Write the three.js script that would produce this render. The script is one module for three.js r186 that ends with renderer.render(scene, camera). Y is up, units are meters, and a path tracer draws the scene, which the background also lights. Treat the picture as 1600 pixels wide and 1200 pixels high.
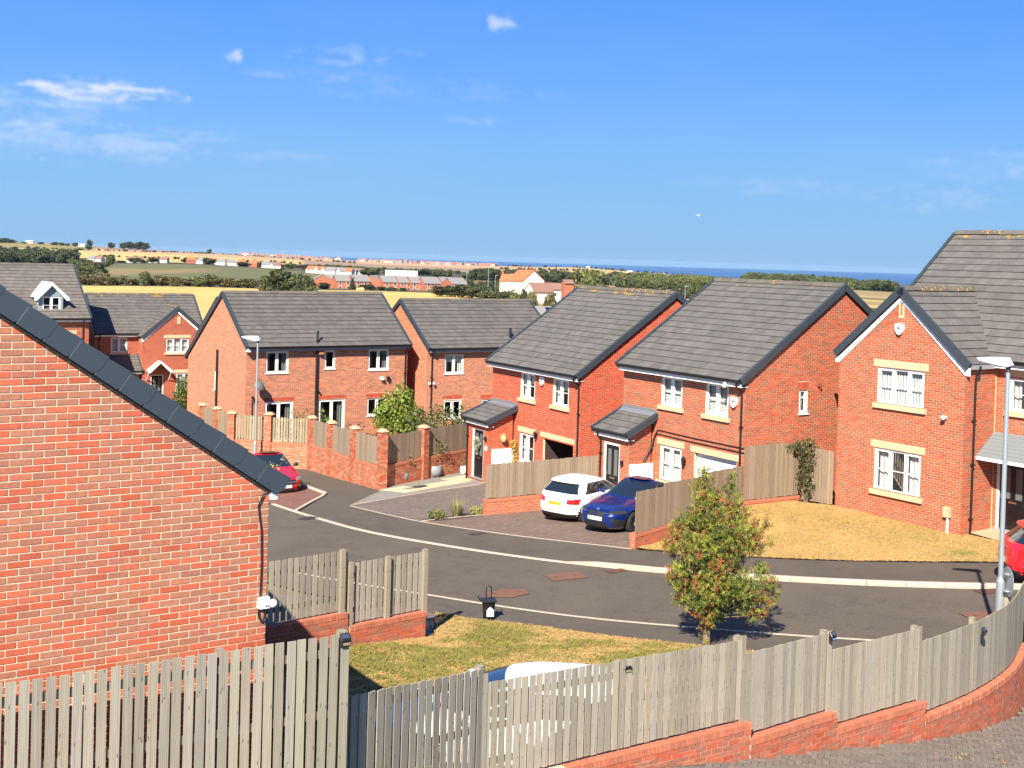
import * as THREE from 'three';
import { mergeGeometries } from 'three/addons/utils/BufferGeometryUtils.js';

// ---------- camera, sky, sun, exposure ----------
const F = 1914.37, CY = 436.73;
const scene = new THREE.Scene();
const camera = new THREE.PerspectiveCamera(2 * Math.atan(600 / F) * 180 / Math.PI, 4 / 3, 0.3, 60000);
camera.position.set(0, 10, 0);
camera.rotation.order = 'YXZ';
camera.rotation.x = -0.0180;
camera.rotation.z = 0.02881;
camera.setViewOffset(1600, 1200, 0, 600 - CY, 1600, 1200);
camera.updateProjectionMatrix();
scene.add(camera);
const renderer = new THREE.WebGLRenderer({ antialias: true });
renderer.toneMapping = THREE.LinearToneMapping;
renderer.toneMappingExposure = 2.3;
renderer.outputColorSpace = THREE.SRGBColorSpace;
renderer.shadowMap.enabled = true;

const mulberry = (a) => () => { a |= 0; a = a + 0x6D2B79F5 | 0; let t = Math.imul(a ^ a >>> 15, 1 | a); t = t + Math.imul(t ^ t >>> 7, 61 | t) ^ t; return ((t ^ t >>> 14) >>> 0) / 4294967296; };
let R = mulberry(7);
const rr = (a, b) => a + (b - a) * R();
const hash = (x, y) => { let h = Math.imul(x | 0, 374761393) + Math.imul(y | 0, 668265263); h = Math.imul(h ^ h >>> 13, 1274126177); return ((h ^ h >>> 16) >>> 0) / 4294967296; };
const vnoise = (x, y) => { const i = Math.floor(x), j = Math.floor(y), f = x - i, g = y - j, u = f * f * (3 - 2 * f), v = g * g * (3 - 2 * g); return (hash(i, j) * (1 - u) + hash(i + 1, j) * u) * (1 - v) + (hash(i, j + 1) * (1 - u) + hash(i + 1, j + 1) * u) * v; };
const fbm = (x, y, o = 4) => { let s = 0, a = .5, t = 0; for (let k = 0; k < o; k++) { s += a * vnoise(x, y); t += a; x = x * 2.03 + 17.1; y = y * 2.03 + 5.7; a *= .5; } return s / t; };
const sst = (a, b, x) => { const t = Math.min(1, Math.max(0, (x - a) / (b - a))); return t * t * (3 - 2 * t); };
const lerp = (a, b, t) => a + (b - a) * t;
const mix3 = (a, b, t) => [lerp(a[0], b[0], t), lerp(a[1], b[1], t), lerp(a[2], b[2], t)];
const lut = (tab, x) => { if (x <= tab[0][0]) return tab[0].slice(1); for (let i = 1; i < tab.length; i++) if (x <= tab[i][0]) { const t = (x - tab[i - 1][0]) / (tab[i][0] - tab[i - 1][0]); return tab[i].slice(1).map((v, k) => lerp(tab[i - 1][k + 1], v, t)); } return tab[tab.length - 1].slice(1); };

const SUN_EL = 40 * Math.PI / 180, SUN_AZ = 17.6 * Math.PI / 180;   // the light travels away from the camera and to the right
const toSun = new THREE.Vector3(-Math.sin(SUN_AZ) * Math.cos(SUN_EL), Math.sin(SUN_EL), Math.cos(SUN_AZ) * Math.cos(SUN_EL));
{
  const w = 3072, h = 1536, data = new Float32Array(w * h * 4);
  const grad = [[0, .135, .235, .36], [2, .125, .24, .385], [5, .10, .225, .425], [8, .068, .19, .44], [12, .045, .155, .435], [20, .03, .12, .36], [35, .02, .085, .28], [60, .013, .06, .2], [90, .011, .05, .17]];
  const blobs = [ // azimuth, elevation, half width, half height (degrees), strength, streakiness
    [-18.9, 6.75, 3.9, .62, 1.0, 1], [-20.5, 6.1, 4.2, .45, .35, 2], [-21.5, 5.15, 1.5, .28, .5, 1], [-20, 4.6, 7.5, 1.1, .30, 2], [-23.5, 5.2, 5.5, 2.2, .22, 2],
    [-13.2, 8.75, .75, .35, .55, 3], [-8.2, 8.9, 2.4, .7, .24, 2], [-5.4, 9.3, 1.5, .25, .18, 3], [-1.0, 10.75, .95, .48, .62, 3], [-9, 8.1, 5.5, .35, .15, 2], [-4, 7.6, 7, .8, .1, 2],
    [11.3, 12.55, 2.6, .35, .35, 2], [19.2, 3.2, 3.6, .65, .22, 2], [21.5, 4.5, 3.4, .8, .2, 2], [12, 3.5, 5, .5, .12, 2], [-2.2, 6.3, 2.2, .3, .16, 2], [-11, 4.3, 3.5, .3, .13, 2], [-24, 9.5, 1, .2, .25, 2],
    [-75, 12, 18, 2.5, .5, 2], [-120, 20, 25, 4, .4, 2], [95, 14, 22, 3, .4, 2], [150, 25, 25, 4, .35, 2], [-170, 9, 20, 2, .4, 2], [60, 8, 12, 1.2, .3, 2]];
  for (let j = 0; j < h; j++) {
    const el = ((j + .5) / h - .5) * 180;
    const base = lut(grad, Math.max(0, el));
    for (let i = 0; i < w; i++) {
      let az = ((i + .5) / w - .25) * 360; if (az > 180) az -= 360;
      let c = base;
      if (el > 0) {
        let k = 0;
        for (const [a, e, hw, hh, s, st] of blobs) {
          const dx = (az - a) / hw, dy = (el - e) / hh, r2 = dx * dx + dy * dy;
          if (r2 > 3.2) continue;
          const wx = az + .5 * (fbm(az * 2 + a, el * 6, 3) - .5) * hw, n = fbm(wx * 2.2 / Math.sqrt(hw) + a * 7, (el + wx * .10) * 7 / st + e * 3, 6);
          k = Math.max(k, s * sst(.12, .95, n * 1.55 - .24 - r2 * .5) * 1.1);
        }
        const haze = .05 * fbm(az * .16 + 40, el * .9, 3) * sst(0, 4, el);
        c = mix3(c, [.36, .39, .44], Math.min(.92, k + haze));
      }
      const o = (j * w + i) * 4;
      data[o] = c[0]; data[o + 1] = c[1]; data[o + 2] = c[2]; data[o + 3] = 1;
    }
  }
  const sky = new THREE.DataTexture(data, w, h, THREE.RGBAFormat, THREE.FloatType);
  sky.mapping = THREE.EquirectangularReflectionMapping; sky.magFilter = sky.minFilter = THREE.LinearFilter; sky.needsUpdate = true;
  scene.background = sky; scene.environment = sky;
}
const sun = new THREE.DirectionalLight(new THREE.Color(1, .925, .80), 5);
sun.position.copy(toSun).multiplyScalar(120).add(new THREE.Vector3(0, 0, -45));
sun.target.position.set(0, 0, -45);
sun.castShadow = true;
Object.assign(sun.shadow.camera, { left: -70, right: 70, top: 60, bottom: -60, near: 1, far: 320 });
sun.shadow.mapSize.set(4096, 4096);
scene.add(sun, sun.target);

// ---------- helpers ----------
const used = {};
const numbered = (n) => { const k = used[n] = (used[n] ?? -1) + 1; return k ? n + '_' + String(k).padStart(3, '0') : n; };
const W = (X, Y, D) => new THREE.Vector3(X, Y + 10, -D);          // X right, Y above the eye, D ahead of it
const GY = (X, D) => -6.91 + .0578 * X - .0475 * D;               // the street's slope
const groundAt = (X, D) => W(X, GY(X, D), D);
function tag(o, label, category, group, kind) { o.userData = { ...o.userData, label, category }; if (group) o.userData.group = group; if (kind) o.userData.kind = kind; return o; }
function thing(name, label, category, pos, turn = 0, group) { const o = new THREE.Group(); o.name = numbered(name); o.position.copy(pos); o.rotation.y = turn; tag(o, label, category, group); scene.add(o); return o; }
function add(geo, name, mat, parent) {
  const m = new THREE.Mesh(geo, mat); m.castShadow = m.receiveShadow = true;
  if (parent) { m.name = name; parent.add(m); } else { m.name = numbered(name); scene.add(m); }
  return m;
}
function structure(m) { m.userData.kind = 'structure'; return m; }
const lin = (c) => Array.isArray(c) ? new THREE.Color().setRGB(...c) : new THREE.Color(c);
const std = (c, rough = .8, o = {}) => new THREE.MeshStandardMaterial({ color: lin(c), roughness: rough, ...o });
function tex(w, h, fn, { srgb = false, repeat } = {}) {
  const d = new Uint8Array(w * h * 4);
  for (let j = 0; j < h; j++) for (let i = 0; i < w; i++) { const c = fn(i / w, j / h, i, j), o = (j * w + i) * 4; if (typeof c === 'number') d[o] = d[o + 1] = d[o + 2] = Math.max(0, Math.min(255, c * 255)); else for (let k = 0; k < 3; k++) d[o + k] = Math.max(0, Math.min(255, (srgb ? Math.pow(Math.max(0, c[k]), 1 / 2.2) : c[k]) * 255)); d[o + 3] = 255; }
  const t = new THREE.DataTexture(d, w, h, THREE.RGBAFormat); t.wrapS = t.wrapT = THREE.RepeatWrapping; t.magFilter = THREE.LinearFilter; t.minFilter = THREE.LinearMipmapLinearFilter;
  if (srgb) t.colorSpace = THREE.SRGBColorSpace;
  if (repeat) t.repeat.set(...repeat);
  t.needsUpdate = true; return t;
}
const tfbm = (u, v, f, o = 4, s = 0) => { // tiling noise
  let sum = 0, a = .5, t = 0;
  for (let k = 0; k < o; k++) { const x = u * f, y = v * f, i = Math.floor(x), j = Math.floor(y), p = x - i, q = y - j, U = p * p * (3 - 2 * p), V = q * q * (3 - 2 * q), H = (m, n) => hash((m % f + f) % f + s * 131 + k * 977, (n % f + f) % f + s * 57); sum += a * ((H(i, j) * (1 - U) + H(i + 1, j) * U) * (1 - V) + (H(i, j + 1) * (1 - U) + H(i + 1, j + 1) * U) * V); t += a; a *= .55; f *= 2; }
  return sum / t;
};
class GB { // collects quads and boxes into one geometry, with vertex colours and uv in metres
  constructor() { this.p = []; this.n = []; this.c = []; this.u = []; this.m = null; }
  tri(a, b, c, col, ua, ub, uc) {
    const e = [b[0] - a[0], b[1] - a[1], b[2] - a[2]], f = [c[0] - a[0], c[1] - a[1], c[2] - a[2]];
    let n = [e[1] * f[2] - e[2] * f[1], e[2] * f[0] - e[0] * f[2], e[0] * f[1] - e[1] * f[0]]; const l = Math.hypot(...n) || 1; n = n.map((x) => x / l);
    const ax = Math.abs(n[0]), ay = Math.abs(n[1]), az = Math.abs(n[2]);
    const uv = (q) => ay > ax && ay > az ? [q[0], -q[2]] : ax > az ? [q[2], q[1]] : [q[0], q[1]];
    for (const [q, t] of [[a, ua], [b, ub], [c, uc]]) { this.p.push(q[0], q[1], q[2]); this.n.push(...n); this.c.push(...(col ?? [1, 1, 1])); this.u.push(...(t ?? uv(q))); }
  }
  quad(a, b, c, d, col) { if (this.m) [a, b, c, d] = [a, b, c, d].map((q) => new THREE.Vector3(...q).applyMatrix4(this.m).toArray()); this.tri(a, b, c, col); this.tri(a, c, d, col); }
  box(x0, x1, y0, y1, z0, z1, col, skip = '') {
    const q = (s, ...v) => skip.includes(s) || this.quad(...v, col);
    q('f', [x0, y0, z1], [x1, y0, z1], [x1, y1, z1], [x0, y1, z1]); q('b', [x1, y0, z0], [x0, y0, z0], [x0, y1, z0], [x1, y1, z0]);
    q('l', [x0, y0, z0], [x0, y0, z1], [x0, y1, z1], [x0, y1, z0]); q('r', [x1, y0, z1], [x1, y0, z0], [x1, y1, z0], [x1, y1, z1]);
    q('t', [x0, y1, z1], [x1, y1, z1], [x1, y1, z0], [x0, y1, z0]); q('u', [x0, y0, z0], [x1, y0, z0], [x1, y0, z1], [x0, y0, z1]);
    return this;
  }
  geo() {
    const g = new THREE.BufferGeometry();
    g.setAttribute('position', new THREE.Float32BufferAttribute(this.p, 3)); g.setAttribute('normal', new THREE.Float32BufferAttribute(this.n, 3));
    g.setAttribute('color', new THREE.Float32BufferAttribute(this.c, 3)); g.setAttribute('uv', new THREE.Float32BufferAttribute(this.u, 2));
    return g;
  }
  build(name, mat, parent) { return add(this.geo(), name, mat, parent); }
}
const boxGeo = (w, h, d, x = 0, y = 0, z = 0) => new GB().box(x - w / 2, x + w / 2, y - h / 2, y + h / 2, z - d / 2, z + d / 2).geo();
const V3 = (...a) => new THREE.Vector3(...a);
function tube(pts, r, seg = 6, radSeg = 6) { return new THREE.TubeGeometry(new THREE.CatmullRomCurve3(pts.map((p) => p.isVector3 ? p : V3(...p)), false, 'catmullrom', .05), Math.max(2, pts.length * seg), r, radSeg, false); }
function cylBetween(a, b, r0, r1 = r0, n = 8) { const d = b.clone().sub(a), g = new THREE.CylinderGeometry(r1, r0, d.length(), n); g.translate(0, d.length() / 2, 0); g.applyQuaternion(new THREE.Quaternion().setFromUnitVectors(V3(0, 1, 0), d.clone().normalize())); g.translate(a.x, a.y, a.z); return g; }
const plain = (g) => { g = g.index ? g.toNonIndexed() : g; for (const k of Object.keys(g.attributes)) if (!['position', 'normal', 'uv'].includes(k)) g.deleteAttribute(k); return g; };
const merge = (a) => mergeGeometries(a.map(plain));

// ---------- shared materials ----------
const fineNoise = tex(512, 512, (u, v) => .55 + .45 * tfbm(u, v, 64, 3, 3));
const brickGrain = tex(512, 512, (u, v) => { const n = tfbm(u, v, 40, 4, 5), m = tfbm(u, v, 9, 3, 8), s = tfbm(u, v, 150, 2, 2); const k = .72 + .36 * n + .22 * (m - .5) - (s > .8 ? .3 : 0); return [k, k * (.98 + .05 * m), k]; }, { srgb: true });
const brickMat = new THREE.MeshStandardMaterial({ vertexColors: true, roughness: .9, map: brickGrain.clone(), bumpMap: brickGrain, bumpScale: .004 });
brickMat.map.repeat.set(1.7, 1.7); brickMat.map.needsUpdate = true;
const mortar = std([.72, .52, .34], .95, { bumpMap: fineNoise, bumpScale: .004 });
const mortarPale = std([.70, .54, .38], .95);
const tileGrain = tex(512, 512, (u, v) => { const n = tfbm(u, v, 8, 4, 21), s = tfbm(u, v, 60, 3, 4); return .72 + .28 * n + .16 * (s - .5); }, { srgb: false });
const tileMat = new THREE.MeshStandardMaterial({ vertexColors: true, roughness: .82, map: tileGrain, bumpMap: fineNoise, bumpScale: .002 });
const deckMat = std([.03, .03, .03], .95);
const verge = std([.034, .044, .055], .55, { bumpMap: fineNoise, bumpScale: .0015 });
const white = std([.80, .80, .78], .35);
const whiteMatte = std([.78, .77, .74], .6);
const blackPipe = std([.012, .012, .014], .4);
const grayFascia = std([.27, .27, .28], .5);
const stone = new THREE.MeshStandardMaterial({ color: lin([.66, .47, .28]), roughness: .9, map: tex(256, 256, (u, v) => .82 + .25 * (tfbm(u, v, 10, 4, 31) - .3)), bumpMap: fineNoise, bumpScale: .002 });
const lead = std([.20, .21, .23], .55, { metalness: .3, bumpMap: fineNoise, bumpScale: .004 });
const grpGray = std([.17, .19, .19], .5);
const glass = new THREE.MeshPhysicalMaterial({ color: lin([.86, .9, .9]), roughness: .03, transmission: 1, thickness: 0, ior: 1.5 });
const darkGloss = std([.008, .008, .01], .22);
const blindMat = std([.62, .62, .58], .8), curtainMat = std([.55, .53, .5], .9), curtainDark = std([.16, .16, .15], .9), roomDark = std([.02, .018, .016], .95);
const chrome = std([.75, .75, .75], .25, { metalness: 1 });
const galv = std([.42, .46, .48], .45, { metalness: .55, bumpMap: fineNoise, bumpScale: .001 });
// ---------- house kit ----------
const PAL = {
  near: [[.52, .115, .055], [.48, .12, .06], [.47, .14, .075], [.43, .15, .085], [.40, .155, .09], [.45, .145, .08], [.38, .145, .085], [.50, .105, .045]],
  orange: [[.50, .105, .045], [.46, .11, .05], [.42, .115, .055], [.36, .12, .06], [.33, .13, .07], [.47, .085, .035], [.38, .12, .06]],
  scarlet: [[.56, .075, .028], [.52, .085, .034], [.47, .09, .04], [.50, .07, .026], [.42, .095, .045]],
  pink: [[.56, .21, .115], [.53, .20, .115], [.50, .19, .105], [.46, .18, .10], [.55, .18, .09], [.43, .175, .105]],
  deep: [[.40, .075, .035], [.36, .075, .04], [.44, .08, .035], [.33, .075, .045]],
};
const pick = (a) => a[Math.floor(R() * a.length) % a.length];
const brickCol = (p) => { const c = pick(p), k = rr(.84, 1.14); return [c[0] * k, c[1] * k * rr(.94, 1.06), c[2] * k]; };
function spanAt(poly, y) { let a = 1e9, b = -1e9; for (let i = 0; i < poly.length; i++) { const [u0, v0] = poly[i], [u1, v1] = poly[(i + 1) % poly.length]; if ((v0 <= y) !== (v1 <= y)) { const u = u0 + (u1 - u0) * (y - v0) / (v1 - v0); a = Math.min(a, u); b = Math.max(b, u); } } return [a, b]; }
function brickRows(poly, holes, emit, phase = 0) { // emit(u0, u1, y0, y1) for each brick of a stretcher-bond panel
  let y0 = 1e9, y1 = -1e9; for (const [, y] of poly) { y0 = Math.min(y0, y); y1 = Math.max(y1, y); }
  for (let k = Math.floor(y0 / .075); k * .075 < y1; k++) {
    const a = Math.max(k * .075 + .006, y0), b = Math.min(k * .075 + .069, y1 - .002); if (b - a < .02) continue;
    const s0 = spanAt(poly, a + .002), s1 = spanAt(poly, b - .002); let lo = Math.max(s0[0], s1[0]), hi = Math.min(s0[1], s1[1]); if (hi - lo < .04) continue;
    let gaps = [[lo, hi]]; const mid = (a + b) / 2;
    for (const [h0, h1, g0, g1] of holes) if (mid > g0 && mid < g1) gaps = gaps.flatMap(([p, q]) => h1 <= p || h0 >= q ? [[p, q]] : [[p, Math.min(q, h0)], [Math.max(p, h1), q]].filter(([m, n]) => n - m > .03));
    for (const [p, q] of gaps) {
      const off = (k & 1 ? .1125 : 0) + phase;
      for (let j = Math.floor((p - off) / .225) - 1; j * .225 + off < q; j++) { const c = Math.max(p, j * .225 + off + .006), d = Math.min(q, j * .225 + off + .219); if (d - c > .02) emit(c, d, a, b); }
    }
  }
}
function wall(parent, name, o) { // a panel whose outer face lies in z = 0 of its own axes
  const { poly, holes = [], x = 0, y = 0, z = 0, rot = 0, pal = PAL.orange, mort = mortar, depth = .1, soldiers = [] } = o;
  const lo = Math.min(...poly.map((q) => q[0])), hi = Math.max(...poly.map((q) => q[0])), tr = rot ? .013 : 0, cl = (u, k) => Math.min(hi - k, Math.max(lo + k, u));
  const s = new THREE.Shape(poly.map(([u, v]) => new THREE.Vector2(cl(u, .014), v)));
  for (const [a, b, c, d] of holes) s.holes.push(new THREE.Path([[a, c], [b, c], [b, d], [a, d]].map(([u, v]) => new THREE.Vector2(u, v))));
  const g = new THREE.ExtrudeGeometry(s, { depth, bevelEnabled: false }); g.translate(0, 0, -depth - .007);
  const m = add(g, name, mort, parent); m.position.set(x, y, z); m.rotation.y = rot;
  if (!pal.length) return m;
  const b = new GB(), solid = [...holes, ...soldiers.map(([p, q, r]) => [p, q, r, r + .225])];
  brickRows(tr ? poly.map(([u, v]) => [cl(u, tr), v]) : poly, solid, (u0, u1, y0, y1) => { const j = rr(-.0012, .0012); b.box(u0, u1, y0, y1, -.012, j, brickCol(pal), 'b'); });
  for (const [p, q, r] of soldiers) for (let u = p; u < q - .05; u += .075) b.box(u + .004, Math.min(u + .071, q), r + .004, r + .22, -.012, .001, brickCol(PAL.scarlet), 'b');
  if (b.p.length) { const k = b.build('brickwork', brickMat, m); k.userData.kind = 'stuff'; }
  return m;
}
const AX = { f: [[1, 0, 0], 0, 1], b: [[-1, 0, 0], 0, -1], l: [[0, 0, 1], -1, 0], r: [[0, 0, -1], 1, 0] };
function slopeMatrix(origin, facing, a) {
  const [x, hx, hz] = AX[facing], c = Math.cos(a), s = Math.sin(a);
  return new THREE.Matrix4().makeBasis(V3(...x), V3(hx * s, c, hz * s), V3(hx * c, -s, hz * c)).setPosition(...origin);
}
const vergeGeo = new GB().box(-.035, .085, -.13, .085, -.36, 0, [1, 1, 1]).box(-.04, .09, -.135, .09, -.05, .012, [1, 1, 1]).geo();
function slope(deck, origin, facing, pitch, len, S, o = {}) { // courses of tiles; local x along the eave, z down the slope
  const { col = [.128, .118, .106], g = .34, tw = .3, verges = '', far = false, skipTo = 0, lichen = 0 } = o;
  const M = slopeMatrix(origin, facing, pitch), n = Math.round(S / g), gg = S / n;
  for (let k = skipTo; k < n; k++) {
    const b = new GB(); b.m = M;
    const z0 = -k * gg, z1 = -Math.min(S, (k + 1) * gg + .03), x0 = k & 1 ? -tw / 2 : 0;
    for (let x = x0; x < len - .01; x += tw) {
      const a = Math.max(0, x) + (x > 0 ? .0015 : 0), e = Math.min(len, x + tw); if (e - a < .02) continue;
      const f = rr(.86, 1.1) * (.88 + .24 * fbm(x * .7 + origin[0] * 3, k * .6, 3)), c = [col[0] * f, col[1] * f, col[2] * f], j = rr(-.003, .003);
      if (lichen && k === n - 1) { // orange lichen creeping down from the ridge
        for (let p = 0; p < 6; p++) for (let r = 0; r < 5; r++) { const xa = lerp(a, e, p / 6), xb = lerp(a, e, (p + 1) / 6), ta = r / 5, tb = (r + 1) / 5, y = (t) => .052 + j - .034 * t, z = (t) => lerp(z0, z1, t), li = fbm(xa * 3.1 + lichen * 90, ta * 2.2, 4) + .3 * fbm(x * .5 + lichen * 7, 3, 2) + .22 * (ta - .8); b.quad([xa, y(ta), z(ta)], [xb, y(ta), z(ta)], [xb, y(tb), z(tb)], [xa, y(tb), z(tb)], li > .80 - lichen * .25 ? [.40, .20 + .05 * R(), .02] : c); }
      } else b.quad([a, .052 + j, z0], [e, .052 + j, z0], [e, .018 + j, z1], [a, .018 + j, z1], c);
      b.quad([a, .010, z0], [e, .010, z0], [e, .052 + j, z0], [a, .052 + j, z0], c);
      if (!far) { b.quad([a, .01, z1], [a, .01, z0], [a, .052 + j, z0], [a, .018 + j, z1], c); b.quad([e, .01, z0], [e, .01, z1], [e, .018 + j, z1], [e, .052 + j, z0], c); }
    }
    b.build('tile_course', tileMat, deck);
    for (const [w, px] of [['0', 0], ['1', len]]) if (verges.includes(w)) { const v = add(vergeGeo, 'verge_cap', verge, deck); v.applyMatrix4(M.clone().multiply(new THREE.Matrix4().makeTranslation(px - .025, 0, z0 + .01).multiply(new THREE.Matrix4().makeScale(1, 1, gg / .34)))); }
  }
  const d = new GB(); d.m = M; d.box(.01, len - .01, -.16, .008, -S, .0, [1, 1, 1]); return d;
}
const lichenTex = tex(256, 64, (u, v) => { const k = tfbm(u, v, 10, 4, 44); return k > .56 ? [.46, .25, .025] : [.10, .088, .072]; }, { srgb: true });
const ridgeMats = [std([.10, .09, .078], .85, { bumpMap: fineNoise, bumpScale: .003 }), std([.12, .105, .085], .85, { bumpMap: fineNoise, bumpScale: .003 }), new THREE.MeshStandardMaterial({ map: lichenTex, roughness: .95, bumpMap: fineNoise, bumpScale: .005 })];
const ridgeGeo = (() => { const b = new GB(), P = [[-.13, -.05], [-.075, .055], [0, .09], [.075, .055], [.13, -.05]]; for (let i = 0; i < 4; i++) b.quad([0, P[i][1], -P[i][0]], [0, P[i + 1][1], -P[i + 1][0]], [.445, P[i + 1][1] + .008, -P[i + 1][0]], [.445, P[i][1] + .008, -P[i][0]]); for (const [x, w] of [[0, 1], [.445, -1]]) for (let i = 0; i < 4; i++) b.tri([x, -.05, 0], [x, P[i][1], -P[i][0]], [x, P[i + 1][1], -P[i + 1][0]], [1, 1, 1]); return b.geo(); })();
function ridge(deck, a, b, lichen = 0) { const v = V3(...b).sub(V3(...a)), n = Math.max(1, Math.round(v.length() / .45)), st = v.length() / n, yaw = Math.atan2(-v.z, v.x); for (let i = 0; i < n; i++) { const m = add(ridgeGeo, 'ridge_tile', R() < lichen ? ridgeMats[2] : pick(ridgeMats.slice(0, 2)), deck); m.position.copy(V3(...a)).addScaledVector(v, i / n); m.position.y += rr(-.006, .006); m.rotation.y = yaw; m.scale.x = st / .45; } }
// gable roof over x0..x1, front eave at z = of, back eave at z = -L - ob
function gableRoof(house, { x0, x1, H, L, apex, of = .3, ob = .3, yb, col, lichen = 0, far = false, ridgeAt, verges = '01', backVerges = '01' }) {
  const zr = -(ridgeAt ?? L / 2), ye = H + .2, yB = yb ?? ye, f = Math.atan2(apex - ye, of - zr), bk = Math.atan2(apex - yB, L + ob + zr);
  const Sf = Math.hypot(apex - ye, of - zr), Sb = Math.hypot(apex - yB, L + ob + zr), deck = new THREE.Group();
  const m = add(new THREE.BufferGeometry(), 'roof', deckMat, house);
  const d1 = slope(m, [x0, ye, of], 'f', f, x1 - x0, Sf, { col, verges, far, lichen }), d2 = slope(m, [x1, yB, -L - ob], 'b', bk, x1 - x0, Sb, { col, verges: backVerges, far: true });
  m.geometry = merge([d1.geo(), d2.geo()]);
  ridge(m, [x0, apex + .03, zr], [x1, apex + .03, zr], lichen);
  return { m, f, ye, zr };
}
function fascia(parent, x0, x1, y, z, mat = white, gut = true) {
  const b = new GB(); b.box(x0, x1, y, y + .19, z - .06, z - .02, [1, 1, 1]); b.box(x0, x1, y, y + .02, z - .35, z - .06, [1, 1, 1]); b.build('fascia', mat, parent);
  if (gut) { const s = new THREE.Shape(); s.absarc(0, 0, .058, Math.PI, 2 * Math.PI, false); s.absarc(0, 0, .05, 2 * Math.PI, Math.PI, true); const g = new THREE.ExtrudeGeometry(s, { depth: x1 - x0 + .06, bevelEnabled: false, curveSegments: 8 }); const m = add(g, 'gutter', blackPipe, parent); m.rotation.y = Math.PI / 2; m.position.set(x0 - .03, y + .185, z + .045); }
}
function downpipe(parent, x, z, y0, y1, ov = .3, mat = blackPipe) { // swan neck from the gutter to the wall
  const g = [tube([[x, y1 + .12, z + ov + .03], [x, y1 - .02, z + ov + .02], [x, y1 - .22, z + .07], [x, y1 - .32, z + .06]], .034, 5, 8), cylBetween(V3(x, y1 - .3, z + .06), V3(x, y0, z + .06), .034)];
  for (let y = y0 + .3; y < y1 - .4; y += 1.65) g.push(new THREE.BoxGeometry(.11, .05, .1).translate(x, y, z + .05));
  add(merge(g), 'downpipe', mat, parent);
}
function win(parent, o) {
  const { u0, u1, y0, y1, x = 0, z = 0, rot = 0, split = [.5], bar = .5, fill = 'blind', sill = 'stone', lintel = null, fw = .058, back = .05, door = false, sillOver = .11, open = false } = o;
  const b = new GB(), c = [1, 1, 1], zf = -.03 - back + .03, z0 = zf - .07, w = u1 - u0, h = y1 - y0;
  b.box(u0, u1, y1 - fw, y1, z0, zf, c); b.box(u0, u1, y0, y0 + fw, z0, zf, c); b.box(u0, u0 + fw, y0 + fw, y1 - fw, z0, zf, c); b.box(u1 - fw, u1, y0 + fw, y1 - fw, z0, zf, c);
  const xs = [u0 + fw, ...split.map((s) => u0 + s * w), u1 - fw];
  for (const s of split) b.box(u0 + s * w - .042, u0 + s * w + .042, y0 + fw, y1 - fw, z0 + .002, zf + .004, c);
  const cells = [];
  for (let i = 0; i < xs.length - 1; i++) {
    const a = xs[i] + (i ? .042 : 0), e = xs[i + 1] - (i < xs.length - 2 ? .042 : 0); cells.push([a, e]);
    if (i !== (o.fixed ?? -1)) { const q = .034; b.box(a, e, y1 - fw - q, y1 - fw, z0 + .02, zf + .012, c); b.box(a, e, y0 + fw, y0 + fw + q, z0 + .02, zf + .012, c); b.box(a, a + q, y0 + fw + q, y1 - fw - q, z0 + .02, zf + .012, c); b.box(e - q, e, y0 + fw + q, y1 - fw - q, z0 + .02, zf + .012, c); }
    if (bar) b.box(a, e, y0 + h * bar - .011, y0 + h * bar + .011, z0 + .025, zf - .012, c);
  }
  if (door) b.box(u0 + fw, u1 - fw, y0 + fw, y0 + .28, z0 + .01, zf - .01, c);
  const m = b.build('window', white, parent); m.position.set(x, 0, z); m.rotation.y = rot;
  for (const [a, e] of cells) { const p = add(new THREE.PlaneGeometry(e - a, h - 2 * fw), 'pane', glass, m); p.position.set((a + e) / 2, (y0 + y1) / 2, zf - .04); }
  const f = new GB();
  if (fill === 'blind') { for (let y = y0 + .05; y < y1 - .03; y += .05) f.quad([u0 + .04, y - .014, z0 - .05], [u1 - .04, y - .014, z0 - .05], [u1 - .04, y + .020, z0 - .075], [u0 + .04, y + .020, z0 - .075]); f.build('blind', blindMat, m); }
  if (fill === 'vertical') { for (let q = u0 + .06; q < u1 - .04; q += .1) f.quad([q, y0 + .02, z0 - .05], [q + .05, y0 + .02, z0 - .09], [q + .05, y1 - .02, z0 - .09], [q, y1 - .02, z0 - .05]); f.build('vertical_blind', blindMat, m); }
  if (fill === 'curtain' || fill === 'net' || fill === 'roller') {
    const drape = (p, q, s) => { const n = Math.max(4, Math.round((q - p) / .03)); for (let i = 0; i < n; i++) { const a = p + (q - p) * i / n, e = p + (q - p) * (i + 1) / n, za = z0 - .09 + .02 * Math.sin(i * s), ze = z0 - .09 + .02 * Math.sin((i + 1) * s); f.quad([a, y0 + .01, za], [e, y0 + .01, ze], [e, y1 - .01, ze], [a, y1 - .01, za]); } };
    if (fill === 'net') for (const [a, e] of cells.filter((_, i) => i !== (o.dark ?? -1))) drape(a, e, 1.1); else { drape(u0 + .04, u0 + .04 + w * .2, 1.2); drape(u1 - .04 - w * .2, u1 - .04, 1.2); }
    if (fill === 'roller') f.quad([u0 + .03, y1 - h * .42, z0 - .04], [u1 - .03, y1 - h * .42, z0 - .04], [u1 - .03, y1 - .02, z0 - .04], [u0 + .03, y1 - .02, z0 - .04]);
    f.build('curtain', o.curtain ?? curtainMat, m);
  }
  if (sill === 'stone') add(boxGeo(w + 2 * sillOver, .145, .2, (u0 + u1) / 2, y0 - .0725 - .005, -.02), 'sill', stone, m);
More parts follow.
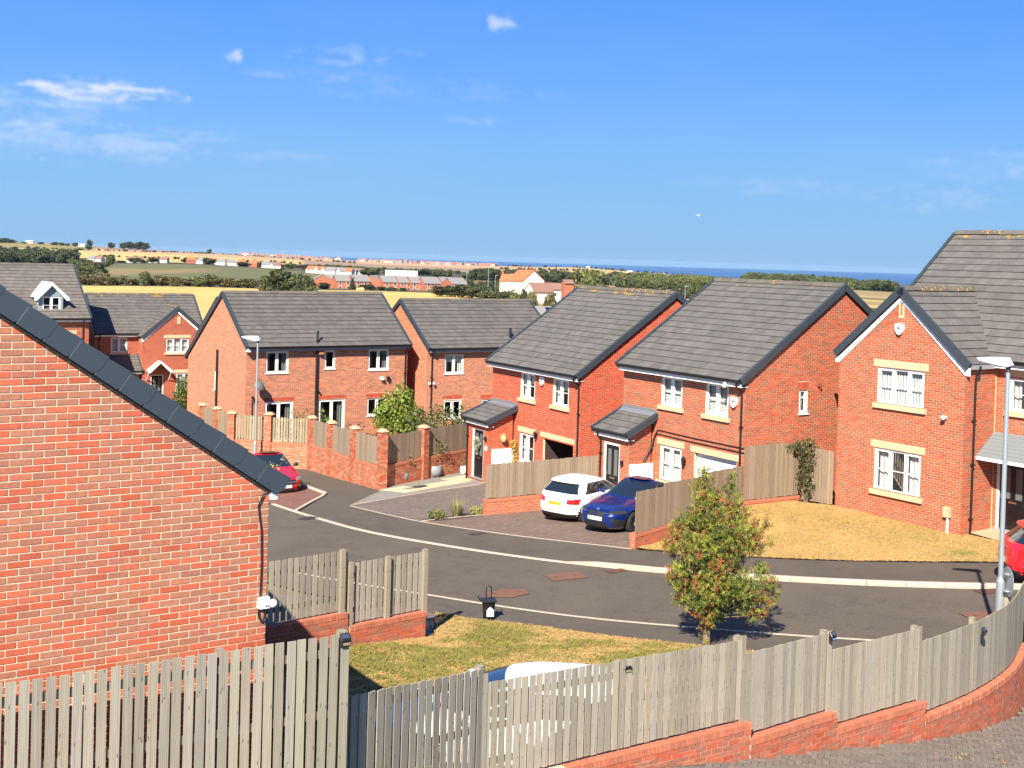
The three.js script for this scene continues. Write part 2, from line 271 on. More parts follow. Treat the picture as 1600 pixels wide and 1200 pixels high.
  if (sill === 'pvc') { const s = new GB(); s.box(u0 - .04, u1 + .04, y0 - .045, y0 - .002, -.09, .045, c); s.build('sill', white, m); }
  if (lintel) add(boxGeo(w + .3, .225, .1, (u0 + u1) / 2, y1 + .1125 + .02, -.038), 'lintel', stone, m);
  return m;
}
const hole = (o, m = .0) => [o.u0 + m, o.u1 - m, o.y0 - .0, o.y1];
function frontDoor(parent, { u0, u1, y0, y1, x = 0, z = 0, rot = 0 }) {
  const b = new GB(), c = [1, 1, 1], z0 = -.11, zf = -.03; b.box(u0, u0 + .07, y0, y1, z0, zf, c); b.box(u1 - .07, u1, y0, y1, z0, zf, c); b.box(u0 + .07, u1 - .07, y1 - .07, y1, z0, zf, c);
  const leaf = new GB(); leaf.box(u0 + .07, u1 - .07, y0 + .03, y1 - .07, z0 + .01, zf - .035, c); const w = u1 - u0 - .14, mx = (u0 + u1) / 2;
  for (const s of [-1, 1]) leaf.box(mx + s * w * .22 - w * .15, mx + s * w * .22 + w * .15, y0 + .2, y0 + .72, zf - .035, zf - .022, c);
  const m = leaf.build('door', darkGloss, parent); m.position.set(x, 0, z); m.rotation.y = rot;
  b.build('door_frame', white, m);
  for (const s of [-1, 1]) add(boxGeo(w * .24, .92, .012, mx + s * w * .22, y0 + 1.42, zf - .032), 'door_pane', std([.12, .13, .13], .1), m);
  add(boxGeo(.26, .05, .02, mx, y0 + .86, zf - .024), 'letterbox', chrome, m);
  add(merge([new THREE.CylinderGeometry(.012, .012, .16, 6).translate(u0 + .14, y0 + 1.02, zf - .005), new THREE.BoxGeometry(.02, .02, .04).translate(u0 + .14, y0 + 1.0, zf - .02)]), 'handle', chrome, m);
  add(boxGeo(u1 - u0 + .1, .05, .18, mx, y0 + .01, -.05), 'threshold', galv, m);
  return m;
}
const alarmGeo = (() => { const s = new THREE.Shape(); s.moveTo(-.13, .15); s.lineTo(.13, .15); s.lineTo(.14, .02); s.quadraticCurveTo(.1, -.15, 0, -.17); s.quadraticCurveTo(-.1, -.15, -.14, .02); s.closePath(); return new THREE.ExtrudeGeometry(s, { depth: .07, bevelEnabled: true, bevelSize: .015, bevelThickness: .015, bevelSegments: 2 }); })();
function alarmBox(parent, u, y, z = 0, rot = 0) { const m = add(alarmGeo, 'alarm_box', whiteMatte, parent); m.position.set(u, y, z + .015); m.rotation.y = rot; add(boxGeo(.1, .07, .006, 0, .03, .088), 'logo', std([.1, .13, .25], .5), m); return m; }
function lantern(parent, u, y, z) { const g = merge([new THREE.CylinderGeometry(.07, .05, .2, 6).translate(0, 0, .12), new THREE.ConeGeometry(.1, .1, 6).translate(0, .15, .12), new THREE.BoxGeometry(.03, .2, .05).translate(0, 0, .025), cylBetween(V3(0, .16, .02), V3(0, .2, .12), .012)]); const m = add(g, 'wall_lantern', blackPipe, parent); m.position.set(u, y, z); add(new THREE.CylinderGeometry(.055, .045, .11, 6).translate(0, -.01, .121), 'lantern_glass', std([.4, .4, .38], .2), m); return m; }
function leanToPorch(house, { x0, x1, zf, y0, ye, yt, pal, doorU, mort }) { // projecting porch with a tiled lean-to roof against the wall plane z = 0
  const w = x1 - x0, sideTop = (t) => lerp(ye - .02, yt - .1, t);
  const d0 = doorU[0] - x0, d1 = doorU[1] - x0;
  wall(house, 'porch_wall', { poly: [[0, 0], [w, 0], [w, ye - .02], [0, ye - .02]], holes: [[d0, d1, y0, y0 + 2.1]], x: x0, z: zf, pal, mort });
  wall(house, 'porch_wall', { poly: [[0, 0], [zf - .1, 0], [zf - .1, yt - .12], [0, ye - .02]], x: x1, z: zf, rot: Math.PI / 2, pal, mort, depth: .09 });
  wall(house, 'porch_wall', { poly: [[.1, 0], [zf, 0], [zf, ye - .02], [.1, yt - .12]], x: x0, z: 0, rot: -Math.PI / 2, pal, mort, depth: .09 });
  const a = Math.atan2(yt - ye, zf + .22), S = Math.hypot(yt - ye, zf + .22);
  const m = add(new THREE.BufferGeometry(), 'porch_roof', deckMat, house); m.geometry = slope(m, [x0 - .15, ye + .1, zf + .22], 'f', a, w + .3, S, { verges: '01' }).geo();
  const fl = new GB(); fl.m = slopeMatrix([x0 - .12, ye + .1, zf + .22], 'f', a); fl.box(0, w + .24, .03, .075, -S - .02, -S + .22, [1, 1, 1]); fl.m = null; fl.box(x0 - .12, x1 + .12, yt + .08, yt + .28, .002, .014, [1, 1, 1]); fl.build('flashing', lead, m);
  fascia(house, x0 - .1, x1 + .1, ye - .12, zf + .2, white);
  frontDoor(house, { u0: doorU[0], u1: doorU[1], y0, y1: y0 + 2.1, z: zf });
}
// ---------- the houses ----------
const plainBrick = std([.36, .13, .075], .9);
function bargeBoard(parent, x0, x1, ax, ay, foot0, foot1, z, mat = white, w = .2) {
  const s = new THREE.Shape([[x0, foot0 - w], [x0 + .16, foot0 - w], [ax, ay - w * 1.28], [x1 - .16, foot1 - w], [x1, foot1 - w], [x1, foot1], [ax, ay], [x0, foot0]].map(([a, b]) => new THREE.Vector2(a, b)));
  const g = new THREE.ExtrudeGeometry(s, { depth: .03, bevelEnabled: false }); g.translate(0, 0, z); return add(g, 'barge_board', mat, parent);
}
const gableWall = (h, x, L, H, f, ridgeAt, apex, yb, o) => { // side wall; facing +x when f = 1, -x when f = -1
  const rv = ridgeAt, poly = f > 0 ? [[0, -.7], [L, -.7], [L, yb], [rv, apex], [0, H]] : [[0, -.7], [L, -.7], [L, H], [L - rv, apex], [0, yb]];
  return wall(h, 'gable_wall', { poly, x, z: f > 0 ? 0 : -L, rot: f * Math.PI / 2, ...o });
};
function twoStorey(name, label, P, th, w, o) { // house with its shown wall in z = 0 and its ridge parallel to it
  const { L, H, apex, x0, x1, ridgeAt = L / 2, yb, col, pal, palSide = pal, mort, holes, soldiers = [], sideHoles = [], sideSoldiers = [], leftHoles = [], lichen = 0, left = true, right = true, far } = o;
  const h = thing(name, label, 'house', W(...P), th, o.group);
  wall(h, 'wall', { poly: [[x0, -.7], [x1, -.7], [x1, H], [x0, H]], holes, soldiers, pal, mort });
  const yB = yb ?? H + .2, rise = (apex - H - .2) / (ridgeAt + .3), riseB = (apex - yB) / (L - ridgeAt + .3), e = H + .2 + .3 * rise - .09, eb = yB + .3 * riseB - .09;
  if (right) gableWall(h, x1, L, e, 1, ridgeAt, apex - .09, eb, { pal: palSide, mort, holes: sideHoles, soldiers: sideSoldiers });
  if (left) gableWall(h, x0, L, e, -1, ridgeAt, apex - .09, eb, { pal: palSide, mort, holes: leftHoles });
  wall(h, 'back_wall', { poly: [[0, -.7], [x1 - x0, -.7], [x1 - x0, eb - .1], [0, eb - .1]], x: x1, z: -L, rot: Math.PI, pal: [], mort: plainBrick });
  gableRoof(h, { x0: x0 - .05, x1: x1 + .05, H, L, apex, yb: yB, ridgeAt, col, lichen, far, verges: o.verges ?? '01', backVerges: o.backVerges ?? '01' });
  return h;
}
const PI2 = Math.PI / 2;

// house with garage and blinds, right of the middle
{
  const ws = { up1: { u0: -4.22, u1: -3.11, y0: 3.86, y1: 4.88, fill: 'blind' }, up2: { u0: -1.93, u1: -.82, y0: 3.82, y1: 4.88, fill: 'blind' }, dn: { u0: -4.19, u1: -3.06, y0: 1.24, y1: 2.46, fill: 'blind', lintel: 1 } };
  const h = twoStorey('brick_house', 'brick house with blinds in its windows, white garage door and small narrow side window', [7.636, -8.862, 39.33], -.996, 6.352, {
    L: 8.73, H: 4.9, apex: 8.2, x0: -6.352, x1: 0, pal: PAL.orange, lichen: .16, left: true,
    holes: [...Object.values(ws).map((w) => hole(w)), [-2.41, -.37, 0.2, 2.44]], sideHoles: [[2.40, 2.80, 3.95, 4.76]], sideSoldiers: [[2.33, 2.87, 4.78]]
  });
  for (const w of Object.values(ws)) win(h, w);
  win(h, { u0: 2.40, u1: 2.80, y0: 3.95, y1: 4.76, x: 0, z: 0, rot: PI2, split: [], fill: 'roller', sill: 'pvc', bar: 0 });
  add(boxGeo(2.36, .21, .1, -1.42, 2.565, -.038), 'garage_lintel', stone, h);
  { const b = new GB(); for (let y = .25; y < 2.4; y += .09) { b.box(-2.36, -.42, y, y + .082, -.2, -.16, [1, 1, 1]); } b.box(-2.41, -2.36, .2, 2.44, -.2, -.13, [1, 1, 1]); b.box(-.42, -.37, .2, 2.44, -.2, -.13, [1, 1, 1]); b.build('garage_door', white, h); }
  fascia(h, -6.3, 0.02, 4.9, .3);
  downpipe(h, -.14, 0, 0, 4.95); downpipe(h, -6.1, 1.1, .0, 2.65, .2);
  leanToPorch(h, { x0: -6.25, x1: -4.55, zf: 1.1, y0: .28, ye: 2.72, yt: 3.36, pal: PAL.orange, doorU: [-5.98, -5.06], mort: mortar });
  for (const a of [.02, .535]) add(boxGeo(.49, .62, .09, 0, 0, .045), 'meter_box', whiteMatte, h).position.set(-4.55, 1.45, .06 + a + .22), h.children[h.children.length - 1].rotation.y = PI2;
  alarmBox(h, -.5, 4.37); lantern(h, -2.83, 2.05, 0);
  add(merge([new THREE.BoxGeometry(.16, .2, .03), new THREE.BoxGeometry(.1, .1, .12).translate(0, .02, .06)]), 'air_vent', std([.22, .06, .04], .7), h).position.set(.01, 4.85, -3.35);
  add(tube([[-4.5, .9 + .95, .5], [-4.49, 2.1, .3], [-4.5, 2.62, .05], [-4.3, 2.96, .03], [-2.5, 2.93, .03], [0, 2.93, .03]], .016, 8, 5), 'cable', blackPipe, h);
  add(tube([[-4.5, 1.85, .42], [-4.49, 2.4, .1], [-4.38, 2.82, .03], [-2.5, 2.79, .03], [0.01, 2.79, .03]], .016, 8, 5), 'cable', blackPipe, h);
  add(merge([new THREE.SphereGeometry(.07, 10, 8).translate(0, -.06, .1), new THREE.BoxGeometry(.09, .12, .1).translate(0, 0, .05)]), 'security_camera', whiteMatte, h).position.set(-.62, 4.96, .3);
  add(merge([new THREE.BoxGeometry(.06, .16, .03), new THREE.CylinderGeometry(.05, .06, .14, 6).translate(0, .04, .06)]), 'wall_lantern', blackPipe, h).position.set(-4.86, 1.75, 1.12);
}
// house with the dark open garage
{
  const ws = { up1: { u0: -4.51, u1: -3.38, y0: 3.77, y1: 4.84, fill: 'roller' }, up2: { u0: -2.04, u1: -.90, y0: 3.76, y1: 4.84, fill: 'roller' }, dn: { u0: -4.47, u1: -3.33, y0: 1.14, y1: 2.34, fill: 'curtain', lintel: 1 } };
  const h = twoStorey('brick_house', 'bright red brick house with dark open garage and orange lichen along its ridge', [2.798, -9.564, 46.926], -1.031, 6.83, {
    L: 8.80, H: 4.88, apex: 8.29, x0: -6.83, x1: 0, pal: PAL.scarlet, lichen: .42, holes: [...Object.values(ws).map((w) => hole(w)), [-2.65, -.47, .1, 2.36]]
  });
  for (const w of Object.values(ws)) win(h, w);
  add(boxGeo(2.5, .21, .1, -1.62, 2.485, -.038), 'garage_lintel', stone, h);
  { const b = new GB(), c = [1, 1, 1]; b.box(-2.67, -2.65, .0, 2.36, -3, -.1, c); b.box(-.47, -.45, .0, 2.36, -3, -.1, c); b.box(-2.65, -.47, 2.36, 2.38, -3, -.1, c); b.box(-2.65, -.47, .0, 2.36, -3.02, -3, c); b.build('garage_interior', std([.05, .03, .025], .9), h); }  // near-black lining: the shade inside the garage is painted into its colour
  fascia(h, -6.8, 0.02, 4.88, .3);
  downpipe(h, -.12, 0, 0, 4.93); downpipe(h, -6.62, 1.22, .0, 2.6, .2);
  leanToPorch(h, { x0: -6.75, x1: -4.85, zf: 1.22, y0: .26, ye: 2.66, yt: 3.22, pal: PAL.scarlet, doorU: [-6.28, -5.33], mort: mortar });
  for (const a of [.06, .6]) { const m = add(boxGeo(.5, .64, .1, 0, 0, .05), 'meter_box', whiteMatte, h); m.position.set(-4.85, 1.29, a + .25); m.rotation.y = PI2; }
  alarmBox(h, -2.77, 4.62); lantern(h, -3.1, 2.36, 0);
  add(merge([new THREE.BoxGeometry(.06, .16, .03), new THREE.CylinderGeometry(.05, .06, .14, 6).translate(0, .04, .06)]), 'wall_lantern', blackPipe, h).position.set(-5.1, 2.0, 1.24);
  add(boxGeo(.16, .2, .02, -5.1, 1.62, 1.235), 'house_number', whiteMatte, h);
}
// gable-fronted house on the right
{
  const P = [10.683, -7.722, 39.654], h = thing('brick_house', 'orange brick house with white-edged front gable, three-light windows and grey door canopy', 'house', W(...P), -.962);
  const up = { u0: 1.53, u1: 3.26, y0: 3.50, y1: 4.62, split: [.345, .66], fill: 'vertical', lintel: 1, fixed: 1 }, dn = { u0: 1.51, u1: 3.23, y0: .79, y1: 2.09, split: [.345, .66], fill: 'net', dark: 1, lintel: 1, fixed: 1 };
  wall(h, 'wall', { poly: [[0, -.8], [4.698, -.8], [4.698, 4.93], [2.35, 6.83], [0, 4.93]], holes: [hole(up), hole(dn), [2.26, 2.44, 6.2, 6.8]], pal: PAL.orange });
  wall(h, 'return_wall', { poly: [[0, -.8], [1.47, -.8], [1.47, 4.85], [0, 4.85]], x: 4.698, rot: PI2, pal: PAL.orange, depth: .09 });
  const rw = { u0: 5.15, u1: 6.36, y0: 3.6, y1: 4.6, split: [.5], fill: 'curtain', lintel: 1, z: -1.469 };
  wall(h, 'wall', { poly: [[4.698, -.8], [10, -.8], [10, 4.86], [4.698, 4.86]], holes: [hole(rw), [4.84, 5.86, 0, 2.1]], z: -1.469, pal: PAL.orange });
  win(h, up); win(h, dn); win(h, rw);
  frontDoor(h, { u0: 4.84, u1: 5.86, y0: .03, y1: 2.1, z: -1.469 });
  wall(h, 'gable_wall', { poly: [[0, -.8], [10.47, -.8], [10.47, 4.9], [9.0, 5.1], [4.5, 8.75], [0, 5.1]], x: 0, z: -10.47, rot: -PI2, pal: PAL.orange });
  const main = gableRoof(h, { x0: -.05, x1: 10, H: 4.86, L: 9, apex: 9.0, lichen: .45, verges: '0', backVerges: '1' }); main.m.position.z = -1.469;
  const a = Math.atan(.8626), S = Math.hypot(2.47, 2.13), m = add(new THREE.BufferGeometry(), 'bay_roof', deckMat, h);
  m.geometry = merge([slope(m, [-.12, 4.95, -3.9], 'l', a, 3.97, S, { verges: '1' }).geo(), slope(m, [4.82, 4.95, .07], 'r', a, 3.97, S, { verges: '0' }).geo()]);
  ridge(m, [2.35, 7.11, -4.0], [2.35, 7.11, .1], .25);
  add(boxGeo(.26, .26, .06, 2.35, 7.04, .1), 'ridge_end', verge, m);
  bargeBoard(h, -.14, 4.84, 2.35, 6.98, 4.84, 4.84, .004);
  add(boxGeo(.2, .6, .05, 2.35, 6.5, -.02), 'vent_block', stone, h); add(boxGeo(.07, .42, .01, 2.35, 6.5, .006), 'vent_slot', std([.25, .17, .09], .9), h);
  alarmBox(h, 2.33, 5.86);
  { const b = new GB(), c = [1, 1, 1]; b.box(4.70, 4.83, 4.83, 4.86, -1.25, -.02, c); b.box(4.80, 4.83, 4.86, 5.0, -1.25, -.02, c); b.build('fascia', grayFascia, h); }
  fascia(h, 4.72, 10, 4.86, -1.17);
  { const g = tube([[4.92, 4.93, -.36], [4.9, 4.8, -.37], [4.78, 4.62, -.38], [4.765, 4.5, -.38]], .034, 5, 8); const p = cylBetween(V3(4.765, 4.52, -.38), V3(4.765, -.1, -.36), .034); const bs = [.4, 2.0, 3.3].map((y) => new THREE.BoxGeometry(.1, .05, .11).translate(4.75, y, -.38)); add(merge([g, p, ...bs]), 'downpipe', blackPipe, h); }
  add(boxGeo(.02, 4.8, .02, 4.709, 2.4, -1.458), 'sealant_joint', std([.62, .42, .2], .9), h);
  // ribbed canopy over the door
  { const b = new GB(), c = [1, 1, 1], x0 = 4.705, x1 = 6.5, y0 = 2.27, y1 = 2.92, zb = -1.468, zf = -.62; for (let i = 0; i < 7; i++) { const t = i / 7, u = (i + 1) / 7; b.quad([x0, lerp(y0, y1, t) + .016, lerp(zf, zb, t)], [x1, lerp(y0, y1, t) + .016, lerp(zf, zb, t)], [x1, lerp(y0, y1, u), lerp(zf, zb, u)], [x0, lerp(y0, y1, u), lerp(zf, zb, u)], c); b.quad([x0, lerp(y0, y1, t) - .02, lerp(zf, zb, t) + .001], [x1, lerp(y0, y1, t) - .02, lerp(zf, zb, t) + .001], [x1, lerp(y0, y1, t) + .016, lerp(zf, zb, t)], [x0, lerp(y0, y1, t) + .016, lerp(zf, zb, t)], c); } b.quad([x0, y0 - .05, zf], [x1, y0 - .05, zf], [x1, y1 - .1, zb], [x0, y1 - .1, zb], c); b.quad([x1, y0 - .05, zf], [x1, y0, zf], [x1, y1, zb], [x1, y1 - .1, zb], c); const k = b.build('canopy', grpGray, h); add(boxGeo(1.81, .1, .03, 5.605, 2.2, -.61), 'canopy_fascia', white, k); }
  add(merge([new THREE.SphereGeometry(.075, 10, 8).translate(0, 0, .14), new THREE.CylinderGeometry(.05, .05, .12, 8).rotateX(PI2).translate(0, 0, .06)]), 'security_camera', whiteMatte, h).position.set(4.06, 3.34, 0);
  { const b = add(boxGeo(.21, .3, .12, 4.25, .56, .06), 'socket_box', std([.42, .38, .22], .7), h); add(cylBetween(V3(4.27, .41, .05), V3(4.27, -.3, .06), .04), 'conduit', whiteMatte, b); }
  { const k = new GB(); k.m = slopeMatrix([-.05, 5.06, -1.169], 'f', main.f); k.box(.62, 1.12, .02, .07, -1.9, -1.2, [1, 1, 1]); k.build('roof_window', std([.05, .055, .06], .15), main.m).position.z = 1.469; }
}
// rear of the house behind the pier wall
{
  const wl = [{ u0: 1.06, u1: 2.28, y0: 3.83, y1: 4.92, fill: 'curtain', curtain: curtainDark }, { u0: 4.29, u1: 4.88, y0: 3.97, y1: 4.92, split: [], fill: 'none' }, { u0: 6.81, u1: 8.03, y0: 3.83, y1: 4.92, fill: 'curtain', curtain: curtainDark }, { u0: 6.81, u1: 7.99, y0: 1.41, y1: 2.36, fill: 'none' }].map((w) => ({ ...w, sill: 'pvc', bar: 0 }));
  const pd = [{ u0: 1.07, u1: 2.58, y0: .25, y1: 2.37 }, { u0: 4.02, u1: 5.5, y0: .25, y1: 2.37 }].map((w) => ({ ...w, sill: null, bar: 0, fw: .075, door: true, fill: 'curtain', curtain: curtainDark }));
  const h = twoStorey('brick_house', 'rear of a pinkish brick house with black soil pipe and satellite dish behind pier wall', [-13.095, -9.996, 60.75], .595, 9.156, {
    L: 8.355, H: 4.95, apex: 7.74, ridgeAt: 3.285, yb: 4.0, x0: 0, x1: 9.156, pal: PAL.pink, mort: mortarPale, col: [.118, .108, .098], far: true,
    holes: [...wl, ...pd].map((w) => hole(w)), soldiers: [[1.0, 2.65, 2.39], [3.95, 5.58, 2.39], [6.74, 8.06, 2.38]], leftHoles: [[4.06, 4.56, 2.62, 3.6]]
  });
  for (const w of [...wl, ...pd]) win(h, w);
  win(h, { u0: 4.06, u1: 4.56, y0: 2.62, y1: 3.6, x: 0, z: -8.355, rot: -PI2, split: [], fill: 'none', sill: 'pvc', bar: 0 });
  fascia(h, .02, 9.16, 4.95, .3, grayFascia); add(boxGeo(.16, .16, .3, .03, 5.02, .18), 'eaves_box', white, h);
  add(cylBetween(V3(-.07, 4.75, -3.77), V3(-.07, -.5, -3.77), .06), 'soil_pipe', blackPipe, h);
  add(merge([cylBetween(V3(3.8, .3, .09), V3(3.8, 5.0, .09), .06), cylBetween(V3(3.8, 5.0, .09), V3(3.83, 5.95, .09), .055), new THREE.BoxGeometry(.16, .08, .16).translate(3.8, 5.08, .1), cylBetween(V3(3.8, 2.95, .09), V3(4.02, 2.75, .09), .05)]), 'soil_pipe', blackPipe, h);
  downpipe(h, 9.0, 0, 0, 4.98);
  { const d = add(new THREE.SphereGeometry(.62, 20, 10, 0, 2 * Math.PI, 0, .42), 'satellite_dish', std([.07, .075, .08], .5), h); d.rotation.set(1.15, 0, .35); d.position.set(.75, 3.05, -.05); const arm = add(merge([tube([[.62, 3.6, .25], [.8, 3.3, .2], [.78, 3.25, .02]], .018, 5, 5), tube([[.62, 3.45, .3], [.75, 3.2, .55]], .012, 4, 5), new THREE.BoxGeometry(.06, .08, .08).translate(.75, 3.2, .57)]), 'dish_arm', blackPipe, h); }
  add(merge([cylBetween(V3(.35, 1.4, .06), V3(.35, 2.55, .06), .018), new THREE.ConeGeometry(.11, .16, 6).rotateX(Math.PI).translate(.35, 2.62, .16), cylBetween(V3(.35, 2.5, .06), V3(.35, 2.55, .18), .014)]), 'garden_lantern', blackPipe, h);
  add(merge([new THREE.BoxGeometry(.15, .16, .2).translate(0, 0, .1)]), 'security_light', whiteMatte, h).position.set(7.6, 3.38, 0);
  add(merge([new THREE.BoxGeometry(.13, .22, .14).translate(0, 0, .07)]), 'flue_vent', blackPipe, h).position.set(7.99, 3.36, 0);
  add(boxGeo(.26, .17, .16, 4.02, 4.82, .12), 'bird_box', std([.42, .16, .06], .8), h);
}
// its neighbour to the right, rear view
{
  const wl = [{ u0: 1.07, u1: 2.26, y0: 3.76, y1: 4.83, fill: 'roller' }, { u0: 1.08, u1: 2.2, y0: 1.3, y1: 2.31, fill: 'none' }, { u0: 3.5, u1: 4.9, y0: .2, y1: 2.27, door: true, sill: null }].map((w) => ({ sill: 'pvc', bar: 0, ...w }));
  const h = twoStorey('brick_house', 'rear of a brick house half hidden by garden shrubs, roof with short vent pipe', [-4.43, -10.19, 65.9], .569, 8.51, {
    L: 6.5, H: 4.95, apex: 7.62, x0: 0, x1: 8.51, pal: PAL.pink, mort: mortarPale, col: [.118, .108, .098], far: true, holes: wl.map((w) => hole(w)), soldiers: [[1.0, 2.3, 2.36], [3.4, 5.0, 2.32]]
  });
  for (const w of wl) win(h, w);
  fascia(h, .02, 8.5, 4.95, .3, grayFascia); downpipe(h, .25, 0, 0, 4.98);
  add(merge([.09, .37].map((x) => new THREE.SphereGeometry(.075, 8, 6).translate(x, 3.26, .14))), 'security_light', whiteMatte, h);
  add(cylBetween(V3(5.48, 5.2, -.35), V3(5.48, 6.2, -.35), .07), 'vent_pipe', blackPipe, h);
}
// narrow glimpse of the house behind
twoStorey('brick_house', 'brick gable peeping out behind the left edge of the pier wall house', [-17.4, -10.95, 77.6], .595, 8, { L: 6.6, H: 4.95, apex: 7.75, x0: 0, x1: 8, pal: PAL.pink, mort: mortarPale, col: [.118, .108, .098], far: true, holes: [] });
// house with the small front gable, far left
{
  const z1 = 1.515, P = [-28.31, -11.16, 83.37], wl = [{ u0: 1.09, u1: 2.17, y0: 3.85, y1: 4.86, fill: 'net' }], bw = [{ u0: 4.45, u1: 6.02, y0: 3.93, y1: 4.9, split: [.34, .66], fill: 'net', lintel: 1, z: z1, fixed: 1 }, { u0: 5.2, u1: 6.3, y0: 1.35, y1: 2.5, fill: 'net', lintel: 1, z: z1 }];
  const h = twoStorey('brick_house', 'red brick house with small front gable, white porch hood and black door', P, .511, 7.47, { L: 6.57, H: 4.95, apex: 7.72, x0: 0, x1: 7.47, pal: PAL.deep, palSide: PAL.deep, col: [.12, .108, .098], far: true, lichen: .3, holes: wl.map((w) => hole(w)) });
  win(h, wl[0]);
  wall(h, 'wall', { poly: [[2.92, -.7], [7.46, -.7], [7.46, 4.98], [5.19, 6.9], [2.92, 4.98]], z: z1, holes: [...bw.map((w) => hole(w)), [3.46, 4.34, .3, 2.42]], pal: PAL.deep });
  wall(h, 'return_wall', { poly: [[0, -.7], [z1, -.7], [z1, 4.9], [0, 4.9]], x: 2.92, z: 0, rot: -PI2, pal: PAL.orange });
  for (const w of bw) win(h, w);
  frontDoor(h, { u0: 3.46, u1: 4.34, y0: .32, y1: 2.42, z: z1 });
  const a = Math.atan(.852), S = Math.hypot(2.4, 2.045), m = add(new THREE.BufferGeometry(), 'bay_roof', deckMat, h);
  m.geometry = merge([slope(m, [2.79, 4.98, -2.2], 'l', a, 3.79, S, { verges: '1', far: true, col: [.12, .108, .098] }).geo(), slope(m, [7.59, 4.98, z1 + .07], 'r', a, 3.79, S, { verges: '0', far: true }).geo()]);
  ridge(m, [5.19, 7.06, -2.3], [5.19, 7.06, z1 + .1], .4);
  bargeBoard(h, 2.77, 7.61, 5.19, 6.95, 4.88, 4.88, z1 + .004);
  add(boxGeo(.22, .5, .04, 5.3, 6.15, z1), 'vent_block', stone, h);
  fascia(h, 0, 2.8, 4.95, .3); downpipe(h, .3, 0, 0, 4.98);
  { const p = add(new THREE.BufferGeometry(), 'garage_roof', deckMat, h), f = Math.atan2(1.0, 1.6); p.geometry = slope(p, [-.2, 2.68, 1.6], 'f', f, 3.1, Math.hypot(1.0, 1.6), { verges: '1', far: true }).geo(); fascia(h, -.2, 2.88, 2.5, 1.6); wall(h, 'garage_wall', { poly: [[-.1, -.7], [2.8, -.7], [2.8, 2.5], [-.1, 2.5]], z: 1.25, pal: PAL.deep }); }
  { const k = new GB(), c = [1, 1, 1]; for (const s of [-1, 1]) { const q = [[3.95, 3.42, z1], [3.95 + s * .82, 2.74, z1], [3.95 + s * .82, 2.74, z1 + .8], [3.95, 3.42, z1 + .8]]; s > 0 ? k.quad(q[0], q[3], q[2], q[1], c) : k.quad(...q, c); const r = q.map(([x, y, z]) => [x, y - .05, z]); s > 0 ? k.quad(...r, c) : k.quad(r[0], r[3], r[2], r[1], c); } const hood = k.build('porch_hood', std([.38, .42, .40], .5), h); bargeBoard(hood, 3.1, 4.8, 3.95, 3.44, 2.74, 2.74, z1 + .8, white, .13); for (const x of [3.2, 4.7]) add(tube([[x, 2.05, z1 + .03], [x, 2.3, z1 + .3], [x, 2.68, z1 + .72]], .04, 5, 6), 'bracket', white, hood); }
}
// tall house with the dormer, far left
{
  const h = twoStorey('brick_house', 'brick house with grey pointed dormer window in its roof at left edge', [-27.1, -9.89, 78.42], .603, 9, { L: 8.47, H: 5, apex: 8.5, x0: -9, x1: .1, pal: PAL.orange, col: [.15, .13, .115], far: true, holes: [[-2.2, -.8, 3.2, 4.2]] });
  win(h, { u0: -2.2, u1: -.8, y0: 3.2, y1: 4.2, lintel: 1, fill: 'net' });
  fascia(h, -9, .1, 5, .3); downpipe(h, -.3, 0, 0, 5);
  const b = new GB(), c = [1, 1, 1]; b.box(-2.93, -2.72, 5.2, 6.6, -2.2, -.4, c); b.box(-1.61, -1.45, 5.2, 6.6, -2.2, -.4, c); b.box(-2.72, -1.61, 5.2, 5.46, -.7, -.4, c); b.box(-2.72, -1.61, 6.58, 6.68, -.7, -.4, c);
  for (const z of [-.42]) { b.tri([-2.93, 6.6, z], [-1.45, 6.6, z], [-2.19, 7.32, z], c); }
  b.box(-3.0, -1.4, 5.17, 5.23, -.6, .02, c);
  const d = b.build('dormer', std([.24, .30, .33], .6), h);
  const w = win(d, { u0: -2.72, u1: -1.61, y0: 5.46, y1: 6.58, z: -.38, fill: 'none', sill: null });
  const k = new GB(); for (const s of [-1, 1]) { const x = -2.19 + s * 1.05, q = [[-2.19, 7.5, -.15], [-2.19, 7.5, -3.2], [x, 6.52, -3.2], [x, 6.52, -.15]]; s > 0 ? k.quad(q[0], q[3], q[2], q[1], c) : k.quad(...q, c); }
  k.build('dormer_roof', std([.42, .46, .46], .5), d); bargeBoard(d, -3.26, -1.12, -2.19, 7.5, 6.5, 6.5, -.18, white, .17);
}
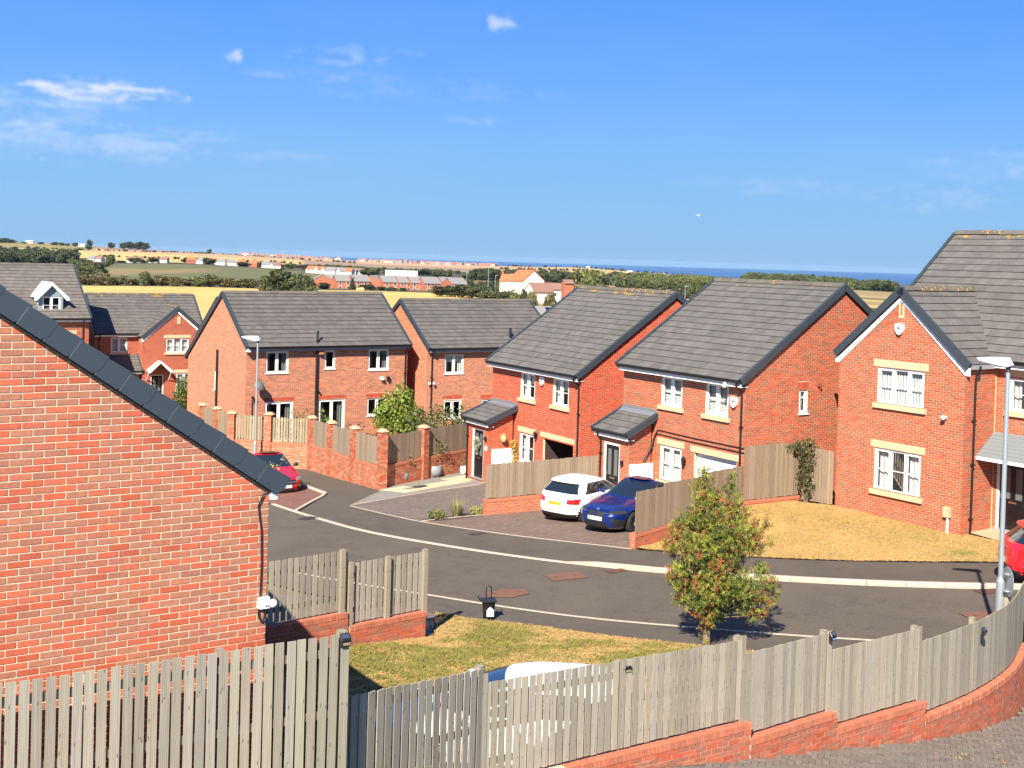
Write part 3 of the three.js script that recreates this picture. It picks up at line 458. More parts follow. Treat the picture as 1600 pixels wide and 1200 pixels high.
// near house on the left: its brick gable is close enough to lay brick by brick
{
  const h = thing('brick_house', 'near red brick gable wall with slate-grey verge caps, large at the left', 'house', W(-2.7067, -7.75, 13.9587), .58276);
  const sl = .69, poly = [[-8, -.5], [0, -.5], [0, 5.06], [-4.2, 5.06 + 4.2 * sl], [-8, 5.06 + .4 * sl]];
  const s = new THREE.Shape(poly.map(([u, v]) => new THREE.Vector2(u, v))), g = new THREE.ExtrudeGeometry(s, { depth: .1, bevelEnabled: false }); g.translate(0, 0, -.1075);
  const w = add(g, 'wall', std([.76, .56, .37], .95, { bumpMap: fineNoise, bumpScale: .005 }), h);
  const all = []; brickRows(poly, [], (a, b, c, d) => { if (d > 1.2 && a > -4.6) all.push([a, b, c, d]); });
  const vis = all.filter(([a, b, c, d]) => c > 3.25 - a * .02).sort((p, q) => p[0] - q[0]), chosen = new Set(vis.filter(([a, b]) => b - a > .2 && a > -3.7).slice(0, 300));
  const variants = [];
  for (let i = 0; i < 28; i++) { const b = new GB(), c = brickCol(PAL.near), e = .0035, x = .1075, y = .0325; b.quad([-x + e, -y + e, 0], [x - e, -y + e, 0], [x - e, y - e, 0], [-x + e, y - e, 0], c); for (const [p, q] of [[[-x, -y], [x, -y]], [[x, -y], [x, y]], [[x, y], [-x, y]], [[-x, y], [-x, -y]]]) { const k = (v) => [v[0] - Math.sign(v[0]) * e, v[1] - Math.sign(v[1]) * e]; b.quad([...p, -e], [...q, -e], [...k(q), 0], [...k(p), 0], c); b.quad([...p, -.014], [...q, -.014], [...q, -e], [...p, -e], c); } const ge = b.geo(), uv = ge.attributes.uv, ou = R(), ov = R(); for (let j = 0; j < uv.count; j++) uv.setXY(j, uv.getX(j) + ou, uv.getY(j) + ov); variants.push(ge); }
  const rest = [];
  for (const q of all) {
    const [a, b, c, d] = q;
    if (chosen.has(q)) { const m = add(pick(variants), 'brick', brickMat, w); m.position.set((a + b) / 2, (c + d) / 2, rr(-.0015, .0015)); m.scale.x = (b - a) / .215; m.scale.y = (d - c) / .065; m.rotation.z = rr(-.004, .004); }
    else rest.push(pick(variants).clone().applyMatrix4(new THREE.Matrix4().compose(V3((a + b) / 2, (c + d) / 2, rr(-.0015, .0015)), new THREE.Quaternion().setFromAxisAngle(V3(0, 0, 1), rr(-.004, .004)), V3((b - a) / .215, (d - c) / .065, 1))));
  }
  add(mergeGeometries(rest), 'brickwork', brickMat, w).userData.kind = 'stuff';
  wall(h, 'side_wall', { poly: [[0, -.5], [9, -.5], [9, 5.06], [0, 5.06]], x: 0, rot: PI2, pal: PAL.near, depth: .08 });
  wall(h, 'back_wall', { poly: [[0, -.5], [8, -.5], [8, 5.3], [4.2, 7.9], [0, 5.06]], x: 0, z: -9, rot: Math.PI, pal: [], mort: plainBrick });
  const a = Math.atan(sl), m = add(new THREE.BufferGeometry(), 'roof', deckMat, h), S = Math.hypot(4.32, 4.32 * sl);
  m.geometry = merge([slope(m, [.13, 5.09, .06], 'r', a, 9.2, S, {}).geo(), slope(m, [-8.5, 5.12, -9.14], 'l', a, 9.2, S, { far: true }).geo()]);
  // interlocking verge caps, each lapping the one below
  const sh = new THREE.Shape([[0, -.145], [.285, -.145], [.335, -.075], [.335, .08], [0, .06]].map(([p, q]) => new THREE.Vector2(p, q)));
  const vg = new THREE.ExtrudeGeometry(sh, { depth: .13, bevelEnabled: true, bevelSize: .008, bevelThickness: .008, bevelSegments: 2 });
  for (let k = 0; k < 16; k++) { // from the eave up
    const t = k * .316, c = add(vg, 'verge_cap', verge, m); c.position.set(.155 - t * Math.cos(a) - .31 * Math.cos(a), 5.09 + t * Math.sin(a) + .31 * Math.sin(a), -.045 + (k % 2 ? .0 : .003)); c.rotation.z = -a;
  }
  add(boxGeo(.08, .17, .26, .045, 4.995, -.08), 'eaves_box', white, h);
  add(boxGeo(.03, .16, 8.8, .10, 5.0, -4.6), 'fascia', white, h);
  add(tube([[-.0, 5.03, .03], [-.07, 4.98, .02], [-.13, 4.845, .015], [-.085, 4.55, .013], [-.074, 4.18, .013], [-.08, 3.8, .013], [-.10, 3.6, .018], [-.06, 3.5, .02], [-.02, 3.58, .02], [-.03, 3.7, .03]], .009, 8, 6), 'cable', blackPipe, h);
  { const c = add(new THREE.BoxGeometry(.12, .125, .07), 'security_camera', whiteMatte, h); c.position.set(-.045, 3.735, .037); add(merge([new THREE.SphereGeometry(.05, 16, 12).translate(.1, -.015, .03), new THREE.CylinderGeometry(.035, .035, .1, 12).rotateZ(PI2).translate(.05, -.01, .02)]), 'camera_ball', white, c); }
}
// ---------- ground, street, sea ----------
const HX = (x) => 402.2 + .0288 * (x - 800);
// the lie of the land: drop below eye level (in 1/1914 of the distance) along a few bearings
const RINGS = [62, 75, 110, 150, 250, 400, 600, 1000, 1400, 1900, 2400, 3200, 4000];
const LAND = [[-1.2, 355, 295, 217, 166, 103, 65, 56, 30, 20, 9, -1, 4, 8], [-.366, 355, 295, 217, 166, 103, 65, 56, 30, 20, 9, -1, 4, 8], [-.261, 340, 290, 215, 165, 103, 60, 52, 26, 19, 11, 6, 7, 10], [-.183, 330, 285, 212, 165, 103, 60, 50, 30, 22, 14, 10.5, 10, 11], [-.125, 322, 281, 210, 165, 103, 58, 47, 33, 25, 18, 14, 12.5, 13], [-.052, 312, 276, 208, 164, 103, 58, 47, 34, 26, 20, 16, 14, 14], [.052, 300, 270, 205, 162, 105, 65, 47, 35, 27, 20, 15, 13, 13.5], [.146, 290, 262, 202, 160, 105, 68, 50, 36, 29, 25, 23, 22, 22], [.235, 282, 256, 200, 158, 105, 70, 52, 38, 28, 25, 24, 23, 23], [.313, 276, 252, 198, 156, 105, 72, 55, 42, 33, 30, 28, 27, 26], [1.2, 270, 250, 196, 155, 104, 72, 55, 42, 33, 30, 28, 27, 26]];
function landY(X, D) { // height relative to the eye
  const near = GY(Math.max(-22, Math.min(22, X)), Math.max(6, D)) - .07;
  if (D <= 27.5) return near - 1.7;
  if (D <= 62) return near;
  const t = X / D, row = lut(LAND, t), ys = row.map((d, i) => [RINGS[i], -d * RINGS[i] / 1914.4]);
  let y = lut(ys, D)[0];
  if (D > 4000) y = lerp(y, -110, sst(4000, 4700, D));
  y += (fbm(X * .004 + 9, D * .004, 3) - .5) * Math.min(8, D * .0035) * sst(120, 400, D);
  return lerp(near, y, sst(62, 84, D));
}
const grassTex = (seed, a, b, c, sz = 1024) => tex(sz, sz, (u, v) => { const n = tfbm(u, v, 6, 4, seed), m = tfbm(u, v, 40, 3, seed + 3), s = tfbm(u, v, 190, 2, seed + 5); const k = sst(.42, .62, n + .35 * (m - .5)); const q = mix3(mix3(a, b, k), c, sst(.6, .75, m) * .6); return q.map((x) => x * (.62 + .75 * s)); }, { srgb: true });
const wheat = [.60, .41, .13], wheat2 = [.47, .30, .12], stubble = [.52, .30, .15], pasture = [.125, .125, .035], dry = [.30, .21, .07], scrub = [.06, .06, .02], brown = [.30, .20, .12];
function fieldColor(X, D) {
  const t = X / D, x = 800 + 1914 * t, w = fbm(X * .01, D * .01, 3) - .5, e = (k) => D + w * k;
  if (D < 95) return scrub.map((v, i) => v + .4 * dry[i]);
  if (D < 120) return dry;
  if (e(20) < 405 && x < 835) { const r = fbm(X * .25, D * .03, 3); return mix3([.68, .45, .13], [.58, .37, .10], r); }
  if (x >= 780 && D < 900) { const b = Math.floor(e(60) / 85 + (X > 60 ? .4 : 0)); return [dry, [.44, .31, .10], pasture, [.40, .27, .10], dry, scrub, [.46, .33, .12]][((b % 7) + 7) % 7]; }
  if (D < 440) return scrub;
  if (x < 150) return D < 1330 ? scrub : D < 1980 + w * 200 ? wheat : mix3([.22, .19, .05], [.30, .23, .07], fbm(X * .01, D * .01));
  if (x < 470) { if (e(60) < 990) return mix3(pasture, [.24, .17, .06], sst(.45, .62, fbm(X * .012, D * .004 + 3, 3))); if (e(80) < 1120) return scrub; const s = e(150); return s < 1500 ? (x > 330 ? stubble : wheat) : s < 1850 ? wheat : s < 2150 ? stubble : brown; }
  if (x < 780) { if (D < 900) return mix3(dry, scrub, .5); const s = e(200); return s < 1500 ? scrub : s < 2100 ? brown : s < 2700 ? stubble : brown; }
  { const s = e(160) + (x - 780) * .8; if (x > 1060) return D < 1200 ? dry : scrub; return s < 1150 ? scrub : s < 1400 ? dry : s < 2000 ? stubble : s < 2600 ? wheat2 : s < 3100 ? wheat : wheat2; }
}
{
  const ds = [4]; while (ds[ds.length - 1] < 4800) { const d = ds[ds.length - 1]; ds.push(d + Math.max(2, d * .018)); }
  const cols = []; for (let a = -1.25; a <= 1.2501; a += Math.abs(a) > .55 ? .035 : .0055) cols.push(a);
  const p = [], c = [], u = [], ix = [];
  for (const D of ds) for (const a of cols) { const X = a * D; const y = landY(X, D); const w = W(X, y, D); p.push(w.x, w.y, w.z); const k = fieldColor(X, D), n = .84 + .32 * fbm(X * .07, D * .07, 3); c.push(k[0] * n, k[1] * n, k[2] * n); u.push(X / 3, D / 3); }
  const nc = cols.length; for (let i = 0; i < ds.length - 1; i++) for (let j = 0; j < nc - 1; j++) { const q = i * nc + j; ix.push(q, q + 1, q + nc, q + 1, q + nc + 1, q + nc); }
  const g = new THREE.BufferGeometry(); g.setAttribute('position', new THREE.Float32BufferAttribute(p, 3)); g.setAttribute('color', new THREE.Float32BufferAttribute(c, 3)); g.setAttribute('uv', new THREE.Float32BufferAttribute(u, 2)); g.setIndex(ix); g.computeVertexNormals();
  structure(add(g, 'ground', new THREE.MeshStandardMaterial({ vertexColors: true, roughness: 1, map: tex(256, 256, (a, b) => .7 + .3 * tfbm(a, b, 24, 3, 6)) })));
  const sea = new THREE.PlaneGeometry(70000, 22000).rotateX(-PI2); sea.translate(0, -84, -11500 - 1500);
  structure(add(sea, 'sea', new THREE.MeshPhysicalMaterial({ color: lin([.012, .075, .20]), roughness: .45, bumpMap: tex(256, 256, (a, b) => tfbm(a, b, 20, 3, 2), { repeat: [900, 300] }), bumpScale: .3 })));
}
// flat sheets laid on the slope, given by (X, D) outlines
function sheet(name, pts, lift, mat, { step = 1.2, yf = (X, D) => GY(X, D), kind = 'structure' } = {}) {
  const s = new THREE.Shape(pts.map(([x, d]) => new THREE.Vector2(x, d))), tri = THREE.ShapeUtils.triangulateShape(s.getPoints(), []);
  let T = tri.map((t) => t.map((i) => [...pts[i]]));
  for (let k = 0; k < 7; k++) { const o = []; let any = false; for (const [a, b, c] of T) { const L = [[a, b, c], [b, c, a], [c, a, b]].map((q) => [Math.hypot(q[0][0] - q[1][0], q[0][1] - q[1][1]), q]).sort((m, n) => n[0] - m[0])[0]; if (L[0] > step) { any = true; const [p, q, r] = L[1], m = [(p[0] + q[0]) / 2, (p[1] + q[1]) / 2]; o.push([p, m, r], [m, q, r]); } else o.push([a, b, c]); } T = o; if (!any) break; }
  const P = [], U = []; for (const t of T) { const ar = (t[1][0] - t[0][0]) * (t[2][1] - t[0][1]) - (t[2][0] - t[0][0]) * (t[1][1] - t[0][1]); for (const [x, d] of ar > 0 ? t : [t[0], t[2], t[1]]) { const w = W(x, yf(x, d) + lift, d); P.push(w.x, w.y, w.z); U.push(x, d); } }
  const g = new THREE.BufferGeometry(); g.setAttribute('position', new THREE.Float32BufferAttribute(P, 3)); g.setAttribute('uv', new THREE.Float32BufferAttribute(U, 2)); g.computeVertexNormals();
  const m = add(g, name, mat); if (kind) m.userData.kind = kind; return m;
}
const smooth = (pts, n = 6) => new THREE.CatmullRomCurve3(pts.map(([x, d]) => V3(x, 0, d)), false, 'centripetal').getPoints((pts.length - 1) * n).map((p) => [p.x, p.z]);
const offsetLine = (pts, k) => pts.map((p, i) => { const a = pts[Math.max(0, i - 1)], b = pts[Math.min(pts.length - 1, i + 1)], dx = b[0] - a[0], dd = b[1] - a[1], l = Math.hypot(dx, dd); return [p[0] - dd / l * k, p[1] + dx / l * k]; });
const asphaltMat = (s, c, k) => new THREE.MeshStandardMaterial({ color: lin([1, 1, 1]), roughness: .93, map: tex(1024, 1024, (u, v) => { const n = tfbm(u, v, 5, 4, s), m = tfbm(u, v, 170, 2, s + 2), st = tfbm(u, v, 14, 3, s + 9); const q = .80 + .3 * (n - .45) + k * (m - .5) - .10 * sst(.62, .7, st); return c.map((x) => x * q); }, { srgb: true, repeat: [.22, .22] }), bumpMap: tex(256, 256, (u, v) => tfbm(u, v, 90, 2, s), { repeat: [1.4, 1.4] }), bumpScale: .006 });
const roadMat = asphaltMat(11, [.118, .092, .064], .45), paveMat = asphaltMat(15, [.106, .083, .058], .4);
const KERB = smooth([[-8.89, 46.32], [-7.56, 44.12], [-6.11, 41.9], [-5.16, 40.5], [-4.06, 39.12], [-2.42, 37.4], [-.42, 35.5], [1.16, 34.18], [2.5, 33.2], [4.12, 32.15], [6.56, 30.95], [8.15, 30.3], [9.59, 29.8], [12.11, 29.18], [16, 28.5], [22, 27.9]]);
const NEAR = smooth([[-16, 45], [-11, 39.5], [-7, 34.8], [-4.2, 32.2], [-1.74, 30.25], [-.08, 28.95], [1.39, 27.92], [2.6, 27.22], [3.95, 26.58], [4.63, 26.26], [6.62, 25.41], [7.88, 24.98], [9.2, 24.6], [12, 26.6], [20, 24.5]]);
const FARP = smooth([[-5.75, 45.27], [-4.23, 43.1], [-2.79, 41.25], [-1.01, 39.45], [.53, 38.0], [2.87, 36.15], [3.78, 35.4], [6.48, 33.95], [8.7, 33.08], [12.98, 32.16], [22, 31]]);
const GRASSE = smooth([[-1.56, 28.34], [-.43, 27.5], [.11, 27.2], [.81, 26.8], [1.33, 26.42], [2.38, 25.78], [3.06, 25.38], [3.85, 24.97], [5.4, 24.2], [8, 23.1]]);
sheet('road', [...KERB, ...[...NEAR].reverse()], .004, roadMat);
sheet('pavement', [[-7.5, 44.15], [-7.06, 48.5], [-5.04, 48.57], ...FARP, ...[...KERB].reverse().filter((p) => p[0] > -7.35)], .010, paveMat);
sheet('pavement', [[-7.06, 48.5], [-8.42, 51.15], [-14, 61], [-13, 62], [-10.3, 58.2], [-9.2, 56.7], [-7.84, 54.1], [-5.16, 49.3], [-5.04, 48.57]], .006, paveMat);
sheet('pavement', [...NEAR.filter((p) => p[0] > -8.5 && p[0] < 9.25), [11.2, 26.9], [10.6, 25.5], [9.25, 23.75], ...[...GRASSE].reverse().filter((p) => p[0] < 7.9), [-5, 31], [-8.3, 34.6]], .008, paveMat);
const paverTex = (s, c, kx) => { const N = 512; return tex(N, N, (u, v) => { const row = Math.floor(v * 20), o = row & 1 ? .5 : 0, bx = u * 10 + o, by = v * 20, fx = bx - Math.floor(bx), fy = by - row; const h = hash(Math.floor(bx) % 10 + s, row + s * 3), gap = fx < .04 || fy < .08 ? .55 : 1, n = tfbm(u, v, 50, 2, s); return c.map((x, i) => x * gap * (.78 + .36 * h) * (.8 + .4 * n) * (i === 0 && h > .6 ? 1.05 : 1)); }, { srgb: true, repeat: [.5, .5] }); };
const driveMat = new THREE.MeshStandardMaterial({ map: paverTex(3, [.17, .115, .085]), roughness: .92 }), driveMat2 = new THREE.MeshStandardMaterial({ map: paverTex(9, [.155, .12, .095]), roughness: .92 });
driveMat.map.rotation = .62; driveMat2.map.rotation = .9;
sheet('driveway', [[-2.79, 41.25], [-1.01, 39.45], [.53, 38.0], [2.87, 36.15], [3.7, 35.45], [7.6, 40.6], [7.4, 41.5], [3.9, 45.6], [.5, 43.9], [-.72, 42.25]], .014, driveMat);
sheet('driveway', [[-5.75, 45.27], [-4.23, 43.1], [-2.9, 41.4], [-.75, 42.3], [2.6, 46], [2.9, 46.6], [-.4, 51.9], [-.89, 50.29], [-2.81, 48.57], [-5.67, 46.03]], .014, driveMat2);
sheet('parking_bay', [[-8.42, 51.09], [-7.12, 48.54], [-7.56, 44.12], [-8.89, 46.32], [-10.5, 49], [-10.2, 51.2]], .012, new THREE.MeshStandardMaterial({ map: paverTex(5, [.20, .085, .06]), roughness: .92 }));
sheet('paved_path', [[-2.9, 29.5], [-1.56, 28.34], [-1.5, 26.5], [-4, 25.2], [-7, 28], [-6, 31.2]], .012, driveMat2);
const gravelMat = new THREE.MeshStandardMaterial({ map: tex(512, 512, (u, v) => { const n = tfbm(u, v, 60, 2, 4), m = tfbm(u, v, 120, 2, 8); const k = .08 + .26 * Math.pow(n, 1.6) + .1 * m; return [k, k * .93, k * .80]; }, { srgb: true, repeat: [.6, .6] }), roughness: 1, bumpMap: fineNoise, bumpScale: .02 });
sheet('gravel', [[-5.16, 49.7], [-5.04, 48.57], [-5.75, 45.27], [-2.81, 48.57], [-.89, 50.29], [-.6, 52.4], [-1.4, 54.4], [-1.9, 54.6]], .018, gravelMat);
{ // cream paving slabs to the porch, each its own piece
  const p = thing('slab_path', 'cream stone slab path leading to the wreathed porch door', 'path', W(0, 0, 0)); const v = std([.56, .45, .27], .9, { bumpMap: fineNoise, bumpScale: .003 }), v2 = std([.50, .40, .25], .9, { bumpMap: fineNoise, bumpScale: .003 });
  const o = [-4.3, 48.55], ux = [.66, .75], vx = [-.75, .66], S = .62;
  for (let i = 0; i < 9; i++) for (let j = 0; j < (i < 2 ? 3 : i < 6 ? 2 : 3); j++) { if (i === 1 && j === 1) continue; const b = new GB(), q = (a, c) => { const X = o[0] + ux[0] * a * S + vx[0] * (c - 1) * S * .8 + (i > 5 ? -.2 : 0), D = o[1] + ux[1] * a * S + vx[1] * (c - 1) * S * .8; return [X, GY(X, D) + .034, -D]; }; const g = .012; const A = q(i + g, j + g), B = q(i + 1 - g, j + g), C = q(i + 1 - g, j + 1 - g), E = q(i + g, j + 1 - g); b.quad(A, B, C, E); for (const [m, n] of [[A, B], [B, C], [C, E], [E, A]]) b.quad([m[0], m[1] - .03, m[2]], [n[0], n[1] - .03, n[2]], n, m); b.build('slab', R() < .5 ? v : v2, p); }
  const d = add(boxGeo(.62, .03, .5), 'drain_cover', std([.045, .04, .036], .6), p); d.position.set(-3.42, GY(-3.42, 49.7) + .03, -49.7); d.rotation.y = .7;
}
// kerbstones and pale edging, stone by stone
function kerbRun(name, label, line, { w = .13, h = .1, len = .915, lift = 0, mat, off = 0, up = .0, hs }) {
  const o = thing(name, label, 'kerb', V3(0, 0, 0)), L = offsetLine(line, off); let acc = 0, a = L[0];
  const cum = [0]; for (let i = 1; i < L.length; i++) cum.push(cum[i - 1] + Math.hypot(L[i][0] - L[i - 1][0], L[i][1] - L[i - 1][1]));
  const at = (s) => { let i = 1; while (i < cum.length - 1 && cum[i] < s) i++; const t = (s - cum[i - 1]) / (cum[i] - cum[i - 1]); return [lerp(L[i - 1][0], L[i][0], t), lerp(L[i - 1][1], L[i][1], t)]; };
  const T = cum[cum.length - 1];
  for (let s = 0; s < T - .1; s += len) {
    const e = Math.min(T, s + len - .008), p = at(s), q = at(e), hh = (X) => hs ? hs(X) : h, b = new GB();
    const dx = q[0] - p[0], dd = q[1] - p[1], l = Math.hypot(dx, dd), n = [-dd / l * w / 2, dx / l * w / 2], c = [rr(.92, 1.05), rr(.92, 1.03), rr(.9, 1.02)];
    const P = (z, k, y) => { const X = z[0] + n[0] * k, D = z[1] + n[1] * k; return [X, GY(X, D) + y + 10, -D]; };
    const h0 = hh(p[0]), h1 = hh(q[0]), f = -1, k = 1, ch = .02;
    b.quad(P(p, f, 0), P(q, f, 0), P(q, f, h1 - ch), P(p, f, h0 - ch), c); b.quad(P(p, f, h0 - ch), P(q, f, h1 - ch), P(q, f + .25, h1), P(p, f + .25, h0), c); b.quad(P(p, f + .25, h0), P(q, f + .25, h1), P(q, k, h1), P(p, k, h0), c); b.quad(P(q, k, 0), P(p, k, 0), P(p, k, h0), P(q, k, h1), c);
    b.quad(P(p, k, 0), P(p, f, 0), P(p, f, h0 - ch), P(p, k, h0), c); b.quad(P(q, f, 0), P(q, k, 0), P(q, k, h1), P(q, f, h1 - ch), c);
    b.build('kerbstone', mat, o);
  }
  return o;
}
const kerbMat = new THREE.MeshStandardMaterial({ vertexColors: true, color: lin([.50, .42, .32]), roughness: .9, map: tex(256, 256, (u, v) => .78 + .3 * tfbm(u, v, 20, 3, 5)), bumpMap: fineNoise, bumpScale: .003 });
kerbRun('kerb', 'pale concrete kerb along the far side of the road, dropped at the driveways', KERB, { mat: kerbMat, off: .06, w: .16, hs: (X) => .022 + .10 * sst(1.7, 2.7, X) });
kerbRun('kerb', 'thin flush pale edging along the near side of the road', NEAR.filter((p) => p[0] > -6 && p[0] < 8.4), { mat: kerbMat, w: .09, h: .016 });
const edgeMat = new THREE.MeshStandardMaterial({ vertexColors: true, color: lin([.36, .29, .22]), roughness: .95, bumpMap: fineNoise, bumpScale: .003 });
kerbRun('kerb', 'thin pale edging between far pavement and the block driveways', FARP.filter((p) => p[0] < 4), { mat: edgeMat, w: .06, h: .024 });
kerbRun('kerb', 'thin pale edging between gravel strip and block driveway', smooth([[-5.7, 45.5], [-2.81, 48.57], [-.89, 50.29], [-.6, 51.6]]), { mat: edgeMat, w: .06, h: .035 });
kerbRun('kerb', 'narrow edging along the straw-coloured verge beside the near pavement', GRASSE, { mat: edgeMat, w: .05, h: .022 });
kerbRun('kerb', 'pale kerb around the corner of the red parking bay', [[-9.6, 53.6], [-8.42, 51.09], [-7.3, 48.85], [-7.1, 48.5], [-7.15, 48.1], [-7.45, 45.9], [-7.62, 44.3]], { mat: kerbMat, w: .15, hs: (X) => X < -7.05 ? .07 : .09 });
kerbRun('kerb', 'pale strip along the tarmac tip beside the gravel corner', smooth([[-5.04, 48.57], [-5.4, 47.1], [-5.75, 45.27]]), { mat: edgeMat, w: .06, h: .03 });
kerbRun('kerb', 'pale edging between the two block driveways beside planting bed', smooth([[-2.85, 41.35], [-1.7, 41.95], [-.72, 42.3]]), { mat: edgeMat, w: .06, h: .04 });
// covers in the road
const rust = new THREE.MeshStandardMaterial({ map: tex(128, 128, (u, v) => { const n = tfbm(u, v, 20, 3, 3), g = Math.sin(u * 80) * Math.sin(v * 80) > .5 ? .8 : 1; return [.17 * g * (.7 + .6 * n), .075 * g * (.7 + .6 * n), .04 * g]; }, { srgb: true }), roughness: .85 });
function cover(label, X, D, w, d, turn, mat = rust, hex = false) { const o = thing('manhole_cover', label, 'manhole cover', groundAt(X, D).add(V3(0, .009, 0)), turn); const g = hex ? new THREE.CylinderGeometry(w / 2, w / 2, .01, 6).scale(1, 1, d / w) : new THREE.BoxGeometry(w, .01, d); const m = add(g, 'lid', mat, o); for (const s of [-1, 1]) add(boxGeo(.05, .004, .05, s * w * .28, .008, 0), 'keyhole', blackPipe, o); o.position.y += .012; o.quaternion.copy(new THREE.Quaternion().setFromUnitVectors(V3(0, 1, 0), V3(-.0578, 1, -.0475).normalize()).multiply(new THREE.Quaternion().setFromAxisAngle(V3(0, 1, 0), turn))); return o; }
cover('rusty six-sided manhole cover in the road behind the black caddy', .11, 30.23, 1.15, .95, .2, rust, true);
cover('rusty rectangular manhole cover in the middle of the road, farther one', 1.62, 32.0, .95, .8, .35);
cover('dark drain cover in the far pavement beside the planting bed driveway', -.88, 38.64, .5, .35, .5, std([.05, .04, .032], .8));
cover('dark gully grate in the road beside the parking bay', -6.9, 42.7, .6, .5, .9, std([.04, .03, .025], .8));
cover('reddish cover in the road under the right lamp shadow', 10.6, 26.75, .9, .7, .2);
cover('brown gully grate against the kerb left of the young tree', 3.0, 32.5, .55, .35, .5, std([.12, .05, .03], .8));
cover('brown gully grate against the kerb in the lamp head shadow', 11.55, 29.0, .6, .4, .15, std([.10, .045, .03], .8));
// lawns
const lawnNearMat = new THREE.MeshStandardMaterial({ map: grassTex(31, [.36, .235, .075], [.175, .165, .03], [.42, .27, .09]), roughness: 1, bumpMap: fineNoise, bumpScale: .03 });
lawnNearMat.map.repeat.set(.16, .16);
const lawnFarMat = new THREE.MeshStandardMaterial({ map: grassTex(37, [.41, .255, .085], [.33, .215, .065], [.22, .18, .04]), roughness: 1, bumpMap: fineNoise, bumpScale: .03 });
lawnFarMat.map.repeat.set(.15, .15);
const LAWN1 = [[-1.45, 26.25], [-1.56, 28.34], ...GRASSE, [9.4, 23.6], [8.85, 23.05], [7.35, 21.75], [5.4, 20.35], [3.7, 19.1], [-.3, 16.7], [-1.95, 14.7], [-6, 15], [-7, 22], [-5.4, 22.9], [-3.13, 24.95]];
const y1 = (X, D) => GY(X, D) + .05 + .16 * sst(-1.2, -3.4, X) + .05 * (fbm(X * 1.3, D * 1.3, 3) - .5);
sheet('lawn', LAWN1, .0, lawnNearMat, { step: .45, yf: y1 });
const LAWN2 = [[3.85, 35.5], ...FARP.filter((p) => p[0] > 3.85 && p[0] < 14.6), [14.7, 36.0], [13.6, 36.6], [13.35, 36.0], [10.7, 39.8], [9.2, 40.4], [7.9, 40.4]];
const y2 = (X, D) => { const g = GY(X, D) + .03, t = sst(0, 1, (D - (39.6 - .52 * X)) / 3.4); return lerp(g, Math.max(g, -7.78 + .0 * X), t * sst(6.2, 9.5, X + (D - 36) * .4)) + .04 * (fbm(X, D, 3) - .5); };
sheet('lawn', LAWN2, .012, lawnFarMat, { step: .5, yf: y2 });
sheet('path', [[13.45, 36.4], [14.6, 38.2], [15.9, 37.4], [14.9, 35.4], [14.2, 34.9]], .05, std([.42, .32, .2], .9, { bumpMap: fineNoise, bumpScale: .004 }), { yf: (X, D) => -7.76 });
// near driveway below the fence
const DY = (X, D) => -7.65 - .145 * ((X - 3.6) * .85 + (D - 18.95) * .52);
const drvBase = std([.10, .085, .07], 1, { bumpMap: fineNoise, bumpScale: .01 });
sheet('driveway', [[-6, 8], [10, 12], [18, 20], [12, 26.5], [10.4, 24.4], [9.05, 22.85], [7.5, 21.45], [5.5, 20.05], [3.8, 18.8], [-.2, 16.5], [-2.1, 15.3]], -.03, drvBase, { yf: DY });
// grass blades, countless
function grassPatch(label, outline, yf, n, colF, hgt, seed) {
  R = mulberry(seed); const pts = outline.map(([x, d]) => new THREE.Vector2(x, d)); let bx0 = 1e9, bx1 = -1e9, bd0 = 1e9, bd1 = -1e9; for (const p of pts) { bx0 = Math.min(bx0, p.x); bx1 = Math.max(bx1, p.x); bd0 = Math.min(bd0, p.y); bd1 = Math.max(bd1, p.y); }
  const inside = (x, d) => { let c = false; for (let i = 0, j = pts.length - 1; i < pts.length; j = i++) if ((pts[i].y > d) !== (pts[j].y > d) && x < (pts[j].x - pts[i].x) * (d - pts[i].y) / (pts[j].y - pts[i].y) + pts[i].x) c = !c; return c; };
  const b = new GB(); for (let i = 0; i < 7; i++) { const a = rr(0, 6.28), r = rr(0, .05), w = .006, x = Math.cos(a) * r, z = Math.sin(a) * r, l = rr(.6, 1), t = rr(0, 6.28), e = rr(.1, .6); b.tri([x - w * Math.cos(t), 0, z - w * Math.sin(t)], [x + w * Math.cos(t), 0, z + w * Math.sin(t)], [x + e * Math.cos(t + 1.57) * .08, l * hgt, z + e * Math.sin(t + 1.57) * .08], [1, 1, 1]); }
  const g = b.geo(); g.deleteAttribute('color'); const m = new THREE.InstancedMesh(g, new THREE.MeshStandardMaterial({ roughness: .9, side: THREE.DoubleSide }), n), M = new THREE.Matrix4(), q = new THREE.Quaternion();
  let k = 0, guard = 0; while (k < n && guard++ < n * 8) { const x = rr(bx0, bx1), d = rr(bd0, bd1); if (!inside(x, d)) continue; const [c, s] = colF(x, d); if (s <= 0) continue; M.compose(W(x, yf(x, d), d), q.setFromAxisAngle(V3(0, 1, 0), rr(0, 6.28)), V3(1, s * rr(.6, 1.2), 1)); m.setMatrixAt(k, M); m.setColorAt(k, lin(c.map((v) => v * rr(.75, 1.25)))); k++; }
  m.count = k; m.name = numbered('grass'); m.castShadow = m.receiveShadow = true; tag(m, label, 'grass', null, 'stuff'); scene.add(m);
}
const greenish = (x, d, s) => sst(.40, .60, fbm(x * .55 + s, d * .8 + s, 4) + .25 * (fbm(x * 4, d * 4, 2) - .5));
grassPatch('short patchy green and straw grass of the near lawn behind the fence', LAWN1, y1, 60000, (x, d) => { const k = greenish(x, d, 3) * sst(.2, 1.4, (27.9 - .62 * x) - d + (x < -1 ? 1 : 0)) ; return [mix3([.42, .27, .095], [.19, .175, .035], k), k > .25 ? lerp(.7, 1.1, k) : .5]; }, .055, 91);
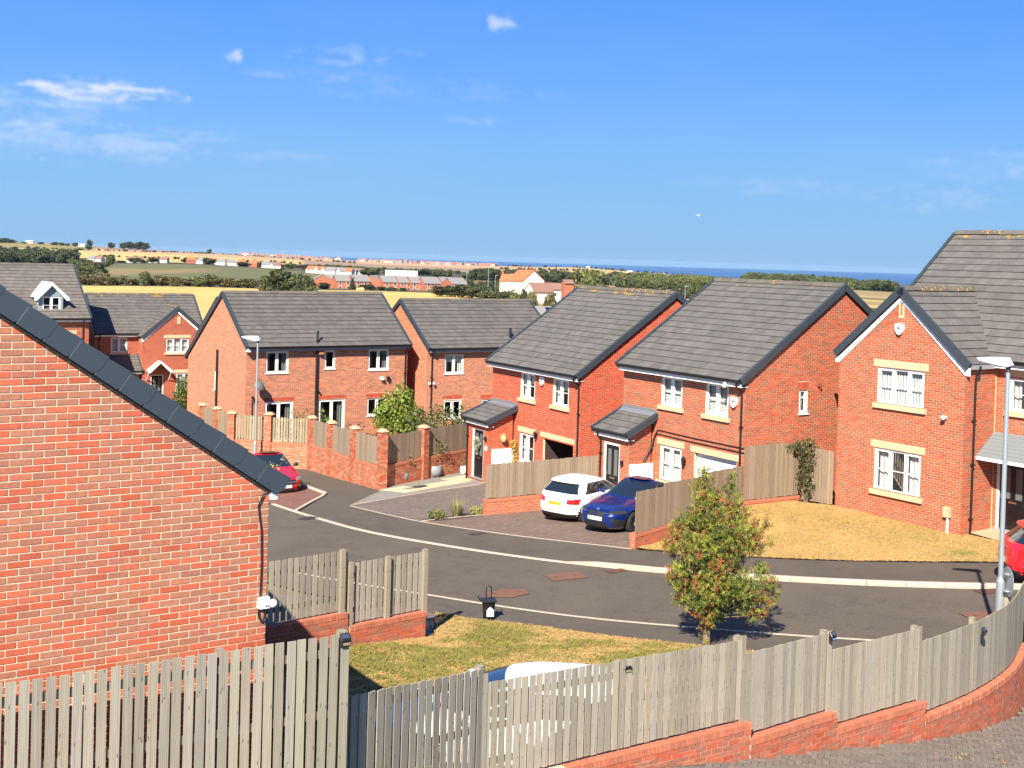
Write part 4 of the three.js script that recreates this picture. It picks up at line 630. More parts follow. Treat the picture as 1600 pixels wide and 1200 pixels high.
grassPatch('parched straw lawn in front of the gabled house on the right', LAWN2, y2, 26000, (x, d) => { const p = Math.hypot(x - 12.6, (d - 33.45) * 1.3) + .5 * (fbm(x * 5, d * 5, 3) - .5) < .38 && R() < .75; const k = greenish(x, d, 8) * .45; return p ? [[.14, .165, .035], 1.0] : [mix3([.46, .285, .10], [.24, .2, .05], k), .75]; }, .05, 92);
R = mulberry(20);
// ---------- fences and garden walls ----------
const woodTex = tex(512, 1024, (u, v, i, j) => { const bd = Math.floor(u * 4), x = (u * 4 - bd), kx = hash(bd, 3) * .6 + .2; let d = 0, kn = 0; for (let k = 0; k < 7; k++) { const cy = hash(bd, 10 + k), cx = hash(bd, 30 + k) * .8 + .1, dx = (x - cx), dy = (v - cy) * 10, r = Math.hypot(dx * 1.1, dy * .75); d += .11 * Math.exp(-r * 5) * Math.sign(x - cx + .001); if (hash(bd, 50 + k) > .35) kn = Math.max(kn, sst(.085, .03, r)); } const g = tfbm(u, v * .06, 128, 3, 5), ring = .5 + .5 * Math.sin((x + d + .06 * tfbm(u, v, 6, 3, 9)) * (24 + 10 * kx)); const st = tfbm(u, v * .3, 20, 4, 14); const k = (.76 + .20 * ring * .6 + .24 * (g - .5) + .34 * (st - .5)) * (1 - .62 * kn); return [k, k * (1 - .015 * ring - .1 * kn), k * (1 - .04 * ring - .16 * kn)]; }, { srgb: true });
const woodMat = new THREE.MeshStandardMaterial({ vertexColors: true, map: woodTex, roughness: .9, bumpMap: woodTex, bumpScale: .004 });
function boardVariants(tone, n = 16, w = .097, t = .02) { const o = []; for (let i = 0; i < n; i++) { const k = rr(.82, 1.16), c = [tone[0] * k, tone[1] * k * rr(.97, 1.03), tone[2] * k * rr(.93, 1.06)], g = new GB().box(-w / 2, w / 2, 0, 1, -t, 0, c).geo(), uv = g.attributes.uv, p = g.attributes.position, nn = g.attributes.normal, b = i % 4, ov = R(), fl = R() < .5 ? 1 : -1; for (let j = 0; j < uv.count; j++) { const side = Math.abs(nn.getZ(j)) > .5; uv.setXY(j, (b + .5 + fl * .94 * (side ? p.getX(j) / w : .48)) / 4, ov + p.getY(j) * .72); } o.push(g); } return o; }
const greyBoards = boardVariants([.345, .305, .235]), brownBoards = boardVariants([.30, .225, .15]), paleBoards = boardVariants([.36, .30, .20]);
const postGeo = new GB().box(-.05, .05, 0, 1, -.05, .05, [.33, .28, .20]).geo();
const alongYaw = (A, B) => Math.atan2(B[1] - A[1], B[0] - A[0]);   // rotation.y that lays local x along A to B (X, D)
function boards(parent, A, B, top, bot, { pitch = .12, set = greyBoards, rails = [.16, .82], back = 0, jit = .006, first = 0, sx = 1 } = {}) {
  const L = Math.hypot(B[0] - A[0], B[1] - A[1]), n = Math.max(1, Math.round(L / pitch)), p = L / n, yaw = alongYaw(A, B);
  const tp = (t) => Array.isArray(top) ? lerp(top[0], top[1], t) : top, bt = (t) => Array.isArray(bot) ? lerp(bot[0], bot[1], t) : bot;
  for (let i = first; i < n; i++) { const t = (i + .5) / n, y0 = bt(t) + rr(-jit, jit), y1 = tp(t) + rr(-jit, jit), m = add(pick(set), 'board', woodMat, parent); m.position.copy(W(lerp(A[0], B[0], t), y0, lerp(A[1], B[1], t))); m.rotation.set(0, yaw + rr(-.012, .012), rr(-.004, .004), 'YXZ'); m.scale.set(sx, y1 - y0, 1); if (back) m.translateZ(back); }
  for (const r of rails) { const g = new GB().box(0, L, -.045, .045, -.062, -.024, [.25, .2, .14]).geo(), m = add(g, 'rail', woodMat, parent); m.position.copy(W(A[0], tp(0) - r, A[1])); m.rotation.set(0, yaw, Math.atan2(tp(1) - tp(0), L), 'YXZ'); if (back) m.translateZ(back); }
}
function post(parent, P, top, bot, yaw, cap = true) { const m = add(postGeo, 'post', woodMat, parent); m.position.copy(W(P[0], bot, P[1])); m.rotation.y = yaw; top -= .04; m.scale.y = top - bot; m.translateZ(-.085); if (cap) { const c = add(new GB().box(-.052, .052, 0, .012, -.052, .052, [.31, .27, .2]).geo(), 'post_cap', woodMat, parent); c.position.copy(W(P[0], top, P[1])); c.rotation.y = yaw; c.translateZ(-.085); } }
const brickSet = (pal, n = 24) => { const o = []; for (let i = 0; i < n; i++) { const g = new GB().box(-.1075, .1075, -.0325, .0325, -.02, 0, brickCol(pal), 'b').geo(), uv = g.attributes.uv, a = R(), b = R(); for (let j = 0; j < uv.count; j++) uv.setXY(j, uv.getX(j) + a, uv.getY(j) + b); o.push(g); } return o; };
const wallBricks = brickSet([[.46, .11, .055], [.42, .125, .07], [.38, .13, .08], [.48, .10, .045], [.44, .14, .08], [.35, .13, .08]]), copeBricks = (() => { const o = []; for (let i = 0; i < 16; i++) { const g = new GB().box(-.0325, .0325, -.105, 0, -.215, .0, brickCol([[.50, .155, .08], [.47, .15, .085], [.43, .15, .085], [.50, .14, .07]])).geo(), uv = g.attributes.uv, a = R(), b = R(); for (let j = 0; j < uv.count; j++) uv.setXY(j, uv.getX(j) + a, uv.getY(j) + b); o.push(g); } return o; })();
const pinkMortar = std([.66, .42, .26], .95, { bumpMap: fineNoise, bumpScale: .004 });
// low wall of single bricks with a brick-on-edge coping; its face lies on the line A to B
function lowWall(parent, A, B, top, bot, { ends = 'r', skipLeft = 0, singles = true } = {}) {
  const L = Math.hypot(B[0] - A[0], B[1] - A[1]), yaw = alongYaw(A, B), b = new GB().box(.003, L - .003, bot - .05, top - .008, -.21, -.006, [1, 1, 1]);
  const core = add(b.geo(), 'wall_core', pinkMortar, parent); core.position.copy(W(A[0], 0, A[1])); core.rotation.y = yaw;
  const y0 = top - .11; let k = 0, rest = new GB();
  for (let y = y0 - .075; y > bot - .07; y -= .075, k++) for (let x = (k & 1 ? -.1125 : 0); x < L; x += .225) { const a = Math.max(.002, x + .005), e = Math.min(L - .002, x + .22); if (e - a < .03) continue; if (x < skipLeft || !singles) { rest.box(a, e, y + .005, y + .07, -.02, 0, brickCol(PAL.orange), 'b'); continue; } const m = add(pick(wallBricks), 'brick', brickMat, core); m.position.set((a + e) / 2, y + .0375, rr(-.0015, .002)); m.scale.x = (e - a) / .215; }
  if (rest.p.length) rest.build('brickwork', brickMat, core).userData.kind = 'stuff';
  for (let x = .0; x < L - .03; x += .075) { if (x < skipLeft) continue; const m = add(pick(copeBricks), 'coping_brick', brickMat, core); m.position.set(x + .0375, top + rr(-.002, .003), rr(.004, .01)); m.rotation.y = rr(-.012, .012); }
  if (ends.includes('r')) for (let y = y0 - .075, q = 0; y > bot - .07; y -= .075, q++) { const m = add(pick(wallBricks), 'brick', brickMat, core); m.position.set(L, y + .0375, -.108); m.rotation.y = PI2; m.scale.x = .9; }
}
// low stepped wall and its fence in front of the camera
const FP = [[-1.84, 14.1], [-.214, 16.42], [3.77, 18.98], [5.45, 20.25], [7.43, 21.65], [8.95, 23.0], [10.22, 24.5], [11.2, 26.2]];
const fenceFront = (i, k) => { const a = FP[Math.max(0, i - 1)], b = FP[Math.min(FP.length - 1, i + 1)], l = Math.hypot(b[0] - a[0], b[1] - a[1]); return [FP[i][0] + (b[1] - a[1]) / l * k, FP[i][1] - (b[0] - a[0]) / l * k]; };
{
  const w = thing('garden_wall', 'low stepped red brick wall with brick coping under the near fence', 'wall', V3(0, 0, 0));
  const a = [-.1, 16.45], F1 = fenceFront(2, .125), F2 = fenceFront(3, .125), F3 = fenceFront(4, .125), F4 = fenceFront(5, .125), F5 = fenceFront(6, .125), F6 = fenceFront(7, .125), F0 = [.02, 16.43];
  const e = (P, Q, k) => { const l = Math.hypot(Q[0] - P[0], Q[1] - P[1]); return [Q[0] + (Q[0] - P[0]) / l * k, Q[1] + (Q[1] - P[1]) / l * k]; };
  lowWall(w, F0, e(F0, F1, .10), -7.13, -7.95, { skipLeft: 1.1 });
  lowWall(w, e(F0, F1, .105), e(F1, F2, .12), -7.39, -8.2);
  lowWall(w, e(F1, F2, .125), e(F2, F3, .06), -7.67, -8.5);
  // the last length is curved: short straight pieces
  const C = smooth([e(F2, F3, .065), F4, F5, F6], 5); for (let i = 0; i < C.length - 1; i++) lowWall(w, C[i], C[i + 1], -7.95, DY(...C[i]) - .25, { ends: '' });
  const f = thing('fence', 'weathered grey board fence curving across the foreground above a stepped brick wall', 'fence', V3(0, 0, 0));
  const tops = [[-5.16, -5.55], [-5.75, -5.85], -6.08, -6.38, -6.62, -6.62, -6.62], bots = [-6.98, -7.09, -7.35, -7.63, -7.91, -7.91, -7.91];
  boards(f, FP[0], FP[1], tops[0], bots[0], { pitch: .157, sx: 1.24 }); boards(f, FP[1], FP[2], tops[1], bots[1], { pitch: .1225, rails: [.22, .62, 1.1] });
  boards(f, FP[2], FP[3], tops[2], bots[2], { pitch: .106 }); boards(f, FP[3], FP[4], tops[3], bots[3], { pitch: .106 });
  const C2 = smooth([FP[4], FP[5], FP[6], FP[7]], 4); for (let i = 0; i < C2.length - 1; i++) boards(f, C2[i], C2[i + 1], -6.62, -7.91, { pitch: .106, rails: [.2, 1.0] });
  const mid = [lerp(FP[1][0], FP[2][0], .5), lerp(FP[1][1], FP[2][1], .5)];
  [[FP[1], -5.5], [mid, -5.80], [[FP[2][0] - .04, FP[2][1] - .03], -5.77], [[FP[3][0] - .04, FP[3][1] - .03], -6.02], [[FP[4][0] - .04, FP[4][1] - .03], -6.31], [FP[5], -6.52], [FP[6], -6.50]].forEach(([p, t], i) => post(f, p, t, -8, alongYaw(FP[Math.min(5, Math.max(0, i - 1))], FP[Math.min(6, i + 1)])));
  for (const [i, t] of [[1, -5.62], [2, -5.79], [3, -6.05], [4, -6.34]]) { const m = add(pick(greyBoards), 'board', woodMat, f); m.position.copy(W(FP[i][0], bots[i], FP[i][1])); m.rotation.y = alongYaw(FP[i], FP[i + 1]); m.scale.y = t - bots[i]; m.translateZ(.012); }
}
{ // tall fence at lower left
  const A = [-5.25, 11.87], B = [-1.853, 13.93], f = thing('fence', 'tall weathered grey board fence in front of the brick gable, lower left', 'fence', V3(0, 0, 0));
  boards(f, A, B, -4.37, -6.6, { pitch: .130, rails: [.2, .9, 1.7] });
  post(f, [-1.80, 13.99], -4.33, -7.8, alongYaw(A, B)); const m = add(greyBoards[3], 'board', woodMat, f); m.position.copy(W(-1.80, -6.6, 13.96)); m.rotation.y = alongYaw(A, B); m.scale.y = 2.21; m.translateZ(.03);
  const p2 = add(pick(greyBoards), 'board', woodMat, f); p2.position.copy(W(-3.02, -6.6, 13.2)); p2.rotation.y = alongYaw(A, B); p2.scale.y = 2.245; p2.translateZ(-.1);
}
function solarLight(label, P, Y, yaw, lit = false) { const o = thing('solar_light', label, 'light', W(P[0], Y, P[1]), yaw); const s = new THREE.Shape([[0, -.075], [.045, -.06], [.06, .01], [.012, .07], [0, .07]].map(([a, b]) => new THREE.Vector2(a, b))), g = new THREE.ExtrudeGeometry(s, { depth: .11, bevelEnabled: true, bevelSize: .006, bevelThickness: .006, bevelSegments: 1 }); g.rotateY(-PI2); g.translate(.055, 0, .004); add(g, 'housing', blackPipe, o); const p = add(boxGeo(.085, .006, .05), 'solar_panel', std([.05, .06, .09], .15), o); p.position.set(0, .052, .042); p.rotation.x = .82; const q = add(boxGeo(.09, .05, .008, 0, 0, 0), 'lens', lit ? chrome : std([.22, .17, .1], .3), o); q.position.set(0, -.022, .062); q.rotation.x = -.25; return o; }
solarLight('black solar light on the end post of the tall fence at lower left', [-1.80, 13.95], -4.43, alongYaw([-5.25, 11.87], [-1.853, 13.93]) + .05);
solarLight('small dark solar light under the fence top right of the white car roof', [1.83, 17.80], -5.94, .53);
solarLight('small solar light on the fence post level with the pale road edging', [5.46, 20.2], -6.12, .62, true);
solarLight('small solar light near the right end of the curving fence', [9.05, 22.95], -6.78, .8, true);
// side fence and wall by the near lawn
{
  const A = [-5.4, 23.06], M = [-3.12, 24.98], B = [-1.64, 26.2], n = [.06, -.085];
  const w = thing('garden_wall', 'low brick wall with coping at the left edge of the near lawn', 'wall', V3(0, 0, 0));
  lowWall(w, M, B, -7.66, -8.4); lowWall(w, A, [M[0] - .03, M[1] - .03], -7.36, -8.2);
  const f = thing('fence', 'grey board fence with gaps on the low wall beside the near lawn', 'fence', V3(0, 0, 0)), bk = -.11;
  boards(f, M, B, -6.39, -7.62, { pitch: .145, back: bk, rails: [.25, .98] }); boards(f, A, M, -6.10, -7.32, { pitch: .145, back: bk, rails: [.25, .98] });
  const yw = alongYaw(A, B); for (const [t, Y] of [[0.02, -6.33], [.5, -6.33], [1, -6.30]]) post(f, [lerp(M[0], B[0], t), lerp(M[1], B[1], t)], Y, -8, yw); post(f, [M[0] - .12, M[1] - .1], -6.04, -8, yw); post(f, [lerp(A[0], M[0], .3), lerp(A[1], M[1], .3)], -6.05, -8, yw);
}
// fence between the two driveways
const PALW = [[.46, .135, .065], [.42, .13, .07], [.48, .12, .055]];
function plinth(parent, A, B, top, bot, pal = PALW) { const L = Math.hypot(B[0] - A[0], B[1] - A[1]), tp = Array.isArray(top) ? top : [top, top], bt = Array.isArray(bot) ? bot : [bot, bot]; const m = wall(parent, 'wall_face', { poly: [[0, bt[0]], [L, bt[1]], [L, tp[1]], [0, tp[0]]], pal, depth: .2 }); m.position.copy(W(A[0], 0, A[1])); m.rotation.y = alongYaw(A, B); const c = add(new GB().box(-.01, Math.hypot(L, tp[1] - tp[0]) + .01, -.1, .004, -.215, .012, [1, 1, 1]).geo(), 'coping', std([.46, .15, .08], .9, { bumpMap: fineNoise, bumpScale: .004 }), parent); c.position.copy(W(A[0], tp[0], A[1])); c.rotation.set(0, alongYaw(A, B), Math.atan2(tp[1] - tp[0], L), 'YXZ'); return m; }
{
  const A = [-.70, 42.2], B = [3.28, 43.95], o = thing('fence', 'brown board fence on a brick plinth behind the white hatchback', 'fence', V3(0, 0, 0));
  plinth(o, A, B, [-8.40, -8.25], [-9.3, -9.1]); const e = wall(o, 'wall_face', { poly: [[0, -9.3], [.2, -9.3], [.2, -8.4], [0, -8.4]], pal: PALW, depth: .05 }); e.position.copy(W(A[0] - .09, 0, A[1] + .18)); e.rotation.y = alongYaw([A[0] - .09, A[1] + .18], A);
  boards(o, [A[0], A[1] + .03], [B[0], B[1] + .03], [-7.19, -7.03], [-8.37, -8.22], { pitch: .1, set: brownBoards, rails: [.2, .9], jit: .012 });
}
{
  const A = [3.80, 35.49], B = [7.6, 39.3], at = (t) => [lerp(A[0], B[0], t), lerp(A[1], B[1], t)], o = thing('fence', 'brown stepped board fence on brick plinth right of the blue car', 'fence', V3(0, 0, 0));
  plinth(o, A, B, [-7.95, -7.66], [-8.7, -8.6]); const e = wall(o, 'wall_face', { poly: [[0, -8.7], [.2, -8.7], [.2, -7.95], [0, -7.95]], pal: PALW, depth: .05 }); e.position.copy(W(A[0] - .15, 0, A[1] + .14)); e.rotation.y = alongYaw([A[0] - .15, A[1] + .14], A);
  boards(o, at(0), at(.24), -6.70, [-7.93, -7.87], { pitch: .1, set: brownBoards, rails: [.2, .95], jit: .012 }); boards(o, at(.24), at(.6), -6.60, [-7.87, -7.76], { pitch: .1, set: brownBoards, rails: [.2, .95], jit: .012 }); boards(o, at(.6), at(1), -6.50, [-7.76, -7.64], { pitch: .1, set: brownBoards, rails: [.2, .95], jit: .012 });
}
{
  const A = [7.66, 39.28], B = [9.75, 40.55], o = thing('fence', 'tall brown board fence below the narrow side window, with a climber on it', 'fence', V3(0, 0, 0));
  plinth(o, A, B, -7.62, -8.4); boards(o, A, B, [-5.83, -5.86], -7.6, { pitch: .1, set: brownBoards, rails: [.25, .9, 1.5], jit: .02 });
  const g = thing('garden_gate', 'grey-brown board gate against the corner of the gabled house', 'gate', V3(0, 0, 0)); boards(g, [9.78, 40.5], [10.62, 39.72], [-5.95, -6.0], -7.74, { pitch: .105, set: brownBoards, rails: [.2, .9, 1.5], jit: .01 });
  const s = thing('garden_shed', 'dark lean-to roof glimpsed between the gate and gabled house', 'shed', W(11.3, -7.8, 43.2), -.96), b = new GB(), c = [1, 1, 1]; b.box(-.9, .9, 0, 2.0, -.9, .7, c); b.build('wall', std([.05, .04, .03], .9), s); const r = new GB(); r.m = slopeMatrix([-1.1, 2.0, .95], 'f', .35); r.box(0, 2.2, 0, .06, -2, 0, c); r.build('roof', std([.08, .075, .07], .8), s); add(boxGeo(2.2, .12, .04, 0, 1.97, .97), 'fascia', std([.45, .36, .25], .8), s);
}
// pier wall with fence panels round the back garden
{
  const o = thing('pier_wall', 'orange brick garden wall with capped piers and board panels between them', 'wall', V3(0, 0, 0));
  const nodes = [[-15.6, 62.1, -9.15, -7.85], [-14.35, 60.05, -9.05, -7.75], [-13.1, 58.0, -9.0, -7.68], [-11.25, 57.5, -9.0, -7.62], [-9.18, 56.9, -8.97, -7.64], [-7.95, 54.75, -8.9, -7.55], [-6.6, 52.35, -8.82, -7.42], [-5.15, 49.76, -8.68, -7.14], [-3.5, 52.05, -8.62, -7.25], [-1.62, 54.65, -8.6, null]];
  const pal = [...PAL.pink, ...PAL.orange];
  for (let i = 0; i < nodes.length - 1; i++) {
    const A = nodes[i], B = nodes[i + 1], g = Math.min(GY(A[0], A[1]), GY(B[0], B[1])) - .3; plinth(o, A, B, [A[2], B[2]], g, pal);
    const t0 = .17 / Math.hypot(B[0] - A[0], B[1] - A[1]), P = (t) => [lerp(A[0], B[0], t), lerp(A[1], B[1], t)], gap = i === 2 || i === 3;
    boards(o, P(t0), P(1 - t0), [A[2] + 1.17, B[2] + 1.17], [A[2] + .02, B[2] + .02], { pitch: gap ? .145 : .105, set: gap ? paleBoards : brownBoards, rails: gap ? [.12, 1.0] : [.2, .9], jit: .012, back: -.06 });
  }
  const cap = new THREE.CylinderGeometry(.16, .30, .11, 4).rotateY(Math.PI / 4), capMat = std([.55, .34, .19], .9);
  for (let i = 0; i < nodes.length - 1; i++) { const [X, D, c, t] = nodes[i], N = nodes[i + 1] ?? nodes[i], yw = i === 7 ? alongYaw(nodes[6], nodes[7]) : alongYaw(nodes[i], N), pier = add(new THREE.BufferGeometry(), 'pier', pinkMortar, o); const h = t - .1 - (c - 1.2), b = new GB(); b.box(-.16, .16, 0, h, -.16, .16, [1, 1, 1]); pier.geometry = b.geo(); pier.position.copy(W(X, c - 1.2, D)); pier.rotation.y = yw; pier.translateZ(-.08); const k = new GB(); for (const [ro] of [[0], [PI2], [-PI2]]) { k.m = new THREE.Matrix4().makeRotationY(ro); brickRows([[-.17, 0], [.17, 0], [.17, h], [-.17, h]], [], (a, e, y0, y1) => k.box(a, e, y0, y1, .15, .172, brickCol(pal), 'b')); } k.build('brickwork', brickMat, pier).userData.kind = 'stuff'; const cp = add(cap, 'pier_cap', capMat, pier); cp.position.y = h + .055; }
}
// herringbone pavers at lower right
{
  const d = thing('paving', 'grey-brown herringbone block paving at the lower right corner', 'paving', V3(0, 0, 0)), b0 = [], yaw = -.32, set = [];
  for (let i = 0; i < 14; i++) { const k = rr(.8, 1.15), c = [.175 * k * rr(.95, 1.08), .145 * k, .115 * k * rr(.94, 1.05)]; const g = new GB().box(-.0975, .0975, -.05, 0, -.0475, .0475, c, 'u').geo(), uv = g.attributes.uv, a = R(), e = R(); for (let j = 0; j < uv.count; j++) uv.setXY(j, uv.getX(j) + a, uv.getY(j) + e); set.push(g); }
  const front = [...FP.slice(2).map((_, i) => fenceFront(i + 2, .16))], pol = [...front, [14, 27], [15, 17], [2.6, 13.5], [2.2, 17.6]].map(([x, q]) => [x, q]);
  const inside = (x, q) => { let c = false; for (let i = 0, j = pol.length - 1; i < pol.length; j = i++) if ((pol[i][1] > q) !== (pol[j][1] > q) && x < (pol[j][0] - pol[i][0]) * (q - pol[i][1]) / (pol[j][1] - pol[i][1]) + pol[i][0]) c = !c; return c; };
  const seen = (X, D) => { const y = DY(X, D), px = 800 + 1914 * X / D, py = HX(px) - 1914 * y / D; return px < 1640 && py < 1235; };
  const list = [], cs = Math.cos(yaw), sn = Math.sin(yaw);
  for (let i = -60; i < 90; i++) for (let j = -80; j < 80; j++) { const m = ((i - j) % 4 + 4) % 4; let u, v, r; if (m === 0) { u = i * .1 + .1; v = j * .1 + .05; r = 0; } else if (m === 2) { u = i * .1 + .05; v = j * .1; r = 1; } else continue; const X = 7 + u * cs - v * sn, D = 19.5 + u * sn + v * cs; if (inside(X, D) && seen(X, D)) list.push([X, D, r]); }
  list.sort((p, q) => p[1] - q[1]);
  const slopeN = new THREE.Quaternion().setFromUnitVectors(V3(0, 1, 0), V3(.145 * .85, 1, -.145 * .52).normalize());
  list.forEach(([X, D, r], i) => { const q = slopeN.clone().multiply(new THREE.Quaternion().setFromAxisAngle(V3(0, 1, 0), yaw + r * PI2)), p = W(X, DY(X, D) + rr(-.002, .002), D); if (i < 300) { const m = add(pick(set), 'paver', brickMat, d); m.position.copy(p); m.quaternion.copy(q); } else { const g = plainC(pick(set)); g.applyMatrix4(new THREE.Matrix4().compose(p, q, V3(1, 1, 1))); b0.push(g); } });
  if (b0.length) add(mergeGeometries(b0), 'paver_field', brickMat, d).userData.kind = 'stuff';
}
function plainC(g) { return g.clone(); }
// ---------- cars: one skin of stacked plan outlines, sorted face by face into body, glass, lamps and trim ----------
const paint = (c, o = {}) => new THREE.MeshPhysicalMaterial({ color: lin(c), roughness: .32, clearcoat: 1, clearcoatRoughness: .04, ...o });
const carGlass = new THREE.MeshPhysicalMaterial({ color: lin([.012, .018, .024]), roughness: .05, clearcoat: .6 });
const trim = std([.012, .012, .013], .55), rubber = std([.016, .016, .016], .85), tailMat = new THREE.MeshPhysicalMaterial({ color: lin([.50, .012, .012]), roughness: .15, clearcoat: 1 }), headMat = new THREE.MeshPhysicalMaterial({ color: lin([.28, .30, .32]), roughness: .12, metalness: .4, clearcoat: 1 }), alloy = std([.45, .45, .46], .35, { metalness: .8 }), darkAlloy = std([.05, .05, .055], .35, { metalness: .6 });
function plateTex(text, bg, fg, flash) { const c = document.createElement('canvas'); c.width = 260; c.height = 56; const x = c.getContext('2d'); x.fillStyle = bg; x.fillRect(0, 0, 260, 56); if (flash) { x.fillStyle = flash; x.fillRect(0, 0, 24, 56); } x.fillStyle = fg; x.font = 'bold 44px sans-serif'; x.textAlign = 'center'; x.textBaseline = 'middle'; x.fillText(text, flash ? 140 : 130, 30); const t = new THREE.CanvasTexture(c); t.colorSpace = THREE.SRGBColorSpace; return t; }
function wheelGroup(parent, x, y, z, r, w, side, spokes, mat) {
  const t = add(new THREE.LatheGeometry([[r * .66, -w / 2], [r * .93, -w / 2], [r, -w * .32], [r, w * .32], [r * .93, w / 2], [r * .66, w / 2]].map(([a, b]) => new THREE.Vector2(a, b)), 32), 'wheel', rubber, parent); t.rotation.set(-side * PI2, 0, 0); t.position.set(x, z, -y);
  const g = [new THREE.TorusGeometry(r * .64, r * .05, 6, 32).rotateX(PI2).translate(0, w * .36, 0), new THREE.CylinderGeometry(r * .15, r * .15, w * .2, 12).translate(0, w * .30, 0)];
  for (let i = 0; i < spokes; i++) { const s = new THREE.BoxGeometry(r * .52, w * .14, r * (spokes > 6 ? .10 : .24)).translate(r * .38, w * .32, 0); s.rotateY(i / spokes * Math.PI * 2); g.push(s); }
  add(merge(g), 'rim', mat, t); add(new THREE.CylinderGeometry(r * .66, r * .66, w * .4, 24).translate(0, -w * .02, 0), 'brake_disc', trim, t);
  return t;
}
function car(name, label, X, D, heading, o) { // X, D: middle of the car on the ground; heading: (X, D) direction of travel; local x forward, z up, y to the left
  const g = thing(name, label, 'car', W(X, (o.y ?? GY(X, D)) + .015, D), Math.atan2(heading[1], heading[0]));
  const xr = (z) => lut(o.rear, z)[0], xf = (z) => lut(o.front, z)[0], hw = (z) => lut(o.half, z)[0], nE = (z) => lut(o.pow, z)[0];
  const zs = []; { const z0 = o.half[0][0], z1 = o.half[o.half.length - 1][0]; for (let i = 0; i <= 110; i++) zs.push(lerp(z0, z1, i / 110)); for (const q of o.fineZ ?? []) for (let i = 1; i < 8; i++) zs.push(q[0] + (q[1] - q[0]) * i / 8); zs.sort((a, b) => a - b); }
  const NA = 240, half = o.L / 2, P = [];
  for (const z of zs) { const a = xr(z), b = xf(z), w = hw(z), n = nE(z), c = (a + b) / 2, l = (b - a) / 2; const row = []; for (let i = 0; i < NA; i++) { const t = i / NA * 2 * Math.PI, C = Math.cos(t), S = Math.sin(t), r = Math.pow(Math.pow(Math.abs(C), n) + Math.pow(Math.abs(S), n), -1 / n); let x = c + l * C * r, y = w * S * r; const bow = o.bow ?? .06; x += C > 0 ? -bow * Math.pow(Math.abs(y) / w, 2) * Math.max(0, C * r) : bow * .6 * Math.pow(Math.abs(y) / w, 2) * Math.max(0, -C * r);
        for (const wx of o.wheels) { const d = Math.hypot(x - wx, z - o.wr); if (d < o.wr + .055 && Math.abs(y) > w * .6) y = Math.sign(y) * Math.min(Math.abs(y), w - .24 * sst(o.wr + .055, o.wr + .03, d)); else if (d < o.wr + .11 && Math.abs(y) > w * .6) y += Math.sign(y) * .012; }
        row.push([x, y, z]); } P.push(row); }
  const N = P.map((r) => r.map(() => [0, 0, 0])), quads = [];
  for (let k = 0; k < zs.length - 1; k++) for (let i = 0; i < NA; i++) { const j = (i + 1) % NA, A = P[k][i], B = P[k][j], C = P[k + 1][j], E = P[k + 1][i]; const u = [C[0] - A[0], C[1] - A[1], C[2] - A[2]], v = [E[0] - B[0], E[1] - B[1], E[2] - B[2]], n = [u[1] * v[2] - u[2] * v[1], u[2] * v[0] - u[0] * v[2], u[0] * v[1] - u[1] * v[0]]; const l = Math.hypot(...n); for (const [a, b] of [[k, i], [k, j], [k + 1, j], [k + 1, i]]) for (let q = 0; q < 3; q++) N[a][b][q] += n[q]; const m = [(A[0] + C[0]) / 2, (A[1] + C[1]) / 2, (A[2] + C[2]) / 2]; quads.push([k, i, j, o.part(m[0], m[1], m[2], l ? n.map((q) => q / l) : n)]); }
  const parts = {};
  for (const [k, i, j, p] of quads) (parts[p] ??= []).push([k, i, j]);
  const mats = { body: o.paint, windscreen: carGlass, rear_window: carGlass, side_window_left: carGlass, side_window_right: carGlass, trim, grille: trim, tail_light_left: tailMat, tail_light_right: tailMat, headlight_left: o.lamp ?? headMat, headlight_right: o.lamp ?? headMat, bumper: trim, roof: o.roofMat ?? o.paint, fog: alloy };
  let root = g;
  for (const [p, list] of Object.entries(parts)) { const pos = [], nor = []; for (const [k, i, j] of list) for (const [a, b] of [[k, i], [k, j], [k + 1, j], [k, i], [k + 1, j], [k + 1, i]]) { const q = P[a][b], n = N[a][b], l = Math.hypot(...n) || 1; pos.push(q[0] - half, q[2], -q[1]); nor.push(n[0] / l, n[2] / l, -n[1] / l); } const e = new THREE.BufferGeometry(); e.setAttribute('position', new THREE.Float32BufferAttribute(pos, 3)); e.setAttribute('normal', new THREE.Float32BufferAttribute(nor, 3)); add(e, p.replace(/_(left|right)$/, ''), mats[p] ?? trim, root); }
  { const b = new GB(); b.box(-half + .5, half - .5, zs[0], zs[0] + .02, -hw(.3) + .25, hw(.3) - .25, [1, 1, 1]); b.build('underbody', trim, g); const top = zs[zs.length - 1]; const r = new GB(), a = xr(top) - half, c = xf(top) - half, w = hw(top); r.box(a, c, top - .012, top - .001, -w, w, [1, 1, 1]); r.build('roof_skin', o.roofMat ?? o.paint, g); }
  for (const wx of o.wheels) for (const s of [-1, 1]) wheelGroup(g, wx - half, s * (hw(o.wr) - .115), o.wr, o.wr, .21, s, o.spokes ?? 5, o.rim ?? alloy);
  for (const s of [-1, 1]) { const m = add(new THREE.SphereGeometry(.1, 12, 8).scale(.75, .72, 1.15), 'door_mirror', o.mirror ?? o.paint, g); m.position.set(o.mx - half, o.belt + .07, -s * (hw(o.belt) + .11)); add(boxGeo(.05, .03, .12, .02, -.05, s * .08), 'mirror_arm', trim, m); }
  for (const [hx, hz] of o.handles ?? []) for (const s of [-1, 1]) { const m = add(new THREE.BoxGeometry(.19, .028, .03), 'door_handle', o.handleMat ?? o.paint, g); m.position.set(hx - half, hz, -s * (hw(hz) + .012)); }
